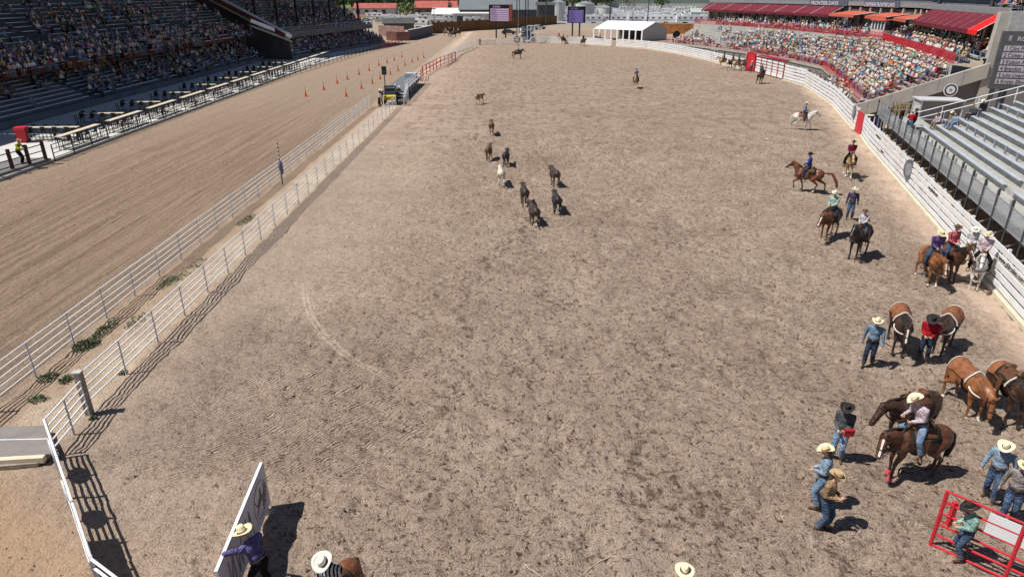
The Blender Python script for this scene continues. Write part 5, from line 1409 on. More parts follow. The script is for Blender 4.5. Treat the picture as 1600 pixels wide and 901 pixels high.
def horse(label, pos, rz, pose, ct, mane, tack='saddle', blanket='brown', blaze=True, scale=1.0, group=None, rein_to=None, collar=True, boots_red=False):
    h = horse_mesh(pose)
    if VIEWREL[0]: rz = rz - math.atan2(pos[0], pos[1])
    o = obj('horse', h['body'], None, pos); o.rotation_euler = (0, 0, rz); o.scale = (scale,) * 3
    o.material_slots[0].link = 'OBJECT'; o.material_slots[0].material = COATS[ct]; tag(o, label, 'horse', group)
    sub('mane', h['mane'], o, MANE[mane]); sub('tail', h['tail'], o, MANE[mane])
    if blaze: sub('blaze', h['blaze'], o)
    bd = sub('bridle', h['bridle'], o)
    if tack in ('saddle', 'both'):
        sub('saddle_blanket', _blk, o, M_blanket[blanket])
        s = sub('saddle', _sad, o); sub('cinch', _cinch, o)
        for k in (-1, 1): sub('fender', _fend[k], s); sub('stirrup', _stir[k], s)
    if tack in ('apron', 'both'):
        a = sub('leather_apron', _apron, o); [sub('apron_edge', r_, a) for r_ in _rims]; sub('cinch', _cinch, o)
    if collar: sub('breast_collar', _coll, o, M_white_trim if tack == 'apron' else M_strap)
    if rein_to:
        r = MB(); q = Vector(rein_to)
        for s in (-1, 1):
            a = h['mz'] + h['side'] * s * .07 - Vector((0, 0, .01)); m = a.lerp(q, .5) - Vector((0, 0, .16)); pts = [a, a.lerp(m, .5) - Vector((0, 0, .03)), m, m.lerp(q, .5) - Vector((0, 0, .02)), q]
            r.path(pts, .009, 5)
        r.build('reins', [M_strap], bd)
    if boots_red:
        r = MB()
        for s in (-1, 1):
            dy, lift = HPOSE[pose]['f'][0 if s < 0 else 1]
            ft = Vector((s * .14, .50 + dy, .17 + lift)); r.tube(ft + Vector((0, .02, -.03)), ft + Vector((0, .05, -.14)), .065, .085, 12)
        r.build('bell_boots', [paint('red_rubber', (.5, .09, .1), .6)], o)
    return o

def mounted(label_h, label_p, pos, rz, hpose, ct, mane, shirt, pants, hat, pose='ride', blanket='brown', scale=1.0, pscale=1.0, gh=None, gp=None, blaze=True, hatshape=0, boots=None, **kw):
    pos = Vector(pos)
    keep = VIEWREL[0]
    if keep: rz = rz - math.atan2(pos.x, pos.y)
    VIEWREL[0] = False
    ho = horse(label_h, pos, rz, hpose, ct, mane, 'saddle', blanket, blaze, scale, gh, rein_to=(.0, .36, 1.72), **kw)
    pp = pos + Matrix.Rotation(rz, 3, 'Z') @ Vector((0, .02, 1.635)) * scale
    pe = person(label_p, pp, rz, pose, shirt, pants, hat, 'rider', pscale, gp, boots, hatshape)
    VIEWREL[0] = keep
    return ho, pe

# ------------------------------------------------------------------ cattle
CATP = {}
def steer_mesh(run):
    if run in CATP: return CATP[run]
    b = MB()
    b.ell((0, 0, .82), (.24, .58, .27), 14, 10); b.ell((0, .36, .84), (.2, .26, .28), 12, 9); b.ell((0, -.42, .88), (.22, .27, .25), 12, 9); b.ell((0, -.1, .98), (.1, .5, .12), 10, 7)
    hp = Vector((0, .86, 1.06)); b.cap((0, .52, .92), hp, .16, .115, 12); mz = Vector((0, 1.1, .86)); b.cap(hp, mz, .105, .062, 12)
    d = .2 if run else .06
    for s in (-1, 1):
        k = s * d
        b.cap((s * .12, .38, .78), (s * .13, .40 + k * .6, .44), .115, .05); b.cap((s * .13, .40 + k * .6, .44), (s * .12, .38 + k * 1.4, .08), .042, .034); b.tube((s * .12, .39 + k * 1.4, .09), (s * .12, .40 + k * 1.4, .0), .036, .046, 10)
        b.cap((s * .13, -.42, .84), (s * .14, -.34 - k * .4, .6), .16, .09); b.cap((s * .14, -.34 - k * .4, .6), (s * .13, -.6 - k * .9, .38), .082, .045); b.cap((s * .13, -.6 - k * .9, .38), (s * .13, -.54 - k * 1.3, .08), .042, .034); b.tube((s * .13, -.53 - k * 1.3, .09), (s * .13, -.52 - k * 1.3, .0), .036, .046, 10)
        b.ell((s * .17, .84, 1.08), (.085, .02, .04), 8, 6, 0, Euler((0, s * .35, 0)))
    o = organic(b, .022, 3)
    hn = MB()
    for s in (-1, 1):
        hn.tube((s * .07, .86, 1.15), (s * .19, .88, 1.22), .026, .02, 8); hn.tube((s * .19, .88, 1.22), (s * .23, .9, 1.33), .02, .006, 8)
        o.ell((s * .085, .95, 1.04), .014, 6, 5, 1)
    tl = MB(); tl.tube((0, -.66, 1.0), (.02, -.76, .75), .022, .018, 6); tl.tube((.02, -.76, .75), (.03, -.76, .42), .018, .014, 6); tl.ell((.03, -.76, .36), (.04, .04, .1), 8, 6)
    CATP[run] = dict(body=o.mesh('steer', [M_skin, M_eye], True), horns=hn.mesh('horns', [paint('horn', (.45, .4, .3), .5)], True), tail=tl.mesh('tail', [M_hair_b], True))
    return CATP[run]
def steer(label, pos, rz, ct, run=True, scale=1.0):
    h = steer_mesh(run); o = obj('steer', h['body'], None, pos); o.rotation_euler = (0, 0, rz); o.scale = (scale,) * 3
    o.material_slots[0].link = 'OBJECT'; o.material_slots[0].material = ct; tag(o, label, 'steer', 'steers trotting across the arena')
    sub('horns', h['horns'], o); sub('tail', h['tail'], o, ct)
    return o
# ------------------------------------------------------------------ people, horses and cattle in the arena
VIEW = [True]
def at(px, py, dz=0.0):
    p = G(px, py); p.z = hz(p.x, p.y) + dz + .005; return p
CAM_, RIGHT, LEFT, AWAY = math.pi, -math.pi / 2, math.pi / 2, 0.0
ct_ = lambda n, c: coat(n, c, tuple(v * .7 for v in c), legz=.3)
SB = dict(black=ct_('black_hide', (.022, .02, .022)), dark=ct_('dark_brown_hide', (.05, .032, .024)), brown=ct_('red_brown_hide', (.15, .075, .04)), white=ct_('cream_hide', (.66, .60, .50)),
          tan=coat('spotted_hide', (.17, .09, .05), (.5, .44, .38), patch=(.6, .55, .48), legz=.3))
for px, py, rz, c, lb, run in ((749, 166, -.6, 'tan', 'brown and white steer farthest away, turning right', 1), (768, 213, .05, 'brown', 'red brown steer trotting behind the spotted one', 0),
        (764, 253, -.1, 'brown', 'brown horned steer left of a black one', 1), (791, 262, -.1, 'black', 'black steer just right of the brown horned one', 0), (783, 293, .1, 'white', 'cream white steer in the middle of the herd', 1),
        (866, 293, .25, 'dark', 'dark brown steer at the right, ahead of a black one', 1), (819, 323, .1, 'dark', 'dark steer on the left directly ahead of the hindmost', 0), (869, 335, .1, 'black', 'black steer at the right side of the herd', 1), (834, 352, .2, 'dark', 'hindmost dark grey brown steer of the herd', 1)):
    steer(lb, at(px, py - 3), rz, SB[c], bool(run), 1.0)

VIEWREL[0] = True
# mounted riders
mounted('brown horse standing side on, far left of the arena', 'rider in white shirt on the distant brown horse', at(809, 92), RIGHT, 'stand', 'brown', 'black', 'white', 'dark', 'black', blaze=False)
mounted('pale palomino horse coming towards the camera alone', 'rider in blue grey shirt on the lone palomino', at(993, 138), CAM_ - .1, 'walk', 'palomino', 'flax', 'steel', 'dark', 'black')
mounted('brown horse walking away near the chutes', 'rider in dark shirt riding away near the chutes', at(1187, 131), -.35, 'walk', 'brown', 'black', 'dgrey', 'dark', 'brown', blaze=False)
mounted('white horse walking to the right', 'rider in light blue shirt and white hat on the white horse', at(1252, 203), RIGHT - .05, 'walk', 'white', 'white', 'blue', 'dark', 'white', blanket='red', blaze=False, collar=False)
mounted('bay horse trotting to the left with its tail lifted', 'rider in bright blue shirt and black hat on the trotting bay', at(1258, 301), LEFT - .08, 'trot', 'bay', 'red', 'royal', 'dark', 'black', blanket='black')
mounted('buckskin horse facing the camera', 'rider in maroon shirt on the buckskin horse', at(1323, 276), CAM_ + .15, 'walk', 'buckskin', 'black', 'maroon', 'black', 'black', blaze=False)
mounted('chestnut horse with lowered head facing the camera', 'rider in mint shirt and white hat on the chestnut horse', at(1293, 370), CAM_ - .35, 'low', 'chestnut', 'red', 'mint', 'dark', 'white')
mounted('black horse facing the camera, standing', 'small rider with brown hair and white top on the black horse', at(1338, 402), CAM_ - .3, 'stand', 'black', 'black', 'white', 'jeans', 'brown', pscale=.82, blaze=False)
mounted('sorrel horse with a white blaze facing the camera', 'rider in purple shirt and straw hat on the sorrel', at(1447, 440), CAM_ + .45, 'low', 'sorrel', 'red', 'purple', 'jeans', 'straw', pose='ridelow', hatshape=2)
mounted('dark bay horse with white face turned right beside the sorrel', 'rider in red check shirt and black hat behind the purple shirt', at(1472, 434), CAM_ + .75, 'stand', 'brown', 'black', 'plaid', 'jeans', 'brown')
mounted('dappled grey horse facing the camera by the board fence', 'rider in white shirt, straw hat and black leg covers on the grey', at(1521, 446), CAM_ + .05, 'stand', 'grey', 'white', 'pink', 'black', 'straw', pose='ride', blanket='grey', blaze=False, hatshape=2)
mounted('dark brown horse with red hoof boots in the foreground', 'rider in pale pink shirt and white hat, twisting to his right', at(1418, 742), CAM_ - .8, 'lowl', 'brown', 'black', 'pink', 'pale', 'cream', pose='ridetwist', blanket='black', hatshape=0, boots_red=True)
# led and ponied horses
horse('riderless dark brown saddled horse behind the pink-shirted rider', at(1412, 690), CAM_ - .6, 'low', 'darkbay', 'black', 'saddle', 'brown', False)
horse('dark horse with orange brown leather cover left of the man in red', at(1398, 545), CAM_ + .2, 'low', 'darkbay', 'black', 'apron', blaze=True, rein_to=(.75, 1.7, 1.0))
horse('dark horse with orange brown leather cover behind the man in red', at(1470, 545), CAM_ - .15, 'hang', 'darkbay', 'black', 'apron', blaze=True)
horse('big sorrel horse with white-trimmed leather cover, head hanging to the right', at(1503, 636), CAM_ + .62, 'hang', 'sorrel', 'red', 'apron', blaze=False)
horse('dark maned horse with leather cover beside the big sorrel', at(1562, 652), CAM_ + .6, 'hang', 'darkbay', 'black', 'both', 'black', blaze=False, rein_to=(-.4, 2.0, 1.0))
# far riders
for i, (px, py, rz, ct, mn, sh, hat, lh, lp) in enumerate((
    (1130, 106, LEFT, 'palomino', 'flax', 'dgrey', 'black', 'palomino horse facing left in the far group of four', 'rider in dark shirt on the far palomino'),
    (1143, 109, RIGHT + .3, 'paint', 'white', 'black', 'black', 'black and white pinto horse in the far group of four', 'rider in black on the pinto horse'),
    (1152, 111, RIGHT, 'buckskin', 'black', 'dgrey', 'brown', 'buckskin horse facing right in the far group of four', 'rider in grey on the far buckskin'),
    (1163, 110, RIGHT - .4, 'darkbay', 'black', 'white', 'white', 'dark bay horse rightmost in the far group of four', 'rider in white on the far dark bay'),
    (911, 72, CAM_ + .6, 'brown', 'black', 'black', 'black', 'brown horse by the far board fence, left of another rider', 'rider in black by the far board fence'),
    (937, 69, LEFT, 'black', 'black', 'black', 'black', 'black horse close to the far white tent', 'rider in black close to the white tent'),
    (880, 69, CAM_ - .6, 'chestnut', 'red', 'tan', 'tan', 'chestnut horse at the open far gateway', 'rider in tan shirt at the far gateway'),
    (873, 66, CAM_, 'sorrel', 'flax', 'plaid', 'white', 'sorrel horse behind the chestnut at the far gateway', 'rider in red check shirt at the far gateway'),
    (697, 57, LEFT, 'paint', 'white', 'white', 'black', 'pinto horse leftmost of the four on the far track', 'rider on the pinto on the far track'),
    (703, 58, LEFT + .4, 'grey', 'white', 'black', 'white', 'grey horse second of the four on the far track', 'rider in black on the grey on the far track'),
    (709, 59, RIGHT, 'darkbay', 'black', 'blue', 'white', 'dark bay horse third of the four on the far track', 'rider in blue on the far track'),
    (716, 57, RIGHT, 'black', 'black', 'white', 'black', 'black horse rightmost of the four on the far track', 'rider in white on the far black horse'))):
    mounted(lh, lp, at(px, py), rz, 'stand', ct, mn, sh, 'dark', hat, blaze=False, gh='horses far away', gp='riders far away')

# people on foot
person('man in slate purple shirt and white hat standing beside the black horse', at(1326, 343), CAM_ + .1, 'stand', 'slate', 'jeans', 'white')
person('man in light blue shirt, white hat and dark jeans walking alone', at(1355, 572), CAM_ - .1, 'walk', 'blue', 'dark', 'cream')
person('man in red shirt and black hat holding the reins between two covered horses', at(1441, 562), CAM_ - .05, 'hold', 'red', 'dark', 'black', hatshape=1)
person('woman in grey shirt and black hat holding something red', at(1306, 717), CAM_ - .1, 'ladyhold', 'dgrey', 'pale', 'black')
person('woman in pale blue shirt and straw hat, mostly hidden behind the woman in tan', at(1277, 793), CAM_ - 1.5, 'ladyhold', 'sky', 'pale', 'straw')
person('woman in tan shirt, tan hat and flared jeans with folded hands', at(1282, 824), CAM_ + 1.35, 'lady', 'tan', 'jeans', 'tan', scale=.97)
person('man in light blue shirt and white hat walking by the right edge', at(1545, 778), CAM_ - .15, 'walk2', 'sky', 'jeans', 'cream')
person('man in grey shirt and straw hat in front of the red gate corner', at(1572, 812), CAM_ + .05, 'walk', 'grey', 'jeans', 'straw', hatshape=2)
person('person in red jacket leading the horses at the right edge', at(1602, 756), CAM_ + .4, 'hold', 'red', 'black', 'brown')
person('boy in pale teal shirt and big black hat behind the red gate', at(1498, 874), CAM_ - 1.1, 'hold', 'teal', 'jeans', 'black', scale=.86, hatshape=1)
person('man in purple shirt and straw hat gripping the white sign board', at(412, 924), .5, 'reach', 'lilac', 'black', 'straw', hatshape=1, scale=1.0)
sp = Vector((-3.3, 9.25, hz(-3.3, 9.25)))
mounted('brown horse at the bottom edge, only its rounded back showing', 'rider in black and white striped shirt and white hat', sp, CAM_ - .55, 'low', 'chestnut', 'red', 'stripe', 'black', 'white', pose='ridelow', scale=.95)
person('person under a cream hat at the very bottom edge', Vector((3.2, 9.35, .02)), .2, 'stand', 'white', 'dark', 'cream', hatshape=2)
person('bystander in white clothes with a pink sleeve by the board fence', at(1509, 412), CAM_, 'ladyhold', 'white', 'khaki', 'white', scale=1.02)
for px, py, sh, lb in ((1111, 93, 'steel', 'left of three men leaning on the far board fence'), (1115, 94, 'white', 'middle of three men leaning on the far board fence'), (1119, 94, 'blue', 'right of three men leaning on the far board fence')):
    person(lb, at(px, py), CAM_, 'stand', sh, 'jeans', 'white')
person('man in light shirt standing before the tall red chute gate', at(1173, 114), CAM_, 'stand', 'grey', 'dark', 'white')
person('man standing at the first chute post behind the brown horse', at(1190, 115), CAM_, 'stand', 'tan', 'dark', 'brown')
for px, py, sh, hat, lb in ((886, 66, 'tan', 'tan', 'man in tan shirt by the far gateway'), (750, 71, 'dgrey', 'black', 'person at the left end of the far white rails')):
    person(lb, at(px, py), CAM_, 'stand', sh, 'dark', hat)
# red thing held by the woman in grey
p = at(1306, 717); t = thing('red_bag', 'small red bag held by the woman in grey', 'bag', (p.x, p.y - .31, 1.06))
mb = MB(); mb.box((0, 0, 0), (.26, .07, .17)); mb.build('pouch', M_redb, t); mb = MB(); mb.box((0, -.0, .095), (.28, .09, .03)); mb.build('flap', M_red, t)
VIEWREL[0] = False
# people around the bleachers
def onto(p, lb, rz, pose, sh, pn, hat, **k): return person(lb, p, rz, pose, sh, pn, hat, **k)
Pn = lambda s, d, z: (lambda q: Vector((q.x, q.y, z)))(cut(offs(BF, d), s, s + .2)[0])
onto(Pn(BL - 1.2, .6, 1.23), 'man in brown shirt and blue jeans leaning at the bleacher landing rail', .6, 'stand', 'brown', 'pale', 'cap')
onto(Pn(BL - 3.2, .9, 1.23), 'man in red shirt and straw hat leaning on the bleacher walkway rail', -.7, 'lean', 'red', 'pale', 'straw')
onto(Pn(BL - 2.2, 1.4, 1.23), 'person in black standing behind the red-shirted man on the walkway', .7, 'stand', 'black', 'black', 'brown')
for s, i, sh, pn, hat, lb in ((BL - 3.4, 2, 'tan', 'pale', 'straw', 'spectator in straw hat sitting low on the bleachers by the handrail'), (BL - 4.2, 2, 'sky', 'pale', None, 'orange-haired spectator sitting low on the bleachers'),
                              (BL - 2.6, 4, 'dgrey', 'dark', None, 'spectator in dark grey sitting in the fifth bleacher row'), (BL - 2.2, 5, 'black', 'jeans', 'white', 'spectator in black shirt and white hat near the bleacher end'), (BL - 2.6, 1, 'pink', 'khaki', 'cap', 'spectator in pale pink sitting in the second bleacher row')):
    q = Pn(s, 2.2 + .75 * i, 1.22 + .27 * i + .52); person(lb, q, math.pi / 2 + .3, 'sit', sh, pn, hat)
person('steward in yellow vest and tan hat leaning on the brown rail at the left edge', Vector((G(36, 256, .36).x, G(36, 256, .36).y, .36)), -1.5, 'lean', 'yellow', 'black', 'tan')
t = thing('red_cushion', 'red seat cushion lying on the upper bleacher rows', 'cushion', tuple(Pn(BL - 2.2, 2.2 + .75 * 9, 1.22 + .27 * 9 + .46)), .3)
mb = MB(); mb.box((0, 0, .03), (.9, .4, .06)); mb.build('pad', M_redb, t); mb = MB(); mb.tube((-.2, .22, .05), (.2, .22, .05), .015); mb.build('handle', M_red, t)

# platform, cart and loudspeaker on the sand strip
pf0 = G(622, 150); 
t = thing('platform', 'long grey flat platform standing between the rails', 'platform', (-13.9, 82, 0), -.0)
mb = MB(); mb.box((0, 7.5, .95), (2.7, 15.5, .12)); mb.build('deck', paint('platform_grey', (.16, .17, .18), .7), t)
mb = MB(); mb.box((0, 7.5, .6), (2.5, 15.3, .12)); mb.build('frame', M_dark, t)
for y in (1, 5, 9, 13.5):
    for x in (-1.1, 1.1): mb = MB(); mb.box((x, y, .45), (.14, .14, .9)); mb.build('leg', M_dark, t)
mb = MB(); mb.box((.2, 13.6, 1.3), (1.5, 1.8, .6)); mb.build('cover', paint('tarpaulin_grey', (.45, .47, .5), .7), t)
mb = MB()
for x in (1.42,):
    for z in (1.2, 1.6, 2.0): mb.tube((x, -.2, z), (x, 15.4, z), .035, .035, 6)
    for y in np.linspace(-.2, 15.4, 8): mb.tube((x, y, .2), (x, y, 2.0), .035, .035, 6)
mb.build('railing', M_pipe, t)
t = thing('steps', 'white railed steps leading down from the grey platform', 'steps', (-12.9, 78, 0))
for k in range(4): mb = MB(); mb.box((0, 3.2 - k * .75, .95 - .22 * k - .15), (1.3, .5, .06)); mb.build('step', M_alu, t)
mb = MB()
for x in (-.7, .7):
    for h in (.5, .9): mb.tube((x, .3, .15 + h), (x, 3.6, .95 + h), .035, .035, 6)
    for y in (.3, 1.4, 2.5, 3.6): mb.tube((x, y, 0), (x, y, 1.05 + .24 * y), .035, .035, 6)
mb.build('railing', M_pipe, t)
t = thing('utility_cart', 'small black utility cart with yellow front parked by the platform', 'cart', (-13.75, 78.8, 0), .1)
mb = MB(); mb.box((0, 0, .75), (1.35, 2.4, .45)); mb.box((0, .9, 1.05), (1.35, .9, .2)); mb.build('body', M_blk, t)
mb = MB(); mb.box((0, -1.22, .85), (1.3, .5, .35), 0, 0, .3); mb.build('hood', paint('cart_yellow', (.55, .45, .03), .5), t)
mb = MB(); mb.slab((-.6, -.8, 1.1), (.6, -.8, 1.1), (.6, -.5, 1.75), (-.6, -.5, 1.75), .02); mb.build('windscreen', M_glass, t)
mb = MB(); mb.box((0, .1, 1.85), (1.35, 1.5, .06)); 
for x in (-.6, .6):
    mb.tube((x, -.5, 1.0), (x, -.5, 1.85), .03); mb.tube((x, .8, 1.0), (x, .8, 1.85), .03)
mb.build('canopy', M_blk, t)
for x in (-.62, .62):
    for y in (-.85, .85): mb = MB(); mb.tube((x - .1, y, .33), (x + .1, y, .33), .33, .33, 14); w = mb.build('wheel', M_blk, t)
person('worker in dark clothes and white hat left of the utility cart', Vector((-14.6, 77.4, .02)), CAM_, 'hold', 'vest', 'black', 'white')
person('worker in white hat and dark shirt right of the utility cart', Vector((-13.1, 80.4, .02)), CAM_ + .6, 'lean', 'slate', 'dark', 'white')
person('worker in tan shirt at the left side of the utility cart, nearest the rail', Vector((-14.5, 76.2, .02)), 2.4, 'stand', 'white', 'black', 'tan')
t = thing('loudspeaker', 'black loudspeaker on a tall pole behind the utility cart', 'loudspeaker', (-14.0, 77.2, 0))
mb = MB(); mb.tube((0, 0, 0), (0, 0, 3.4), .05, .05, 8); mb.build('pole', M_dark, t)
mb = MB(); mb.box((0, 0, 3.75), (.5, .42, .85), .1); mb.build('cabinet', M_blk, t); mb = MB(); mb.tube((0, -.22, 3.65), (0, -.24, 3.65), .18, .18, 16); mb.build('driver', M_dark, t)
t = thing('marker_pole', 'striped marker pole with a pale blue bag tied to it between the white rails', 'pole', tuple(at(442, 289)))
mb = MB(); mb.tube((0, 0, 0), (0, 0, 2.9), .045, .035, 8); mb.build('pole', M_dark, t)
for z in (1.75, 2.0, 2.25, 2.5, 2.75): mb = MB(); mb.tube((0, 0, z), (0, 0, z + .1), .05, .05, 8); mb.build('band', M_board, t)
mb = MB(); mb.ell((.03, -.05, 1.25), (.16, .13, .38), 12, 8); mb.ell((.1, -.05, .95), (.1, .08, .25), 10, 6); organic(mb, .025, 2).build('bag', cloth('bag_blue_grey', (.22, .24, .38)), t, True)
# ------------------------------------------------------------------ spectators
CS = dict(white=(.72, .71, .70), blue=(.12, .26, .52), pale=(.42, .52, .66), red=(.48, .05, .06), pink=(.66, .36, .38), orange=(.70, .22, .05), black=(.03, .03, .035), grey=(.28, .28, .30), navy=(.04, .055, .14), teal=(.08, .40, .44), tan=(.46, .34, .22), purple=(.2, .12, .34), yellow=(.66, .55, .1), green=(.2, .34, .12), brown=(.16, .09, .06), cream=(.62, .56, .44))
CW = [24, 5, 10, 4, 4, 3, 4, 6, 5, 3, 3, 2, 1, 1, 2, 6]
CN_ = list(CS)
SM = {k: paint('crowd_%s_cloth' % k, v, .9, .15, 6) for k, v in CS.items()}
HM_ = dict(straw=HATS['straw'], white=HATS['white'], cream=HATS['cream'], black=HATS['black'], tan=HATS['tan'], bare=M_hair_b, cap=SM['navy'], grey=HATS['grey'])
HN = list(HM_); HWt = [5, 12, 6, 3, 4, 13, 7, 4]
PM = dict(jeans=PANTS['jeans'], pale=PANTS['pale'], khaki=PANTS['khaki'], black=PANTS['black']); PN_ = list(PM)
def spectator_template(hat, arms):
    b = MB()
    b.ell((0, .0, .34), (.2, .13, .3), 8, 6, 1); b.tube((-.17, 0, .52), (.17, 0, .52), .08, .08, 6, 1)
    b.ell((0, .03, .75), (.085, .1, .115), 8, 6, 0)
    for s in (-1, 1):
        b.tube((s * .1, .02, .08), (s * .13, .45, .09), .09, .075, 6, 2); b.tube((s * .13, .45, .1), (s * .12, .42, -.36), .07, .055, 6, 2); b.box((s * .12, .47, -.37), (.1, .26, .09), 0, 2)
        if arms == 0: b.tube((s * .2, 0, .5), (s * .25, .1, .25), .055, .05, 5, 1); b.tube((s * .25, .1, .25), (s * .1, .34, .2), .042, .035, 5, 0)
        else: b.tube((s * .2, 0, .5), (s * .22, .22, .34), .055, .05, 5, 1); b.tube((s * .22, .22, .34), (s * .07, .24, .62), .042, .035, 5, 0)
    if hat == 'cow':
        n = 10
        b.tube((0, .01, .81), (0, .01, .83), .15, .165, n, 3); b.tube((0, 0, .825), (0, 0, .95), .10, .075, 8, 3)
    elif hat == 'cap':
        b.ell((0, .02, .8), (.092, .105, .085), 8, 5, 3); b.box((0, .14, .79), (.13, .1, .015), 0, 3)
    else:
        b.ell((0, -.015, .79), (.095, .1, .1), 8, 5, 3); b.tube((0, -.07, .78), (0, -.08, .6), .07, .05, 6, 3)
    return b
TPL = {(h, a): spectator_template(h, a) for h in ('cow', 'cap', 'bare') for a in (0, 1)}
rc = random.Random(21)
crowd = []
for (x, y, z, rz, zone, row) in SEATS:
    sh = rc.choices(CN_, CW)[0]; ht = rc.choices(HN, HWt)[0]; pn = rc.choice(PN_)
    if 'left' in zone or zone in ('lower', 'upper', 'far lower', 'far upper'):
        if rc.random() < .6: sh = rc.choice(['navy', 'black', 'grey', 'navy', 'brown', 'purple', 'white'])  # dark clothes favoured in roofed stands to stand in for their shade
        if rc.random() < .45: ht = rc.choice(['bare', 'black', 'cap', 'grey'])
    crowd.append(dict(x=x, y=y, z=z, rz=rz, zone=zone, row=row, sh=sh, ht=ht, pn=pn, ar=int(rc.random() < .25), sc=rc.uniform(.84, 1.1)))
def in_view(c):
    dep = c['y'] * math.cos(PITCH) + (CAM_H - c['z']) * math.sin(PITCH); up = c['y'] * math.sin(PITCH) - (CAM_H - c['z'] - .5) * math.cos(PITCH)
    px = 800 + FPX * c['x'] / dep; py = 450.5 - FPX * up / dep
    c['dep'] = dep; return -5 < px < 1600 and 2 < py < 901 and dep > 1
n_all = len(crowd)
vis = sorted([c for c in crowd if in_view(c)], key=lambda c: c['dep'])
n_people = len([o for o in bpy.data.objects if o.name.startswith('person')])
NI = 296 - n_people
single = vis[:NI]; rest = vis[NI:]
print('crowd', n_all, 'in view', len(vis), 'people already', n_people)
ids = {id(c) for c in single}
_cm = {}
ZN = {'alley': 'alley behind fence', 'right': 'right grandstand', 'terrace': 'right upper terrace', 'upper': 'right top deck', 'lower': 'left lower stand', 'upper left': 'left upper deck', 'far lower': 'far left lower stand', 'far upper': 'far left upper deck'}
HNm = dict(straw='straw hat', white='white hat', cream='cream hat', black='black hat', tan='tan hat', bare='bareheaded', cap='navy cap', grey='grey hat')
cnt = {}
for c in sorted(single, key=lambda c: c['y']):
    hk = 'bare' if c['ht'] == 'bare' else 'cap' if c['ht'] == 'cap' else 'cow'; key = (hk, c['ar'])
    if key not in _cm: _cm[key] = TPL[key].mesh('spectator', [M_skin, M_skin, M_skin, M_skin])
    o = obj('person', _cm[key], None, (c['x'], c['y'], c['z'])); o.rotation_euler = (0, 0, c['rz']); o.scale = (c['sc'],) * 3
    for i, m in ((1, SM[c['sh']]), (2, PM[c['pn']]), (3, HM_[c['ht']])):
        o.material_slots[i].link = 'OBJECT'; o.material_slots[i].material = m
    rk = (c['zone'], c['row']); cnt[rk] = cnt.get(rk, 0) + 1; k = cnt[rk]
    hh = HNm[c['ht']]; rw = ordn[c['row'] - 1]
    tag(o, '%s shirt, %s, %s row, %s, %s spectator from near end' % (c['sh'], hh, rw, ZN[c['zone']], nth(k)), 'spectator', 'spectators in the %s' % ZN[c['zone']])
# everybody else as one body of people per stand
def crowd_mesh(lst, name, label):
    mats = [M_skin] + [SM[k] for k in CN_] + [PM[k] for k in PN_] + [HM_[k] for k in HN]
    V = []; F = []; MI = []; off = 0
    for c in lst:
        hk = 'bare' if c['ht'] == 'bare' else 'cap' if c['ht'] == 'cap' else 'cow'; t = TPL[(hk, c['ar'])]
        if not hasattr(t, 'np'): t.np = np.array(t.v)
        ca, sa = math.cos(c['rz']), math.sin(c['rz']); v = t.np * c['sc']
        V.append(np.stack([v[:, 0] * ca - v[:, 1] * sa + c['x'], v[:, 0] * sa + v[:, 1] * ca + c['y'], v[:, 2] + c['z']], -1))
        mp = (0, 1 + CN_.index(c['sh']), 1 + len(CN_) + PN_.index(c['pn']), 1 + len(CN_) + len(PN_) + HN.index(c['ht']))
        F += [tuple(i + off for i in f) for f in t.f]; MI += [mp[m] for m in t.m]; off += len(v)
    if not V: return
    me = bpy.data.meshes.new(name); me.from_pydata(np.concatenate(V), [], F)
    for m in mats: me.materials.append(m)
    me.polygons.foreach_set('material_index', MI); me.update()
    tag(obj(name, me), label, 'crowd', kind='stuff')
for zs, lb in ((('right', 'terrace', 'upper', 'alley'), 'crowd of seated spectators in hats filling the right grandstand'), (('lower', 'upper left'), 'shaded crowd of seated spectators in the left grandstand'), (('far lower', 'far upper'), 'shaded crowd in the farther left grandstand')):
    crowd_mesh([c for c in rest if c['zone'] in zs], 'crowd', lb)
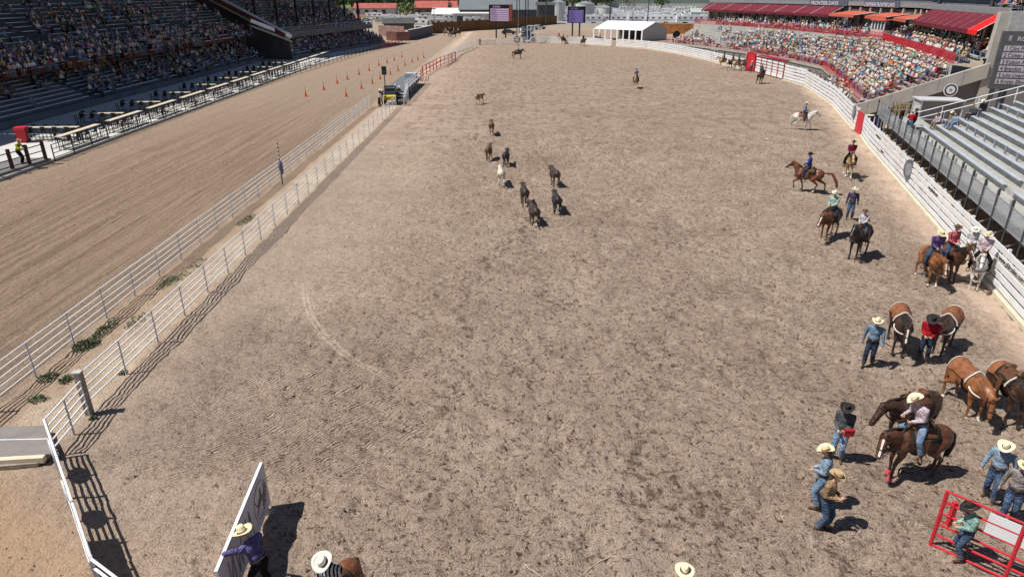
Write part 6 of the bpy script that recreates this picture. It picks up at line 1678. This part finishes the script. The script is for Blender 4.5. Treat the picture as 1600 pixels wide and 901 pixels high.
# ------------------------------------------------------------------ far background
rf = random.Random(9)
M_cars = [paint('car_%d' % i, c, .3, .08, 1) for i, c in enumerate(((.75, .75, .76), (.72, .72, .74), (.4, .42, .45), (.08, .09, .1), (.25, .04, .04), (.06, .1, .2), (.6, .6, .58)))]
M_rv = paint('camper_white', (.82, .82, .82), .45, .08, .5); M_rvs = paint('camper_stripe', (.25, .24, .26), .5)
M_tyre = paint('tyre', (.02, .02, .02), .8)
def car_parts(kind):
    P = []
    if kind == 'car':
        b = MB(); pr = [(-2.2, .35), (-2.25, .8), (-1.9, .98), (1.2, 1.0), (2.15, .85), (2.2, .35)]
        cabp = [(-1.9, .98), (-1.5, 1.45), (.3, 1.47), (1.2, 1.0)]
        for pp, w in ((pr, .88), ):
            n = len(pp); vs = [(x, -w, z) for x, z in pp] + [(x, w, z) for x, z in pp]; b.add(vs, [tuple(range(n)), tuple(range(2 * n - 1, n - 1, -1))] + [(i, i + n, (i + 1) % n + n, (i + 1) % n) for i in range(n)])
        b.slab((-1.5, -.7, 1.47), (.3, -.7, 1.47), (.3, .7, 1.47), (-1.5, .7, 1.47), .04); P.append(('body', b, 'car'))
        b = MB(); n = 4; w0, w1 = .84, .72; vs = [(cabp[0][0], -w0, .98), (cabp[1][0], -w1, 1.43), (cabp[2][0], -w1, 1.43), (cabp[3][0], -w0, 1.0), (cabp[0][0], w0, .98), (cabp[1][0], w1, 1.43), (cabp[2][0], w1, 1.43), (cabp[3][0], w0, 1.0)]
        b.add(vs, [(0, 1, 2, 3), (7, 6, 5, 4), (0, 4, 5, 1), (2, 6, 7, 3)]); P.append(('windows', b, 'glass'))
        wx = (-1.35, 1.35)
    elif kind == 'camper':
        b = MB(); b.box((0, 0, 1.75), (7.5, 2.3, 2.5)); b.box((3.4, 0, 2.6), (1.6, 2.28, .8)); b.box((0, 0, 3.08), (1, .9, .25)); P.append(('body', b, 'rv'))
        b = MB(); 
        for x in (-2.6, -.4, 2.2):
            for s in (-1, 1): b.box((x, s * 1.15, 2.1), (1.0, .04, .55))
        b.box((3.76, 0, 2.2), (.04, 1.5, .5)); P.append(('windows', b, 'glass'))
        b = MB()
        for s in (-1, 1): b.box((0, s * 1.155, 1.25), (7.3, .03, .25))
        P.append(('stripe', b, 'stripe')); wx = (-.5, .5)
    else:
        b = MB(); b.box((-.6, 0, 1.75), (5.6, 2.3, 2.3)); b.box((3.0, 0, 1.1), (1.6, 2.0, .9)); P.append(('body', b, 'rv'))
        b = MB(); b.box((2.9, 0, 1.75), (1.1, 1.8, .6)); P.append(('windows', b, 'glass')); wx = (-2.2, 2.6)
    for x in wx:
        for s in (-1, 1):
            b = MB(); b.tube((x, s * .75, .36), (x, s * 1.0, .36), .36, .36, 10); P.append(('wheel', b, 'tyre'))
    return P
VEH = {}
def vehicle(kind, lb, loc, rz, cm=None, group=None):
    if kind not in VEH:
        MM = dict(car=M_cars[0], glass=M_glass, rv=M_rv, stripe=M_rvs, tyre=M_tyre)
        VEH[kind] = [(n, b.mesh(n, [MM[m]]), m) for n, b, m in car_parts(kind)]
    t = thing({'car': 'parked_car', 'camper': 'camper_trailer', 'truck': 'box_truck'}[kind], lb, {'car': 'car', 'camper': 'camper', 'truck': 'truck'}[kind], loc, rz, group)
    for n, me, m in VEH[kind]:
        o = obj(n, me, t)
        if m == 'car' and cm is not None: o.material_slots[0].link = 'OBJECT'; o.material_slots[0].material = cm
    return t
cols = ['white', 'silver', 'grey', 'black', 'dark red', 'navy', 'beige']
# rows of parked vehicles: (y, x0, x1, step, mix, where)
rows = [(304, 34, 95, 6.0, .5, 'front row nearest the white tent'), (318, 30, 100, 6.2, .75, 'row just before the light poles'), (342, 30, 108, 6.5, .8, 'row beside the pale silos'), (330, 18, 96, 7.5, .35, 'first row behind the white tent'), (356, 48, 112, 6.5, .8, 'second row behind the white tent'), (378, 20, 125, 7, .85, 'third row behind the white tent'), (410, 30, 140, 7.5, .85, 'fourth row behind the white tent'), (455, 30, 150, 8.2, .8, 'fifth row behind the white tent'), (510, 40, 175, 9, .75, 'last row behind the white tent'),
        (262, -34, -14, 7, .35, 'row just behind the brown fence'), (282, -46, -12, 7.5, .6, 'second row behind the brown fence'), (300, -60, -20, 8, .5, 'third row behind the brown fence'), (318, -78, -12, 8.5, .7, 'row of campers left of the dark barn'), (345, -92, -22, 9, .6, 'row behind the red-roofed sheds')]
for y, x0, x1, st_, mixr, where in rows:
    x = x0; k = 0
    while x < x1:
        kd = 'camper' if rf.random() < mixr else ('truck' if rf.random() < .2 else 'car'); ci = rf.choices(range(7), [6, 4, 3, 2, 1, 1, 2])[0]
        k += 1
        lb = '%s %s, %s from left in %s' % (cols[ci] if kd == 'car' else 'white', {'car': 'parked car', 'camper': 'camper trailer', 'truck': 'box truck'}[kd], nth(k), where)
        vehicle(kd, lb, (x, y + rf.uniform(-2, 2), 0), rf.choice((0, .15, -.2, 3.1)), M_cars[ci], 'vehicles parked beyond the arena'); x += st_ * rf.uniform(.85, 1.25)
        if k > 45: break
for i, (px, py, rz, ci, lb) in enumerate(((823, 50, .3, 0, 'white car parked behind the far white rails'), (833, 47, .1, 2, 'grey car on the bare ground behind the far rails'), (824, 58, .2, 0, 'white pickup-like car nearest the far white rails'), (843, 46, .2, 1, 'silver car beside the grey car behind the far rails'), (795, 54, 0, 3, 'dark vehicle behind the far rails near the first scoreboard'))):
    vehicle('car', lb, tuple(G(px, py)), rz, M_cars[ci], 'vehicles parked beyond the arena')
# white end rails behind the arena
pipe_fence('low white end rail below the first distant scoreboard', [(-8.2, 170.5, 0), (-4, 172, 0), (3.3, 178.5, 0)], h=1.5, rails=4, step=2.5, rr=.06)
b = MB(); o0 = Vector((3.6, 178.9, 0)); t = thing('gateway', 'tall thin white gateway posts at the far end of the arena', 'gateway', tuple(o0))
for x in (0.2, 1.1, 2.0, 2.9): b = MB(); b.tube((x, 0, 0), (x, 0, 4.2), .07, .07, 6); b.build('post', M_pipe, t)
b = MB(); b.tube((.2, 0, 4.1), (2.9, 0, 4.1), .06, .06, 6); b.build('crossbar', M_pipe, t)
for x, m, lb in ((1.2, M_blk, 'black round sign on the far white rail'), (5.2, M_board, 'white round sign right of the black one on the far rail')):
    t = thing('round_sign', lb, 'sign', (x, 177.2, 1.0)); b = MB(); b.tube((0, -.04, 0), (0, .04, 0), .8, .8, 24); b.build('panel', m, t); b = MB(); b.tube((0, -.07, 0), (0, -.04, 0), .5, .5, 20); b.build('emblem', M_steel, t)
t = thing('blue_tractor', 'blue tractor parked behind the far white rail', 'tractor', (3.9, 182.5, 0))
M_bt = paint('tractor_blue', (.04, .12, .28), .5)
b = MB(); b.box((0, -1, 1.2), (1.0, 2.2, .9)); b.build('bonnet', M_bt, t); b = MB(); b.box((0, .7, 2.0), (1.5, 1.4, 1.5)); b.build('cab', M_glass, t); b = MB(); b.box((0, .7, 2.8), (1.7, 1.6, .15)); b.build('roof', M_bt, t)
for s in (-1, 1):
    b = MB(); b.tube((s * .7, .8, .85), (s * 1.1, .8, .85), .85, .85, 16); b.build('wheel', M_tyre, t); b = MB(); b.tube((s * .6, -1.6, .5), (s * .9, -1.6, .5), .5, .5, 14); b.build('wheel', M_tyre, t)
# distant scoreboards
for nm, px0, px1, pyb, D, cc, lb, rows_ in (('a', 764, 801, 40, 200, (.56, .42, .62), 'left distant scoreboard with pink rows', 6), ('b', 887, 915, 44, 209, (.22, .18, .48), 'right distant scoreboard with blue rows', 6)):
    dep = D * math.cos(PITCH) + (CAM_H - 6) * math.sin(PITCH); x0 = (px0 - 800) / FPX * dep; x1 = (px1 - 800) / FPX * dep; w = x1 - x0
    t = thing('scoreboard', lb, 'scoreboard', (x0, D, 0)); z0, z1 = (4.2, 8.6) if nm == 'a' else (3.6, 8.0)
    b = MB(); b.box((w / 2, .4, (z0 + z1) / 2), (w, .8, z1 - z0)); b.build('case', M_blk, t)
    for x in (.3 * w, .7 * w): b = MB(); b.box((x, .5, z0 / 2), (.4, .4, z0)); b.build('support', M_dark, t)
    pr = .78 if nm == 'a' else .82
    for i in range(rows_):
        hh = (z1 - z0 - 1.1) / rows_; z = z1 - .9 - (i + 1) * hh; b = MB(); b.box((.06 * w + pr * w / 2, -.02, z + hh * .45), (pr * w, .04, hh * .82)); o = b.build('name_row', lit('screen_' + nm, cc, .25), t)
        lettering(('Lane', 'Cole', 'Ryder', 'Wyatt', 'Casey', 'Dusty')[i] , hh * .75, M_dark, frame((.1 * w, -.05, z + hh * .2), (1, 0, 0), (0, 0, 1)), o, 'lettering', False, 1.6)
    lettering('RODEO', .6, lit('screen_' + nm, cc, .25), frame((.16 * w, -.02, z1 - .72), (1, 0, 0), (0, 0, 1)), t, 'lettering')
    if nm == 'a': b = MB(); b.box((.92 * w, -.02, (z0 + z1) / 2), (.13 * w, .04, z1 - z0 - .3)); b.build('side_panel', lit('screen_red', (.32, .07, .04), .15), t)
# white tent
t = thing('tent', 'long white open-sided tent with pitched roof behind the far fence', 'tent', (22.2, 196, 0)); x1 = 15.5
M_tent = paint('tent_white', (.82, .82, .82), .6, .04, .5); M_teg = paint('tent_end', (.42, .42, .43), .7, .05)
xd = Vector((1, -.95, 0)).normalized(); yd = Vector((.95, 1.0, 0)).normalized(); Wt, Lt = 12.0, 15.5
def tp(u, v, z): return xd * u + yd * v + Vector((0, 0, z))
b = MB(); b.slab(tp(0, 0, 2.7), tp(Lt, 0, 2.7), tp(Lt, Wt / 2, 4.6), tp(0, Wt / 2, 4.6), .06); b.slab(tp(0, Wt / 2, 4.6), tp(Lt, Wt / 2, 4.6), tp(Lt, Wt, 2.7), tp(0, Wt, 2.7), .06); b.build('roof', M_tent, t)
b = MB(); b.add([tp(Lt, 0, 0), tp(Lt, Wt, 0), tp(Lt, Wt, 2.7), tp(Lt, Wt / 2, 4.6), tp(Lt, 0, 2.7)], [(0, 1, 2, 3, 4)]); b.add([tp(Lt - .1, 0, 0), tp(Lt - .1, Wt, 0), tp(Lt - .1, Wt, 2.7), tp(Lt - .1, Wt / 2, 4.6), tp(Lt - .1, 0, 2.7)], [(4, 3, 2, 1, 0)]); b.build('end_wall', M_teg, t)
for i in range(9): b = MB(); b.box(tp(i * Lt / 8, 0, 1.35), (.4, .1, 2.7), -.76); b.build('pillar', M_tent, t)
b = MB(); b.slab(tp(0, Wt - .2, 0), tp(Lt, Wt - .2, 0), tp(Lt, Wt - .2, 2.7), tp(0, Wt - .2, 2.7), .05); b.build('back_wall', M_sb, t)
t = thing('fan', 'big round dark fan before the grey end wall of the tent', 'fan', (40.2, 176, 2.2)); b = MB(); b.tube((0, -.1, 0), (0, .1, 0), .9, .9, 20); b.build('housing', M_blk, t); b = MB(); b.box((0, 0, -1.5), (.3, .3, 1.4)); b.build('stand', M_dark, t)
# fences and barrier at the far left bend
def wall(label, pts, h, mat, name='plank_fence', th=.15, cat='fence', capm=None):
    t = thing(name, label, cat, tuple(pts[0])); o0 = Vector(pts[0])
    for a, c in zip(pts[:-1], pts[1:]):
        a = Vector(a) - o0; c = Vector(c) - o0; b = MB(); b.slab(a, c, c + Vector((0, 0, h)), a + Vector((0, 0, h)), th); b.build('panel', mat, t)
        if capm: b = MB(); b.beam(a + Vector((0, 0, h + .06)), c + Vector((0, 0, h + .06)), th + .25, .12); b.build('rail', capm, t)
    return t
def plank_mat():
    k = NT('brown_planks'); x, y, z = k.pos(); n = k.noise(k.comb(x * 2.2, y * 2.2, 0), 1.5, 3, .7); return k.done(k.mix(n.ss(.3, .7), (.10, .045, .02), (.27, .14, .06)), .9)
M_plank = plank_mat()
Gq = lambda px, py: tuple(G(px, py))
wall('brown plank fence round the far bend of the track', [Gq(676, 53), Gq(705, 51), Gq(740, 48), Gq(764, 47), Gq(800, 44), Gq(835, 41), Gq(870, 38)], 3.2, M_plank, capm=None)
wall('grey solid barrier with pale top leading into the far bend', [Gq(640, 63.5), Gq(655, 60), Gq(676, 54)], 2.6, paint('barrier_grey', (.13, .13, .15), .8), 'barrier', .3, 'barrier', M_pipe)
wall('dark reddish fence at the end of the left stand', [Gq(604, 63), Gq(620, 64), Gq(640, 64)], 2.2, paint('dull_red_wall', (.17, .075, .06), .8, .3, 1))
wall('pinkish vendor fence behind the far end of the left stand', [Gq(592, 57), Gq(632, 59)], 3.0, paint('pink_wall', (.30, .19, .17), .8, .3, 1))
# sheds and buildings
def shed(label, c, L, Wd, h, rh, wm, rm, rz=0.0, cat='building', name='shed', open_=False):
    t = thing(name, label, cat, c, rz); b = MB(); b.box((0, 0, h / 2), (L, Wd, h)); b.build('wall', wm, t)
    b = MB(); e = .5; b.slab((-L / 2 - e, -Wd / 2 - e, h - .1), (L / 2 + e, -Wd / 2 - e, h - .1), (L / 2 + e, 0, h + rh), (-L / 2 - e, 0, h + rh), .15); b.slab((-L / 2 - e, 0, h + rh), (L / 2 + e, 0, h + rh), (L / 2 + e, Wd / 2 + e, h - .1), (-L / 2 - e, Wd / 2 + e, h - .1), .15); b.build('roof', rm, t)
    for s in (-1, 1): b = MB(); b.add([(s * L / 2, -Wd / 2, h), (s * L / 2, Wd / 2, h), (s * L / 2, 0, h + rh)], [(0, 1, 2) if s > 0 else (2, 1, 0)]); b.build('gable', wm, t)
    for k in range(min(8, max(1, int(L / 5)))): b = MB(); x = -L / 2 + 2.5 + k * 5; b.box((x, -Wd / 2 - .03, h * .45), (2.2, .08, h * .6)); b.build('opening', M_sb, t)
    return t
M_rr = paint('salmon_roof', (.42, .11, .09), .7, .2, .3); M_dr = paint('dark_roof', (.085, .085, .09), .8, .2, .3); M_ww = paint('white_wall', (.7, .7, .68), .7, .08, .3); M_gr = paint('green_grey_roof', (.17, .19, .2), .7, .1, .2)
shed('big dark roofed barn behind the left distant scoreboard', (-6, 330, 0), 34, 22, 5.0, 4.0, M_sb, M_gr)
shed('black shed wall right of the dark barn', (13.8, 300, 0), 7, 9, 7.2, 1.0, M_sb, M_dr)
shed('salmon roofed pavilion left of the barn, larger of two', (-38, 420, 0), 34, 16, 4.0, 3.5, paint('tan_wall', (.35, .2, .14), .8), M_rr)
shed('salmon roofed pavilion far left, smaller of two', (-80, 430, 0), 24, 12, 3.6, 2.5, M_ww, M_rr)
shed('dark roofed low shed behind the pink vendor fence', (-39, 250, 0), 10, 7, 2.2, 1.6, M_sb, M_dr, .1)
shed('small red roofed hut left of the dark roofed shed', (-61, 268, 0), 9, 7, 2.4, 1.4, M_ww, M_rr, .1)
shed('small white gabled shed near the barn', (-29, 330, 0), 13, 10, 3, 2.4, M_ww, M_ww)
shed('white box building beside the barn', (-16, 290, 0), 14, 8, 4.3, .3, M_ww, M_ww)
shed('very long white warehouse on the horizon at the right', (110, 640, 0), 190, 40, 7, 2.5, M_ww, M_ww, -.05)
shed('smaller grey warehouse beside the long white one', (215, 600, 0), 60, 30, 7, 1.5, M_dr, M_ww, -.05)
for i, (x, lb) in enumerate(((21, 'pale ribbed silo left of the light pole'), (33, 'pale ribbed silo right of the light pole'), (42, 'lower pale silo, rightmost'))):
    t = thing('silo', lb, 'silo', (x, 330, 0), 0, 'pale silos'); r = (3.2, 4.2, 3.4)[i]; hh = (7.8, 7.2, 5.5)[i]; b = MB(); b.tube((0, 0, 0), (0, 0, hh), r, r, 20); b.build('tank', paint('silo_pale', (.6, .6, .57), .5, .1, .4), t); b = MB(); b.tube((0, 0, hh), (0, 0, hh + 1.0), r + .1, .5, 20); b.build('roof', M_steel, t)
t = thing('round_barn', 'green grey low barn at the lot edge right of the tent', 'building', (93, 330, 0), -.15); b = MB(); b.box((0, 0, 1.8), (24, 9, 3.6)); b.build('wall', M_ww, t); b = MB(); b.slab((-12.3, -4.8, 3.6), (12.3, -4.8, 3.6), (12.3, 0, 5.2), (-12.3, 0, 5.2), .2); b.slab((-12.3, 0, 5.2), (12.3, 0, 5.2), (12.3, 4.8, 3.6), (-12.3, 4.8, 3.6), .2); b.build('roof', paint('pale_green_roof', (.42, .48, .44), .6), t)
# poles
for i, (px, py, hgt_, r, lb) in enumerate(((952, 44, 17, .28, 'thick dark light pole left of the tent ridge'), (1011, 42, 15, .2, 'dark light pole behind the tent'), (853, 40, 17, .3, 'dark light pole beside the silos'), (679, 45, 6.5, .12, 'thin lamp pole behind the brown fence'), (988, 38, 10, .12, 'thin grey pole between two light poles'), (1260, 30, 14, .15, 'thin pole at the far right lot'))):
    p = G(px, py); t = thing('light_pole', lb, 'light pole', tuple(p)); b = MB(); b.tube((0, 0, 0), (0, 0, hgt_), r, r * .7, 8); b.build('pole', M_dark, t); b = MB(); b.box((0, 0, hgt_), (1.6, .3, .3)); b.build('lamp_bar', M_dark, t)
for i, (x, y) in enumerate(((1.8, 216), (4.4, 216.5))):
    t = thing('tower', 'left leg tower of the black lighting rig beside the scoreboard' if i == 0 else 'right leg tower of the black lighting rig beside the scoreboard', 'tower', (x, y, 0)); b = MB()
    for sx in (-.4, .4):
        for sy in (-.4, .4): b.tube((sx, sy, 0), (sx, sy, 16), .1, .1, 6)
    b.build('frame', M_blk, t); b = MB()
    for z in range(0, 16): b.tube((-.4, -.4, z), (.4, -.4, z + 1), .05, .05, 4); b.tube((-.4, -.4, z), (.4, -.4, z), .05, .05, 4)
    b.build('bracing', M_steel, t)
t = thing('flagpole', 'flagpole with red and white striped flag on the horizon', 'flagpole', (36, 338, 0)); b = MB(); b.tube((0, 0, 0), (0, 0, 16), .12, .08, 8); b.build('pole', M_pipe, t)
for i in range(6): b = MB(); b.box((-.9 - .0, 0, 12.5 - i * .01), (0, 0, 0)) if False else None; b.slab((-.35 - i * .42, 0, 8.6), (.03 - i * .42 + .02, 0, 8.6), (.03 - i * .42 + .02, 0, 14), (-.35 - i * .42, 0, 14), .05); b.build('stripe', M_redb if i % 2 == 0 else M_board, t)
# autumn-coloured pen fences by the tent
wall('orange brown timber pens behind the tent', [(43, 222, 0), (52, 220, 0), (64, 219, 0)], 3.0, paint('orange_timber', (.42, .17, .06), .8, .3, 1))
wall('long pale rail wall right of the timber pens', [(66, 222, 0), (92, 238, 0)], 2.2, paint('pale_rail', (.5, .5, .5), .7), 'plank_fence')

# trees --------------------------------------------------------------------
def leaf_mat(nm, c):
    k = NT(nm); x, y, z = k.pos(); n = k.noise(k.p, .9, 4, .7); col = k.mix(n.ss(.35, .65), tuple(v * .55 for v in c), tuple(v * 1.35 for v in c)); return k.done(col, .8, None, 0, .15)
LM = [leaf_mat('leaves_mid', (.13, .18, .07)), leaf_mat('leaves_dark', (.06, .09, .045)), leaf_mat('leaves_blue', (.11, .15, .10)), leaf_mat('leaves_light', (.19, .22, .09))]
M_bark = paint('bark', (.12, .09, .065), .9, .3, 2)
def tree_meshes(seed, H, Wd, conifer=False):
    rs = random.Random(seed); tr = MB(); cr = MB()
    tr.tube((0, 0, 0), (0, 0, H * .55), .035 * H, .02 * H, 8)
    for k in range(6):
        a = rs.random() * 6.28; tr.tube((0, 0, H * rs.uniform(.25, .5)), (math.cos(a) * Wd * .3, math.sin(a) * Wd * .3, H * rs.uniform(.6, .8)), .015 * H, .006 * H, 5)
    cl = []
    for k in range(16):
        a = rs.random() * 6.28; u = rs.random(); r = Wd * .5 * math.sqrt(rs.random()) * ((1 - u) if conifer else (.55 + .45 * math.sin(u * 3.14)))
        cl.append((math.cos(a) * r, math.sin(a) * r, H * (.18 + .78 * u if conifer else .32 + .6 * u), Wd * rs.uniform(.14, .24) * ((1.2 - u) if conifer else 1)))
    for cx, cy, cz, rr in cl:
        for k in range(46):
            d = Vector((rs.gauss(0, 1), rs.gauss(0, 1), rs.gauss(0, .8))).normalized() * rr * rs.uniform(.6, 1.1); c = Vector((cx, cy, cz)) + d; s = Wd * rs.uniform(.03, .06); u_ = Vector((rs.gauss(0, 1), rs.gauss(0, 1), rs.gauss(0, 1))).normalized(); v_ = u_.cross(d).normalized()
            cr.add([c - u_ * s, c + v_ * s, c + u_ * s, c - v_ * s], [(0, 1, 2, 3)])
    return tr.mesh('trunk', [M_bark]), cr.mesh('crown', [LM[0]])
TM = [tree_meshes(i, 1.0, .9) for i in range(4)] + [tree_meshes(9, 1.0, .5, True)]
def tree(label, p, h, lm, mi, w=1.0, group=None):
    t = thing('tree' if mi < 4 else 'conifer_tree', label, 'tree', p, rf.random() * 6, group); t.scale = (h * w, h * w, h); obj('trunk', TM[mi][0], t); o = obj('crown', TM[mi][1], t); o.material_slots[0].link = 'OBJECT'; o.material_slots[0].material = LM[lm]
tree('round olive tree between the campers and the dark roofed shed', tuple(G(639, 33)), 7.5, 3, 0)
tree('dark conifer before the salmon pavilion', (-29.5, 345, 0), 9.5, 1, 4)
tree('taller dark conifer right of the first one', (-25, 350, 0), 12, 1, 4)
tree('shorter dark conifer beside the taller one', (-22.5, 340, 0), 8.5, 1, 4)
tree('dark bush-like tree left of the salmon pavilion', (-60, 400, 0), 5.5, 0, 1)
dirs = ('far left', 'left', 'centre left', 'centre', 'centre right', 'right')
k = 0
for i in range(95):
    x = -330 + i * 5.6 + rf.uniform(-3, 3)
    if x > 130 and rf.random() < .3: continue
    y = 545 + rf.uniform(-30, 60) + (70 if x > 20 else 0); h = rf.uniform(9, 17)
    tree('leafy tree, %s from the left in the wooded belt on the horizon' % nth(k + 1), (x, y, 0), h, rf.choice((0, 0, 1, 2, 3)), rf.randrange(4), 1.15, 'trees of the wooded belt on the horizon'); k += 1
# second row, higher ground behind
def hill_mat():
    kk = NT('wooded_hill'); x, y, z = kk.pos(); n = kk.noise(kk.comb(x, y, 0), .035, 5, .7); return kk.done(kk.mix(n.ss(.4, .6), (.10, .135, .06), (.19, .21, .10)), .95)
xs = np.linspace(-1400, 1400, 90); b = MB()
for j, (y, zb) in enumerate(((640, 0), (740, 10), (900, 20), (1200, 32))):
    for x in xs: b.v.append((x, y, zb * (.75 + .5 * float(vnoise(np.array([x]), np.array([y]), 160, 3)[0])) - (.3 if j == 0 else 0)))
for j in range(3):
    for i in range(89): a = j * 90 + i; b.f.append((a, a + 1, a + 91, a + 90)); b.m.append(0)
tag(b.build('hills', hill_mat()), kind='structure')
b = MB(); rs = random.Random(4)
for i in range(5200):
    x = rs.uniform(-700, 560); y = rs.uniform(642, 780); g = 12 * (y - 640) / 100; s = rs.uniform(1.5, 4.5); c = Vector((x, y, g + rs.uniform(1, 9)))
    for q in range(3):
        u_ = Vector((rs.gauss(0, 1), rs.gauss(0, .6), rs.gauss(0, 1))).normalized() * s; v_ = u_.cross(Vector((rs.gauss(0, 1), rs.gauss(0, 1), rs.gauss(0, 1))).normalized()); o_ = Vector((rs.gauss(0, 2), rs.gauss(0, 2), rs.gauss(0, 1.5))); b.add([c + o_ - u_, c + o_ - v_, c + o_ + u_, c + o_ + v_], [(0, 1, 2, 3)])
tag(b.build('woodland', LM[0]), 'far woodland rising behind the parking lots', 'woodland', kind='stuff')
flat_sheet('road', [(-420, 478, 0), (60, 470, 0), (60, 484, 0), (-420, 496, 0)], .012, paint('pale_road', (.42, .38, .33), .9, .1, .1))
flat_sheet('field', [(-420, 400, 0), (-20, 395, 0), (-20, 466, 0), (-420, 474, 0)], .008, paint('brown_field', (.24, .15, .10), .95, .3, .05))
flat_sheet('parking_lot', [(5, 285, 0), (230, 285, 0), (260, 560, 0), (5, 560, 0)], .008, paint('lot_grey', (.30, .29, .28), .95, .15, .1))
